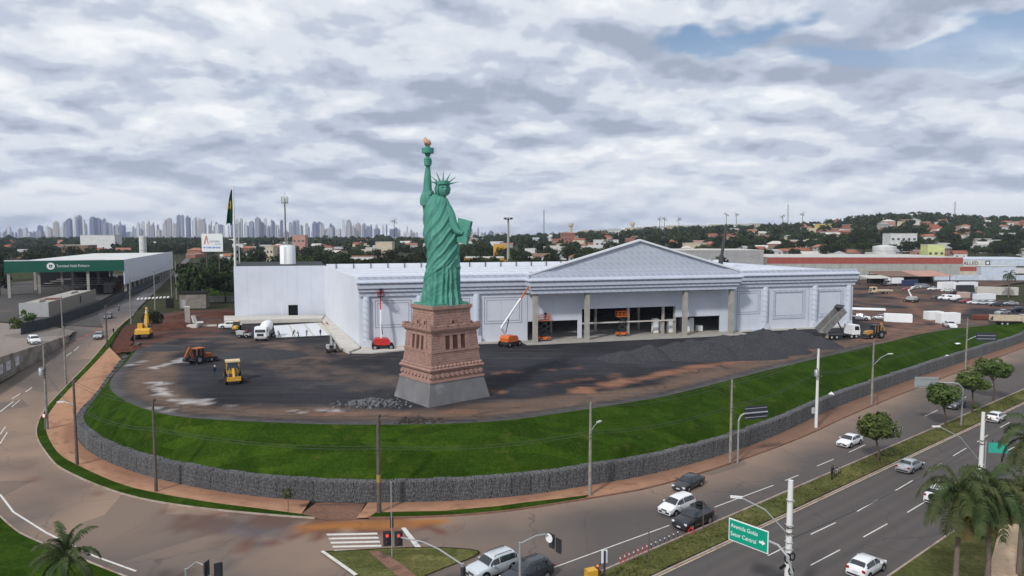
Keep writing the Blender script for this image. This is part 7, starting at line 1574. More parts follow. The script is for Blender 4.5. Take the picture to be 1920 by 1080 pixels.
t = text('Terminal Hailé Pinheiro', 1.35, 'lettering', 'sign_white', fas, .02); t.rotation_euler = (PI / 2, 0, 0); t.location = (Lx * .375 + 1.7, -.38, 10.75); t.scale = (.8, 1, 1)
for x, y in ((1, .6), (Lx * .18, 20), (Lx * .3, 40), (Lx * .5, 14), (Lx * .68, .8), (Lx * .68, 30), (Lx * .4, 70), (Lx * .7, 70), (Lx * .05, 40), (Lx * .1, 70)): mb = MB(); mb.beam((x, y, -.5), (x, y, 12), .9, .9); mb.build('column', 'concrete', term)
mb = MB(); mb.box((Lx * .35, 60, 4), (Lx * .7, .4, 8)); mb.build('inner_wall', 'term_dark', term)  # near-black wall added to deepen the shade under the roof
for k in range(9): MB().box((Lx * .72 + (k % 3) * 3.2, 8 + k * 9, 1.8), (2.6, 6, 3.6)).build('kiosk', ('term_dark', 'concrete', 'rust')[k % 3], term)
for k in range(4): MB().box((Lx * .55, 10 + k * 14, 3.6), (Lx * .7, 1.2, .25)).build('ceiling_beam', 'concrete', term)
for y in (3, 24, 45): MB().box((Lx * .52, y, 11.3), (Lx * .95, .5, 1.2)).build('roof_truss', 'term_dark', term)
# low hoarding-clad building in front of the terminal
mat('hoarding', (0.28, 0.255, 0.225), .8, .12, 1.5)
h0, h1 = gs(92, 594), gs(180, 564); d = (h1 - h0); hr = math.atan2(d.y, d.x); hl = d.length
e = empty('low_annex', (h0.x, h0.y, 6.0), hr, 'low unfinished annex with ribbed grey wall before the terminal', 'building')
k = 26
for i in range(k): MB().box(((i + .5) * hl / k, 0, 2.0), (hl / k - .06, .12, 4.0 + .08 * (i % 2))).build('wall_slat', 'hoarding', e)
MB().box((hl * .62, -.08, 2.1), (1.0, .06, 2.2)).build('doorway', 'term_dark', e)
for y, z in ((7, 3.6),): MB().box((hl * .5, y / 2 + .1, z), (hl - .3, y - .1, .2)).build('roof', 'concrete', e)
MB().box((hl * .3, 3.5, 3.76), (6, 4, .12)).build('roof_hatch', 'rust', e); MB().box((hl * .12, 3.2, 4.0), (5, .3, .5)).build('parapet', 'concrete', e); MB().box((hl * .75, 3.2, 4.0), (7, .3, .5)).build('parapet', 'concrete', e); MB().box((-.05, 3.5, 2.0), (.15, 7, 4)).build('end_wall', 'grey_machine', e)
# dark fence along the avenue
F0 = [gs(40, 636), gs(92, 618), gs(150, 596), gs(205, 574), gs(240, 558), gs(295, 529), gs(322, 508)]
e = empty('perimeter_fence', (F0[0].x, F0[0].y, 0), 0, 'dark solid fence along the avenue below the terminal', 'fence')
for a, b in zip(F0, F0[1:]):
    k = max(1, round((b - a).length / 5))
    for i in range(k):
        p, q = a.lerp(b, i / k), a.lerp(b, (i + 1) / k); p = p + (q - p).normalized() * .03; mb = MB(); hf = 2.6; mb.beam((p.x - F0[0].x, p.y - F0[0].y, 6 + hf / 2), (q.x - F0[0].x, q.y - F0[0].y, 6 + hf / 2), .12, hf); mb.build('fence_panel', 'fence_dark', e)
# grey hut, gate board and green park behind the site
e = empty('grey_hut', gs(362, 578), R(14), 'small grey block hut with dark flat roof left of the wing', 'building'); MB().box((0, 3, 2.2), (7.5, 6, 4.6)).build('wall', 'retaining', e); MB().box((0, 3, 4.65), (8.2, 6.6, .35)).build('roof', 'term_dark', e); MB().box((-2.6, -.04, 1.4), (1.1, .1, 2.4)).build('door', 'grey_machine', e)
MB().box((0, 0, 1.5), (2.2, .15, 3.0)).build('x', 'term_dark').name = 'black_board'; o = bpy.data.objects['black_board']; o.location = gs(319, 578); o.rotation_euler = (0, 0, R(20)); setp(o, 'black upright board on the pavement left of the grey hut', 'board')
sheet('park_lawn', [Vector(gs(*p)[:2]) for p in ((378, 562), (438, 560), (440, 540), (385, 542))], 4, lambda x, y: zs(x, y) + .15, 'turf')
for k, (px, py) in enumerate(((341, 578), (350, 566), (344, 572))): pass
e = empty('park_wall', gs(384, 566), R(13), 'low pale wall between the grey hut and the white wing', 'wall'); 
for k in range(8): MB().box((1.6 + k * 2.0, 0, .9), (1.96, .2, 2.0)).build('wall_panel', 'concrete', e)
# advertising sign on two posts
sg = atY(398, 455, 262); gz = zs(sg.x, 262); e = empty('billboard', (sg.x, sg.y, gz), R(8), 'white advertising billboard on two tall posts behind the site', 'billboard'); zc_ = sg.z - gz
MB().box((0, 0, zc_), (7.4, .3, 6.6)).build('panel', 'sign_white', e)
for x in (-2.2, 2.2): mb = MB(); mb.tube([(x, .3, 0), (x, .3, zc_ + 2)], .22, 8); mb.build('post', 'pole_dark', e)
mb = MB(); mb.extrude([(-3.0, zc_ - .6), (-2.5, zc_ - .6), (-1.95, zc_ + 1.6), (-1.5, zc_ - .6), (-1.2, zc_ - .6), (-1.75, zc_ + 2.6), (-2.2, zc_ + 2.6)], 'y', -.2, -.155); mb.build('emblem', 'sign_rust', e)
t = text('ASACASSAS', 1.0, 'lettering', 'sign_dark', e, .01); t.rotation_euler = (PI / 2, 0, 0); t.location = (-.9, -.165, zc_ + .1); t.scale = (.68, 1, 1)
mb = MB(); mb.box((2.0, -.16, zc_ - .55), (2.4, .02, .22)); mb.build('small_print', 'sign_blue', e)
x = -3.1                                          # a line of print too small to read in the photograph
for wd_ in (.5, .25, .3, .9, .35, .8, .6, .7): MB().box((x + wd_ / 2, -.16, zc_ - 1.8), (wd_, .02, .62)).build('small_print', 'sign_blue', e); x += wd_ + .22
# flag pole with limp green and yellow flag, lattice mast
def lattice(name, loc, h, w0, w1, label, m='galv', cat='mast', z0=0, head=None):
    e = empty(name, loc, .3, label, cat)
    for sx_, sy_ in ((1, 1), (1, -1), (-1, -1), (-1, 1)): mb = MB(); mb.beam((sx_ * w0 / 2, sy_ * w0 / 2, 0), (sx_ * w1 / 2, sy_ * w1 / 2, h), .13); mb.build('leg', m, e)
    n = int(h / 2.2)
    for k in range(n):
        z0_, z1_ = h * k / n, h * (k + 1) / n; wa, wb = w0 + (w1 - w0) * k / n, w0 + (w1 - w0) * (k + 1) / n; mb = MB(); c = [(1, 1), (1, -1), (-1, -1), (-1, 1)]
        for i in range(4): a, b = c[i], c[(i + 1) % 4]; mb.beam((a[0] * wa / 2, a[1] * wa / 2, z0_), (b[0] * wb / 2, b[1] * wb / 2, z1_), .08); mb.beam((b[0] * wa / 2, b[1] * wa / 2, z0_), (b[0] * wb / 2 * 1, b[1] * wb / 2, z0_), .07)
        mb.build('bracing', m, e)
    return e
fp_ = atY(441, 490, 238); gz = 6.0; topz = atY(440, 350, 238).z; e = empty('flag_pole', (fp_.x, fp_.y, gz), 0, 'very tall pale flag pole with hanging green and yellow flag', 'flag pole')
mb = MB(); hh = topz - gz; mb.tube([(0, 0, 0), (0, 0, hh * .5), (0, 0, hh)], [.5, .38, .22], 10); mb.build('shaft', 'pole_white', e, 40)
lp = atY(444, 492, 246); lattice('lattice_mast', (lp.x + .3, lp.y, 6.0), atY(443, 408, 246).z - 6, 1.6, 1.0, 'pale lattice mast standing right beside the flag pole', 'pole_white')
mat('flag_green', (0.005, 0.075, 0.03), .8, .2, .6); mat('flag_yellow', (0.55, 0.42, 0.02), .8, .15, 1)
nU, nV = 22, 14; mb = MB(); vs = []
for i in range(nU + 1):
    t = i / nU; z = hh - 1.0 - t * 11.5; wd_ = .25 + 2.1 * t ** .8
    for j in range(nV + 1):
        u = j / nV; vs.append((-.35 - u * wd_ - .25 * t, .5 * math.sin(u * 11 + t * 3) * (.3 + t), z - .4 * math.sin(u * 9) * t))
for i in range(nU):
    for j in range(nV):
        mb.m = 1 if (.3 < (i / nU) < .52 and .15 < j / nV < .8 and (i + j) % 9 > 1) else 0
        mb.add([vs[i * (nV + 1) + j], vs[i * (nV + 1) + j + 1], vs[(i + 1) * (nV + 1) + j + 1], vs[(i + 1) * (nV + 1) + j]], [(0, 1, 2, 3)])
fo = mb.build('flag', ['flag_green', 'flag_yellow'], e, 60, fix=False)
# telecom mast
tp = atY(536, 470, 300); hh = atY(533, 372, 300).z - 6; e = empty('telecom_mast', (tp.x, tp.y, 6.0), 0, 'slim telecom mast with a crown of antennas above the white tank', 'mast'); mb = MB(); mb.tube([(0, 0, 0), (0, 0, hh)], [.55, .3], 10); mb.build('shaft', 'pole_concrete', e, 40)
for k in range(9):
    a = k * 2 * PI / 9; mb = MB(); mb.beam((1.3 * math.cos(a), 1.3 * math.sin(a), hh - 2.2), (1.3 * math.cos(a), 1.3 * math.sin(a), hh + .8), .3, .15); mb.build('antenna', 'grey_machine', e)
mb = MB(); mb.lathe([(1.3, hh - 1.8), (1.3, hh - 1.6)], 12); mb.build('platform', 'dark_metal', e); mb = MB(); mb.tube([(0, 0, hh), (0, 0, hh + 3)], .06, 5); mb.build('lightning_rod', 'galv', e)
for k in range(3): mb = MB(); mb.beam((.5, 0, hh * .45 + k * 1.6), (.9, 0, hh * .45 + k * 1.6 + 1.4), .25); mb.build('antenna', 'grey_machine', e)
# floodlight mast
tp = atY(953, 495, 330); hh = atY(953, 411, 330).z - 6; e = empty('floodlight_mast', (tp.x, tp.y, 6.0), 0, 'pale floodlight mast with a ring of lamps behind the store roof', 'mast'); mb = MB(); mb.tube([(0, 0, 0), (0, 0, hh)], [.75, .45], 12); mb.build('shaft', 'concrete', e, 40)
mb = MB(); mb.lathe([(1.5, hh - .2), (1.5, hh)], 12); mb.build('ring', 'dark_metal', e)
for k in range(8): a = k * PI / 4; MB().box((1.7 * math.cos(a), 1.7 * math.sin(a), hh + .35), (.7, .7, .8), a).build('floodlight', 'dark_metal', e)
for px, pt, Y, lb in ((1020, 393, 900, 'thin dark radio mast above the trees right of the floodlight mast'), (1791, 378, 1100, 'thin radio mast on the right hill skyline'), (1478, 383, 1150, 'thin radio mast on the hill left of the wooded crest')):
    q = atY(px, pt, Y); gz = 6 + rise(q.x, Y); lattice('radio_mast', (q.x, Y, gz), q.z - gz, 2.2, 1.0, lb, 'pole_dark')
# crane boom showing behind the portico roof
q0, q1 = atY(1342, 490, 196), atY(1362, 421, 200); e = empty('mobile_crane', (q0.x, q0.y + 3, 6.0), .4, 'dark telescopic crane boom rising behind the portico roof', 'crane'); o_ = Matrix.Rotation(-.4, 3, 'Z')
pA, pB = o_ @ Vector((q0.x - q0.x, -3 + 0, 4)), o_ @ Vector((q1.x - q0.x, q1.y - q0.y - 3, q1.z - 6)); mb = MB(); mb.beam(pA, pA.lerp(pB, .6), .9, 1.0); mb.build('boom', 'dark_metal', e); mb = MB(); mb.beam(pA.lerp(pB, .6), pB, .6, .7); mb.build('boom_tip', 'dark_metal', e); MB().box((0, 0, 2), (7, 2.6, 2.2)).build('carrier', 'yellow_machine', e)
# ================================================================== TREES
def leaf_mat(name, c1, c2, rnd=0.35):
    m = bpy.data.materials.new(name); m.use_nodes = True; t = m.node_tree; b = t.nodes['Principled BSDF']
    oi = N(t, 'ShaderNodeObjectInfo'); g = N(t, 'ShaderNodeTexCoord').outputs['Object']; n = N(t, 'ShaderNodeTexNoise', i_Scale=0.8, i_Detail=3.0); L(t, g, n.inputs['Vector'])
    c = mixc(t, ramp(t, n.outputs[0], [(0.35, 0.0), (0.65, 1.0)]), c1, c2)
    hs = N(t, 'ShaderNodeHueSaturation'); L(t, c, hs.inputs['Color']); L(t, math_n(t, 'ADD', math_n(t, 'MULTIPLY', oi.outputs['Random'], rnd * 2), 1 - rnd), hs.inputs['Value']); L(t, math_n(t, 'ADD', math_n(t, 'MULTIPLY', oi.outputs['Random'], 0.06), 0.465), hs.inputs['Hue'])
    L(t, hs.outputs[0], b.inputs['Base Color']); b.inputs['Roughness'].default_value = 0.8; b.inputs['Specular IOR Level'].default_value = 0.05
    MATS[name] = m
leaf_mat('leaf_far', (0.017, 0.027, 0.011), (0.038, 0.052, 0.018), .45); leaf_mat('leaf_near', (0.045, 0.08, 0.02), (0.1, 0.15, 0.045), .15); leaf_mat('palm_leaf', (0.035, 0.056, 0.02), (0.085, 0.105, 0.045), .1)
mat('bark', (0.1, 0.075, 0.055), .95, .25, 3); mat('palm_bark', (0.16, 0.13, 0.105), .95, .2, 4); mat('dry_frond', (0.2, 0.13, 0.06), .9, .2, 3)
def crown_mesh(rx, rz, clumps, leaves, size, seed, flat=0.0, matn='leaf_far', base=0.0):
    rnd = random.Random(seed); mb = MB(); cs = []
    for _ in range(clumps):
        while True:
            v = Vector((rnd.uniform(-1, 1), rnd.uniform(-1, 1), rnd.uniform(-1, 1)))
            if 0.15 < v.length < 1: break
        v = v.normalized() * (v.length ** .5); cs.append((Vector((v.x * rx * .75, v.y * rx * .75, v.z * rz * .7)), rnd.uniform(.32, .55) * min(rx, rz * 1.3)))
    for c, r_ in cs:
        for _ in range(leaves):
            d = Vector((rnd.gauss(0, 1), rnd.gauss(0, 1), rnd.gauss(0, 1) + .25)).normalized(); p = c + d * r_ * rnd.uniform(.7, 1.08); p.z = max(p.z, -rz * (.75 - flat))
            nn = (d + Vector((rnd.gauss(0, .4), rnd.gauss(0, .4), rnd.gauss(0, .4)))).normalized(); a = nn.cross(Vector((rnd.random(), rnd.random(), .3))).normalized(); b = nn.cross(a); s = size * rnd.uniform(.6, 1.3)
            q = Vector((p.x, p.y, p.z + base)); mb.quad(q - a * s - b * s * .6, q + a * s - b * s * .6, q + a * s * .7 + b * s * .6, q - a * s * .8 + b * s * .6)
    me = mb.mesh('crown', matn, None, False); return me
def trunk_mesh(h, r0, rx, seed, matn='bark', limbs=5):
    rnd = random.Random(seed); mb = MB(); mb.tube([(0, 0, -.4), (.1 * rnd.uniform(-1, 1), 0, h * .5), (0, .1 * rnd.uniform(-1, 1), h)], [r0, r0 * .75, r0 * .55], 8)
    for k in range(limbs):
        a = k * 2 * PI / limbs + rnd.random(); mb.tube([(0, 0, h * .8), (rx * .3 * math.cos(a), rx * .3 * math.sin(a), h * 1.2), (rx * .6 * math.cos(a), rx * .6 * math.sin(a), h * 1.45)], [r0 * .45, r0 * .3, r0 * .1], 5)
    return mb.mesh('trunk', matn, 60)
KINDS_ = []
for k, (rx, rz, th, cl, fl) in enumerate(((4.2, 3.0, 3.0, 12, .1), (5.5, 3.0, 3.2, 15, .25), (3.4, 3.8, 3.4, 11, 0), (6.5, 3.4, 3.4, 18, .3), (4.8, 4.0, 3.6, 15, .05), (3.0, 2.4, 2.6, 9, .1))):
    KINDS_.append((crown_mesh(rx, rz, cl, 60, .46, 100 + k, fl, base=th + rz * .72), trunk_mesh(th + .6, .28, rx, 200 + k, limbs=4), th + rz * 1.65, rx))
TREEN = ['rounded dark green tree', 'wide flat topped dark tree', 'tall oval green tree', 'large spreading dark tree', 'big bushy green tree', 'small round tree']
def tree(k, p, s, rz, label, group=None):
    cr, tr, h, rx = KINDS_[k]; e = empty('tree', p, rz, label, 'tree', group); e.scale = (s, s, s * random.uniform(.9, 1.1)); inst('crown', cr, e); inst('trunk', tr, e); return e
# ---- median trees
for (px, py, h, rx, lean, lb) in ((1645, 866, 3.0, 2.3, -.3, 'round leafy street tree on the median nearest to the white sedan'), (1771, 802, 3.4, 2.6, -.35, 'street tree with bent trunk on the median before the grey SUV'), (1822, 775, 3.8, 2.6, 0, 'street tree on the median behind the arching sign post'), (1862, 752, 4.0, 2.9, -.2, 'farthest street tree on the median near the right edge')):
    p = gs(px, py) + Vector((0, 0, .12)); e = empty('street_tree', p, 0, lb, 'tree'); sd_ = px
    cm = crown_mesh(rx, 1.9, 16, 150, .17, sd_, .2, 'leaf_near'); o = inst('crown', cm, e, (lean, 0, h + 1.3))
    rnd = random.Random(sd_); mb = MB(); mb.tube([(0, 0, -.2), (.12 - lean * .2, 0, h * .4), (lean * .5, .05, h * .8), (lean, 0, h)], [.16, .13, .11, .09], 8); tr = mb.build('trunk', 'bark', e, 60)
    for k in range(6):
        a = k * 1.05 + rnd.random(); mb = MB(); mb.tube([(lean * .8, 0, h * .85), (lean + rx * .3 * math.cos(a), rx * .3 * math.sin(a), h + .6), (lean + rx * .65 * math.cos(a), rx * .65 * math.sin(a), h + 1.3 + .5 * rnd.random())], [.08, .055, .02], 6); mb.build('limb', 'bark', tr, 60)
mb = MB(); o = bpy.data.objects.new('shrub', crown_mesh(.55, 1.0, 6, 60, .12, 77, 0, 'leaf_near')); link(o); o.location = gs(1823, 776) + Vector((.6, -.2, 1.2)); setp(o, 'slim leafy shrub at the foot of a median tree', 'shrub')
p = gs(540, 962); e = empty('sapling', p, 0, 'young sapling planted in the verge beside the driveway', 'tree'); mb = MB(); mb.tube([(0, 0, 0), (.05, 0, 1.0), (0, 0, 1.8)], [.035, .03, .02], 6); mb.build('trunk', 'bark', e); inst('crown', crown_mesh(.6, .5, 6, 26, .11, 31, 0, 'palm_leaf'), e, (0, 0, 2.0))
for k, (px, py, rx, lb) in enumerate(((287, 612, 2.2, 'dark bush right beside the excavator boom'), (296, 606, 1.6, 'smaller dark bush behind the excavator'), (52, 604, 1.8, 'green bush at the end of the annex wall'), (30, 618, 1.5, 'low green bush before the annex'))):
    o = bpy.data.objects.new('bush', crown_mesh(rx, rx * 1.1, 9, 60, .2, 400 + k, 0, 'leaf_near' if k > 1 else 'leaf_far')); link(o); o.location = gs(px, py) + Vector((0, 0, rx * .8)); setp(o, lb, 'bush')
# ---- palms
def frond(rnd, L_, droop, az, el, n=34, lw=.7):
    mb = MB(); pts = []; d = Vector((math.cos(az) * math.cos(el), math.sin(az) * math.cos(el), math.sin(el))); p = Vector((0, 0, 0)); seg = 10
    for i in range(seg + 1):
        pts.append(p.copy()); p = p + d * (L_ / seg); d = (d + Vector((0, 0, -droop / seg * (1 + i * .18)))).normalized()
    mb.tube(pts, [.05 * (1 - i / (seg + 1)) + .012 for i in range(seg + 1)], 4, False)
    for i in range(n):
        t = .12 + .88 * i / n; k = min(seg - 1, int(t * seg)); q = pts[k].lerp(pts[k + 1], t * seg - k); ax = (pts[k + 1] - pts[k]).normalized(); sd = ax.cross(Vector((0, 0, 1)))
        if sd.length < .05: sd = Vector((1, 0, 0))
        sd.normalize(); ln = lw * (math.sin(PI * (.12 + t * .82)) ** .6) * rnd.uniform(.8, 1.15)
        for s in (1, -1):
            dd = (sd * s + ax * .7 + Vector((0, 0, rnd.uniform(-.1, .45)))).normalized(); m1 = q + dd * ln * .55; e1 = q + dd * ln + Vector((0, 0, -ln * .6)); wv = ax * .035
            mb.add([q - wv, q + wv, m1 + wv * 1.1, m1 - wv * 1.1, e1], [(0, 1, 2, 3), (3, 2, 4)])
    return mb
def palm(p, h, L_, nf, label, seed, dry=4, lw=.7, lean=(0, 0), r0=.19, droop=2.1):
    rnd = random.Random(seed); e = empty('palm_tree', p, 0, label, 'palm'); top = Vector((lean[0], lean[1], h))
    mb = MB(); mb.tube([(0, 0, -.3), (lean[0] * .3, lean[1] * .3, h * .5), tuple(top)], [r0 * 1.25, r0, r0 * .8], 10)
    for k in range(int(h * 3)): t = k / (h * 3); c = Vector((lean[0] * t * t, lean[1] * t * t, h * t)); mb.lathe([(r0 * (1.22 - .4 * t), -.02), (r0 * (1.27 - .4 * t), .03), (r0 * (1.22 - .4 * t), .06)], 10, c)
    tr = mb.build('trunk', 'palm_bark', e, 60); mb = MB(); mb.tube([top, top + Vector((0, 0, .7))], [r0 * .9, r0 * .5], 8); mb.build('crownshaft', 'palm_leaf', e)
    for k in range(nf):
        az = k * 2.4 + rnd.uniform(-.2, .2); el = R(82) - (k / nf) * R(105); m_ = frond(rnd, L_ * rnd.uniform(.85, 1.08), droop * rnd.uniform(.8, 1.2), az, el, 40, lw); o = m_.build('frond', 'palm_leaf', e, None, False); o.location = top + Vector((0, 0, .5))
    for k in range(dry):
        az = rnd.random() * 6.28; m_ = frond(rnd, L_ * .7, 1.2, az, R(-55), 22, lw * .6); o = m_.build('dead_frond', 'dry_frond', e, None, False); o.location = top
    return e
pe = palm(Vector((32.2, 49.8, 0)), 9.2, 3.7, 26, 'tall drooping palm with dead fronds, left of the two at the bottom right', 5, 6, .8, (.1, 0))
mb = MB(); rnd = random.Random(2)
for k in range(60): a = rnd.random() * 6.28; q = Vector((.3 + .25 * math.cos(a), -.5 + .2 * math.sin(a), 9.1 - rnd.random() * .9)); mb.ell(q, (.08, .08, .08), 5, 4)
mat('palm_fruit', (0.45, 0.33, 0.04), .7, .2, 4); mb.build('fruit_cluster', 'palm_fruit', pe, 60)
palm(Vector((35.8, 51.5, 0)), 8.6, 3.6, 26, 'drooping palm, right of the two at the bottom right', 9, 6, .8, (-.2, .2))
palm(Vector((45.8, 61.0, 0)), 10.0, 4.0, 20, 'palm at the right edge beside the teal sign', 14, 3, .8)
palm(Vector((42.5, 57.5, 0)), 6.4, 3.8, 20, 'lower palm behind the pair at the bottom right', 23, 5, .8)
palm(Vector((-32.8, 50.5, 0)), 4.4, 2.9, 18, 'small palm on the lawn at the bottom left corner', 33, 2, .55, (0, 0), .17, 1.2)
palm(gp(1908, 560) + Vector((2, 8, 0)), 8.0, 3.6, 16, 'palm in the yard at the right edge', 41, 0, .7)
# ================================================================== BACKGROUND BUILDINGS
for nm, c in dict(wall_white=(.6, .6, .59), wall_cream=(.55, .48, .36), wall_grey=(.36, .35, .34), wall_pink=(.45, .26, .21), wall_yellow=(.6, .45, .14), wall_brick=(.3, .14, .1), wall_lime=(.55, .58, .25), wall_orange=(.6, .33, .05), roof_tile=(.27, .1, .065), roof_tile2=(.33, .15, .1), roof_grey=(.33, .33, .33), roof_pale=(.52, .5, .47), roof_brown=(.2, .13, .1), ware_red=(.33, .09, .075), ware_grey=(.36, .37, .34), ware_blue=(.52, .58, .66)).items(): mat(nm, c, .85, .14, .35, dirt=((c[0] * .55, c[1] * .52, c[2] * .5), .56, .3, .5))
mat('far_window', (.04, .05, .06), .3, .1, 1)
def house(p, rz, W_, D_, H_, wm, rm, style, label, group=None, detail=True, name='house'):
    e = empty(name, p, rz, label, 'house', group); MB().box((0, 0, H_ / 2 - .5), (W_, D_, H_ + 1)).build('wall', wm, e)
    if style == 'gable':
        rh = D_ * .24; mb = MB(); a, b = W_ / 2 + .4, D_ / 2 + .5; mb.add([(-a, -b, H_ - .1), (a, -b, H_ - .1), (a, 0, H_ + rh), (-a, 0, H_ + rh), (-a, b, H_ - .1), (a, b, H_ - .1)], [(0, 1, 2, 3), (3, 2, 5, 4), (0, 3, 4), (1, 5, 2)]); mb.build('roof', rm, e)
    elif style == 'hip':
        rh = D_ * .25; mb = MB(); a, b = W_ / 2 + .5, D_ / 2 + .5; c = max(.3, a - b); mb.add([(-a, -b, H_ - .1), (a, -b, H_ - .1), (a, b, H_ - .1), (-a, b, H_ - .1), (-c, 0, H_ + rh), (c, 0, H_ + rh)], [(0, 1, 5, 4), (1, 2, 5), (2, 3, 4, 5), (3, 0, 4)]); mb.build('roof', rm, e)
    else:
        MB().box((0, 0, H_ + .1), (W_ + .3, D_ + .3, .3)).build('roof', rm, e)
        for s in (-1, 1): MB().box((0, s * (D_ / 2 + .05), H_ + .45), (W_ + .1, .15, .5)).build('parapet', wm, e)
    if detail:
        nw = max(2, int(W_ / 3.2)); fl = max(1, int(H_ / 2.9))
        for f_ in range(fl):
            for k in range(nw):
                x = -W_ / 2 + (k + .5) * W_ / nw
                if f_ == 0 and k == nw // 2: MB().box((x, -D_ / 2 - .03, 1.0), (.95, .08, 2.1)).build('door', 'roof_brown', e)
                else: MB().box((x, -D_ / 2 - .03, 1.6 + f_ * 2.9), (1.3, .08, 1.1)).build('window', 'far_window', e)
    return e
def gz_(x, y): return zt(x, y) - .35
# placed ones that stand out in the photograph
def block(px0, px1, pt, Y, depth, wm, label, rz=0.0, name='building', floors=0, roofm='roof_pale', cat='building', cols=0, roofh=.3):
    a, b = atY(px0, pt, Y), atY(px1, pt, Y); c = (a + b) / 2; g = gz_(c.x, Y); W_ = (b - a).length; H_ = a.z - g; e = empty(name, (c.x, Y, g), rz, label, cat); MB().box((0, depth / 2, H_ / 2 - .5), (W_, depth, H_ + 1)).build('wall', wm, e); MB().box((0, depth / 2, H_ + roofh / 2 + .02), (W_ + .4, depth + .4, roofh)).build('roof', roofm, e)
    nw = cols or max(2, int(W_ / 4))
    for f_ in range(floors):
        for k in range(nw): MB().box((-W_ / 2 + (k + .5) * W_ / nw, -.03, H_ - (f_ + .6) * (H_ / max(1, floors))), (W_ / nw * .45, .1, min(1.6, H_ / floors * .45))).build('window', 'far_window', e)
    return e, W_, H_
e, W_, H_ = block(1440, 1802, 483, 394, 60, 'ware_grey', 'long warehouse with red top band and ribbed grey wall behind the yard', R(-2), roofm='roof_pale', name='warehouse')
nb = 16
for k in range(nb):
    x = -W_ / 2 + (k + .5) * W_ / nb; MB().box((x, -.06, H_ - 1.7), (W_ / nb - .06, .1, 3.3)).build('red_panel', 'ware_red', e); MB().box((x + W_ / nb / 2, -.1, H_ / 2 - 1.8), (.35, .25, H_ - 3.6)).build('wall_rib', 'roof_grey', e)
e, W_, H_ = block(1802, 1990, 487, 440, 50, 'wall_white', 'white and pale blue warehouse with black lettered sign at the right', 0, roofm='ware_blue', name='warehouse')
MB().box((W_ * .12, -.12, H_ - 2.0), (W_ * .76, .15, 3.8)).build('blue_band', 'ware_blue', e); MB().box((0, -.1, H_ - 4.4), (W_, .12, .7)).build('dark_band', 'sign_dark', e)
t = text('ALLED', 3.2, 'lettering', 'sign_dark', e, .03); t.rotation_euler = (PI / 2, 0, 0); t.location = (-W_ / 2 + 1.5, -.12, H_ - 3.3); MB().box((-W_ / 2 + 16.5, -.16, H_ - 2.0), (3.0, .1, 3.0)).build('emblem', 'sign_dark', e); MB().box((-W_ / 2 + 16.5, -.23, H_ - 2.0), (1.6, .05, 1.6)).build('emblem_core', 'sign_white', e)
e, W_, H_ = block(1800, 1842, 500, 392, 20, 'wall_cream', 'low building with red band right of the long warehouse', 0); MB().box((0, -.06, H_ - 1.2), (W_, .1, 2.4)).build('red_panel', 'ware_red', e)
e, W_, H_ = block(1840, 1905, 500, 388, 12, 'ware_blue', 'pale blue windowless hall behind the long cream container', 0)
e = empty('site_fence', atY(1755, 520, 383).xy.to_3d() + Vector((0, 0, 3.7)), 0, 'pale blue hoarding fence along the back of the yard', 'fence')
for k in range(24): MB().box((k * 3.1, 0, 1.6), (3.06, .1, 2.8)).build('fence_panel', 'ware_blue', e)
# open shed with brown roof
q = gp(1690, 533); e = empty('open_shed', q, R(6), 'open shed with brown sheet roof behind the parked trucks', 'shed')
for k in range(8): MB().box((-12 + k * 4.6, 0, 5.3), (4.5, 14, .14), Matrix.Rotation(R(8), 3, 'X')).build('roof_sheet', 'wall_pink' if k > 3 else 'roof_brown', e)
for k in range(5):
    for y in (-6.5, 6.5): mb = MB(); mb.beam((-13 + k * 8.5, y, 0), (-13 + k * 8.5, y, 4.6 if y < 0 else 6.2), .25); mb.build('post', 'dark_metal', e)
MB().box((4, 6.8, 2.4), (36, .1, 4.6)).build('back_wall', 'term_dark', e)
q = gp(1640, 537); e = empty('open_shed', q, R(6), 'small open shed with white roof beside the brown roofed one', 'shed'); MB().box((0, 0, 4.6), (12, 9, .15), Matrix.Rotation(R(6), 3, 'X')).build('roof_sheet', 'roof_pale', e)
for x in (-5.5, 5.5):
    for y in (-4, 4): mb = MB(); mb.beam((x, y, 0), (x, y, 4.5), .2); mb.build('post', 'dark_metal', e)
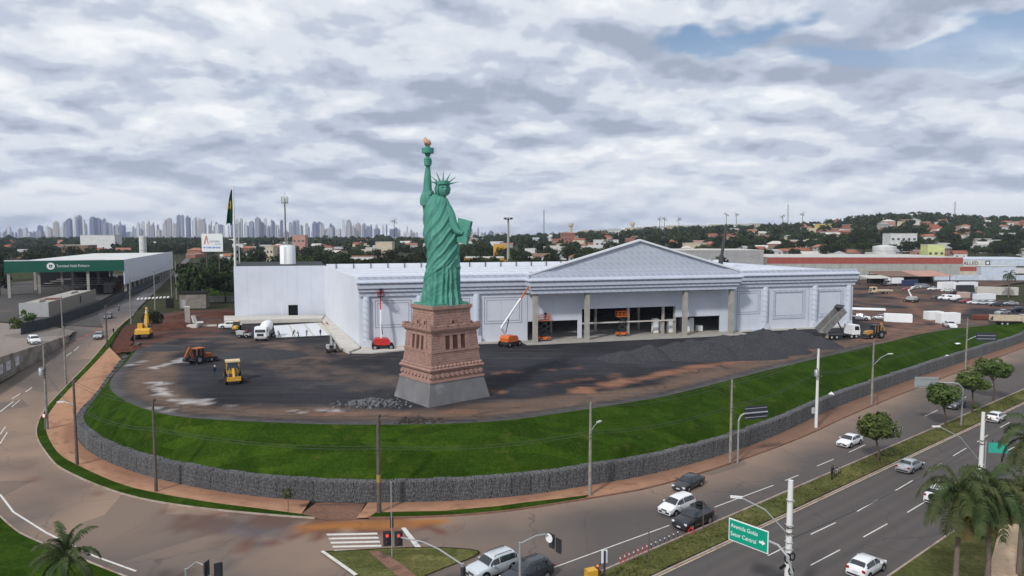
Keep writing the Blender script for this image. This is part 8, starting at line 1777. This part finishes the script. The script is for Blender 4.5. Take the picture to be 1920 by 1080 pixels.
# round white tank
q = atY(1658, 474, 480); g = gz_(q.x, 480); e = empty('storage_tank', (q.x, 480, g), 0, 'squat round white storage tank behind the red banded warehouse', 'tank'); hh = atY(1658, 462, 480).z - g; mb = MB(); mb.lathe([(7.3, -1), (7.3, hh), (3, hh + .8), (.1, hh + 1)], 28); mb.build('shell', 'wall_white', e, 40)
for z in (hh * .4, hh * .7): mb = MB(); mb.lathe([(7.35, z), (7.35, z + .25)], 28); mb.build('ring', 'roof_grey', e)
for a in ((1740, 1772, 459, 500, 9, 'wall_lime', 'lime yellow cube building above the red banded warehouse', 0, 1), (1670, 1720, 438, 560, 12, 'wall_white', 'white modern two storey building among trees on the right', 0, 2), (1535, 1562, 420, 900, 12, 'wall_yellow', 'yellow apartment block on the hillside', 0, 3), (925, 948, 458, 520, 10, 'wall_orange', 'bright yellow house left of the floodlight mast', 0, 1), (704, 735, 454, 620, 14, 'wall_cream', 'large tan hall left of the statue', 0, 0), (617, 645, 474, 470, 10, 'wall_grey', 'pale grey house with dark windows above the store roof', 0, 1), (655, 700, 481, 440, 10, 'wall_white', 'white house with red low roof above the store roof', 0, 1), (498, 512, 462, 520, 9, 'wall_cream', 'cream balcony house left of the telecom mast', 0, 2), (548, 572, 441, 700, 9, 'wall_pink', 'pinkish two storey house right of the telecom mast', 0, 2), (1052, 1078, 436, 850, 10, 'wall_brick', 'red brick apartment block in the trees', 0, 3), (1020, 1062, 463, 560, 10, 'wall_white', 'white low house with small tower above the store roof', 0, 1), (1115, 1160, 450, 640, 12, 'wall_white', 'white modern house left of the pediment', 0, 2), (1285, 1325, 456, 600, 10, 'wall_cream', 'cream house with pale roof right of the pediment', 0, 1), (1420, 1448, 441, 720, 10, 'wall_brick', 'red house on the slope above the warehouse', 0, 2), (1260, 1432, 470, 380, 40, 'roof_grey', 'long low grey roofed shed behind the store', 0, 0), (870, 1000, 484, 410, 22, 'wall_orange', 'orange fronted shop shed behind the store roof', 0, 0), (150, 215, 441, 760, 14, 'wall_white', 'long white hall above the terminal roof', 0, 0), (115, 165, 460, 560, 12, 'roof_brown', 'brown roofed house left behind the terminal', 0, 1)):
    px0, px1, pt, Y, dp, wm, lb, rz, fl = a; block(px0, px1, pt, Y, dp, wm, lb, R(rz), floors=fl, roofm='roof_pale' if 'red low' not in lb else 'roof_tile')
t_ = atY(268, 463, 440); e = empty('water_tower', (t_.x, t_.y, 6), 0, 'white cylindrical water tower behind the terminal roof', 'tank'); hh = atY(268, 443, 440).z - 6; mb = MB(); mb.lathe([(2.1, -1), (2.1, hh), (.1, hh + .3)], 18); mb.build('shell', 'wall_white', e, 40); mb = MB(); mb.lathe([(2.15, hh * .6), (2.15, hh * .6 + .3)], 18); mb.build('ring', 'roof_grey', e)
random.seed(77)
# housing estate on the ridge
for k in range(13):
    px = 1090 + k * 27 + random.uniform(-4, 4); block(px, px + 22, hz(px) - 4.5, 1180, 12, 'wall_white' if k % 3 else 'wall_cream', 'pale apartment slab in the row along the ridge, number %s from the left' % ['one', 'two', 'three', 'four', 'five', 'six', 'seven', 'eight', 'nine', 'ten', 'eleven', 'twelve', 'thirteen'][k], 0, 'apartment_slab', 3, cols=5)
for px, pt, lb in ((1070, 419, 'round concrete water tower on the ridge left'), (1186, 417, 'white water tower among the ridge apartments')):
    q = atY(px, pt, 1150); g = gz_(q.x, 1150); e = empty('water_tower', (q.x, 1150, g), 0, lb, 'tank'); mb = MB(); mb.lathe([(2.5, -2), (2.5, q.z - g - 5), (4.2, q.z - g - 4), (4.2, q.z - g)], 16); mb.build('shell', 'wall_cream', e, 40)
# ---- houses and trees that fill the neighbourhood: kept only where they rise above what stands before them
ZN = [(12, 'at the left edge'), (120, 'above the green fascia'), (330, 'behind the terminal roof'), (436, 'around the billboard'), (545, 'behind the white wing'), (680, 'right of the telecom mast'), (800, 'just left of the statue'), (950, 'just right of the statue'), (1060, 'right of the floodlight mast'), (1205, 'over the left pediment slope'), (1345, 'over the right pediment slope'), (1440, 'right of the crane boom'), (1600, 'over the left end of the warehouse'), (1745, 'over the middle of the warehouse'), (1840, 'over the lettered warehouse'), (3000, 'at the right edge')]
def zone_(px):
    for b, n in ZN:
        if px < b: return n
def dep(Y): return 'near' if Y < 480 else ('midway' if Y < 760 else 'far')
buf = np.full(1960, 560.0)
buf[0:330] = 474; buf[0:12] = 530; buf[330:440] = 520; buf[440:1610] = 494; buf[1436:1920] = 484
for x in range(1000, 1396): buf[x] = min(buf[x], 452 + abs(x - 1205) * .3)
cand = []
for _ in range(2100):
    px = random.uniform(-60, 1980); Y = math.exp(random.uniform(math.log(300), math.log(1300)))
    if px < 330 and Y < 410 and not (px < 100 and (px - CX) / F * Y < -235): continue
    if px > 1425 and Y < 505: continue
    cand.append((Y, px))
for _ in range(46): cand.append((random.uniform(225, 300), random.uniform(335, 436)))
for _ in range(26): cand.append((random.uniform(240, 420), random.uniform(-60, 12)))
for _ in range(160):
    Y = random.uniform(330, 900); px = random.uniform(-60, 330)
    if Y > 412 or (px - CX) / F * Y < -238: cand.append((Y, px))
for _ in range(700): cand.append((math.exp(random.uniform(math.log(510), math.log(1300))), random.uniform(1230, 1990)))
cand.sort(); nt_ = nh = 0; far_pts = []; spots = []
HL = {}
for Y, px in cand:
    x = (px - CX) / F * Y
    rx_ = -142 - (Y - 250) * .335                 # keep the avenue clear
    if abs(x - rx_) < 13 and Y < 620: continue
    if any(abs(x - a) < 7 and abs(Y - b) < 6 for a, b in spots[-60:]): continue
    ish = random.random() < (.5 if Y > 330 and px > 0 else .05)
    g = gz_(x, Y)
    if ish:
        W_, D_, H_ = random.uniform(8, 15), random.uniform(7, 10), random.choice((3.2, 3.4, 3.6, 5.8)); top = H_ + 1.8; half = W_ / 2
    else:
        k = random.choices(range(6), (3, 3, 2, 3, 3, 2))[0]; s = random.uniform(.75, 1.35) * (1.15 if Y > 700 else 1); top = KINDS_[k][2] * s; half = KINDS_[k][3] * s
    py = 440 - (g + top - CAMH) / Y * F; hw = half / Y * F; a, b = int(max(0, px - hw)), int(min(1919, px + hw))
    if b - a < 2: continue
    gain = (buf[a:b] - py).mean()
    if gain < (2.0 if Y < 900 else 1.2): continue
    buf[a:b] = np.minimum(buf[a:b], py + (3 if not ish else 2)); spots.append((x, Y))
    if ish:
        wm, rm = random.choice(('wall_white', 'wall_cream', 'wall_grey', 'wall_white', 'wall_pink', 'wall_brick')), random.choices(('roof_tile', 'roof_tile2', 'roof_grey', 'roof_pale', 'roof_brown'), (4, 3, 2, 3, 2))[0]; stl = random.choice(('gable', 'gable', 'hip', 'flat'))
        lb = '%s %s walled house with %s roof %s, %s' % ('low' if H_ < 4 else 'two-storey', wm[5:], {'roof_tile': 'red tile', 'roof_tile2': 'faded tile', 'roof_grey': 'grey', 'roof_pale': 'light', 'roof_brown': 'brown'}[rm], zone_(px), dep(Y))
        if stl == 'flat' and rm.startswith('roof_tile'): rm = 'roof_pale'; lb = lb.replace('red tile', 'light').replace('faded tile', 'light')
        house((x, Y, g), random.uniform(-.5, .5), W_, D_, H_, wm, rm, stl, lb, 'houses of the far neighbourhood', Y < 620); nh += 1
    elif nt_ < 296:
        tree(k, (x, Y, g), s, random.random() * 6.28, '%s %s, %s' % (TREEN[k], zone_(px), dep(Y)), 'background trees of the neighbourhood'); nt_ += 1
    else: far_pts.append((x, Y, g, k, s))
# the distant wood on and beyond the ridge reads as one mass
mb = MB(); rnd = random.Random(8); lo = [crown_mesh(5, 3.6, 8, 9, 1.25, 300 + i, .1, base=3) for i in range(4)]; lov = []
for m_ in lo:
    v = np.empty(len(m_.vertices) * 3); m_.vertices.foreach_get('co', v); lov.append(v.reshape(-1, 3))
pts = [(x, Y, g, s) for x, Y, g, k, s in far_pts]
for _ in range(1150):
    px = rnd.uniform(-80, 2000); Y = rnd.uniform(950, 1420) if rnd.random() < .88 else rnd.uniform(700, 950); x = (px - CX) / F * Y
    if Y < 950 and px < 1250: continue
    pts.append((x, Y, gz_(x, Y), rnd.uniform(.8, 1.5)))
for _ in range(260):
    px = rnd.uniform(-80, 1000); Y = rnd.uniform(1400, 2600); x = (px - CX) / F * Y; pts.append((x, Y, gz_(x, Y), rnd.uniform(1.3, 2.2)))
AV_, AF_ = [], []; bcount = 0
for x, Y, g, s in pts:
    v = lov[rnd.randrange(4)]; a = rnd.random() * 6.28; ca, sa = math.cos(a), math.sin(a); w_ = np.stack([(v[:, 0] * ca - v[:, 1] * sa) * s + x, (v[:, 0] * sa + v[:, 1] * ca) * s + Y, v[:, 2] * s + g], 1); AV_.append(w_); n = len(v) // 4; AF_.append(np.arange(n * 4).reshape(-1, 4) + bcount); bcount += len(v)
V_ = np.concatenate(AV_); F_ = np.concatenate(AF_); me = bpy.data.meshes.new('distant_wood'); me.from_pydata(V_.tolist(), [], F_.tolist()); me.materials.append(MATS['leaf_far']); o = bpy.data.objects.new('distant_wood', me); link(o); setp(o, 'dark green wood covering the far ridge and hillside', 'wood', kind='stuff')
# palms standing out on the skyline
pm = [frond(random.Random(k), 3.4, 1.3, k * .9, R(70) - (k % 7) * R(14), 12, .9) for k in range(14)]; mb = MB()
for q in pm: mb.add(q.v, q.f)
SPALM = mb.mesh('crown', 'leaf_far', None, False); mb = MB(); mb.tube([(0, 0, -1), (0, 0, 12)], [.3, .2], 6); STR = mb.mesh('trunk', 'bark')
for k, (px, pt) in enumerate(((1237, 409), (1246, 409), (1362, 401), (1381, 401), (1273, 410), (1468, 404), (1505, 400), (739, 413))):
    Y = 900 if px > 800 else 700; q = atY(px, pt, Y); e = empty('palm_tree', (q.x, Y, q.z - 13), k, ['left of two slim palms on the ridge skyline', 'right of two slim palms on the ridge skyline', 'slim palm on the skyline above the crane boom', 'slim palm on the skyline right of the crane boom', 'slim palm on the skyline above the pediment peak', 'slim palm on the skyline left of the wooded crest', 'slim palm on the left shoulder of the wooded crest', 'broad palm topped tree on the city skyline left of the statue'][k], 'palm'); e.scale = (1.3,) * 3; inst('crown', SPALM, e, (0, 0, 12 / 1.3 * 1.0)); inst('trunk', STR, e, (0, 0, -3))
# ---- city skyline
def tower_mat(name, c1, win):
    m = bpy.data.materials.new(name); m.use_nodes = True; t = m.node_tree; b = t.nodes['Principled BSDF']; s = N(t, 'ShaderNodeSeparateXYZ'); L(t, N(t, 'ShaderNodeTexCoord').outputs['Object'], s.inputs[0])
    a = math_n(t, 'GREATER_THAN', math_n(t, 'FRACT', math_n(t, 'DIVIDE', s.outputs[2], 6.0)), .45); h = math_n(t, 'GREATER_THAN', math_n(t, 'FRACT', math_n(t, 'DIVIDE', math_n(t, 'ADD', s.outputs[0], s.outputs[1]), 8.0)), .4)
    L(t, mixc(t, math_n(t, 'MULTIPLY', a, h), c1, win), b.inputs['Base Color']); b.inputs['Roughness'].default_value = .6; MATS[name] = m
tower_mat('tower_white', (.66, .65, .66), (.24, .26, .32)); tower_mat('tower_beige', (.46, .4, .36), (.17, .17, .19)); tower_mat('tower_blue', (.11, .14, .25), (.03, .05, .13)); tower_mat('tower_grey', (.26, .27, .31), (.09, .1, .15))
ENV = [(-40, 420), (0, 418), (30, 424), (70, 424), (110, 410), (148, 400), (190, 408), (215, 410), (245, 418), (275, 410), (300, 414), (340, 401), (360, 403), (400, 411), (430, 412), (455, 405), (485, 407), (530, 412), (565, 411), (610, 417), (650, 408), (680, 418), (740, 420), (790, 426), (860, 428), (900, 422), (930, 428), (960, 430)]
def env(px):
    for (a, ya), (b, yb) in zip(ENV, ENV[1:]):
        if px <= b: return ya + (yb - ya) * (px - a) / (b - a)
    return 430
random.seed(42); px = -30; kk = 0
while px < 945:
    px += random.choice((1, 1.8, 3, 4.5, 8)) * random.uniform(.7, 1.2) * (1 if px < 700 else 1.5); Y = random.uniform(4300, 5800); e0 = env(px); pt = e0 + 2 + abs(random.gauss(0, 9)) + (random.random() < .4) * 8
    if px > 790 and px < 870: continue
    pt = min(pt, 437); q = atY(px, pt, Y); g = 12.0; H_ = q.z - g; W_ = random.choice((2.5, 3.5, 4.5, 5.5, 8)) * random.uniform(.8, 1.15) / F * Y; D_ = W_ * random.uniform(.6, 1.1); tm = random.choices(('tower_white', 'tower_beige', 'tower_blue', 'tower_grey'), (4, 2, 4, 3))[0]
    e = empty('tower_block', (q.x, Y, g), random.uniform(-.5, .5), '%s %s %s high-rise on the skyline %s' % ('tall' if pt < e0 + 4 else ('middling' if pt < e0 + 11 else 'low'), 'slim' if W_ / Y * F < 4 else 'broad', tm[6:], zone_(px)), 'high-rise', 'far city skyline')
    MB().box((0, 0, H_ / 2), (W_, D_, H_)).build('body', tm, e); MB().box((random.uniform(-.15, .15) * W_, 0, H_ + 4), (W_ * random.uniform(.3, .6), D_ * .5, 9)).build('roof_block', tm, e); kk += 1
print('TREES', nt_, 'HOUSES', nh, 'FARPTS', len(far_pts), 'TOWERS', kk)
# ---- haze
m = bpy.data.materials.new('haze'); m.use_nodes = True; t = m.node_tree; t.nodes.clear(); pv_ = N(t, 'ShaderNodeVolumePrincipled'); pv_.inputs['Color'].default_value = (.72, .8, 1, 1); pv_.inputs['Density'].default_value = 0.00008; pv_.inputs['Anisotropy'].default_value = 0.0; om = N(t, 'ShaderNodeOutputMaterial'); L(t, pv_.outputs[0], om.inputs['Volume']); MATS['haze'] = m
hb = MB().box((0, 3475, 110), (13800, 7150, 232)).build('haze', 'haze'); setp(hb, 'thin bluish haze hanging in the air', 'haze', kind='stuff')
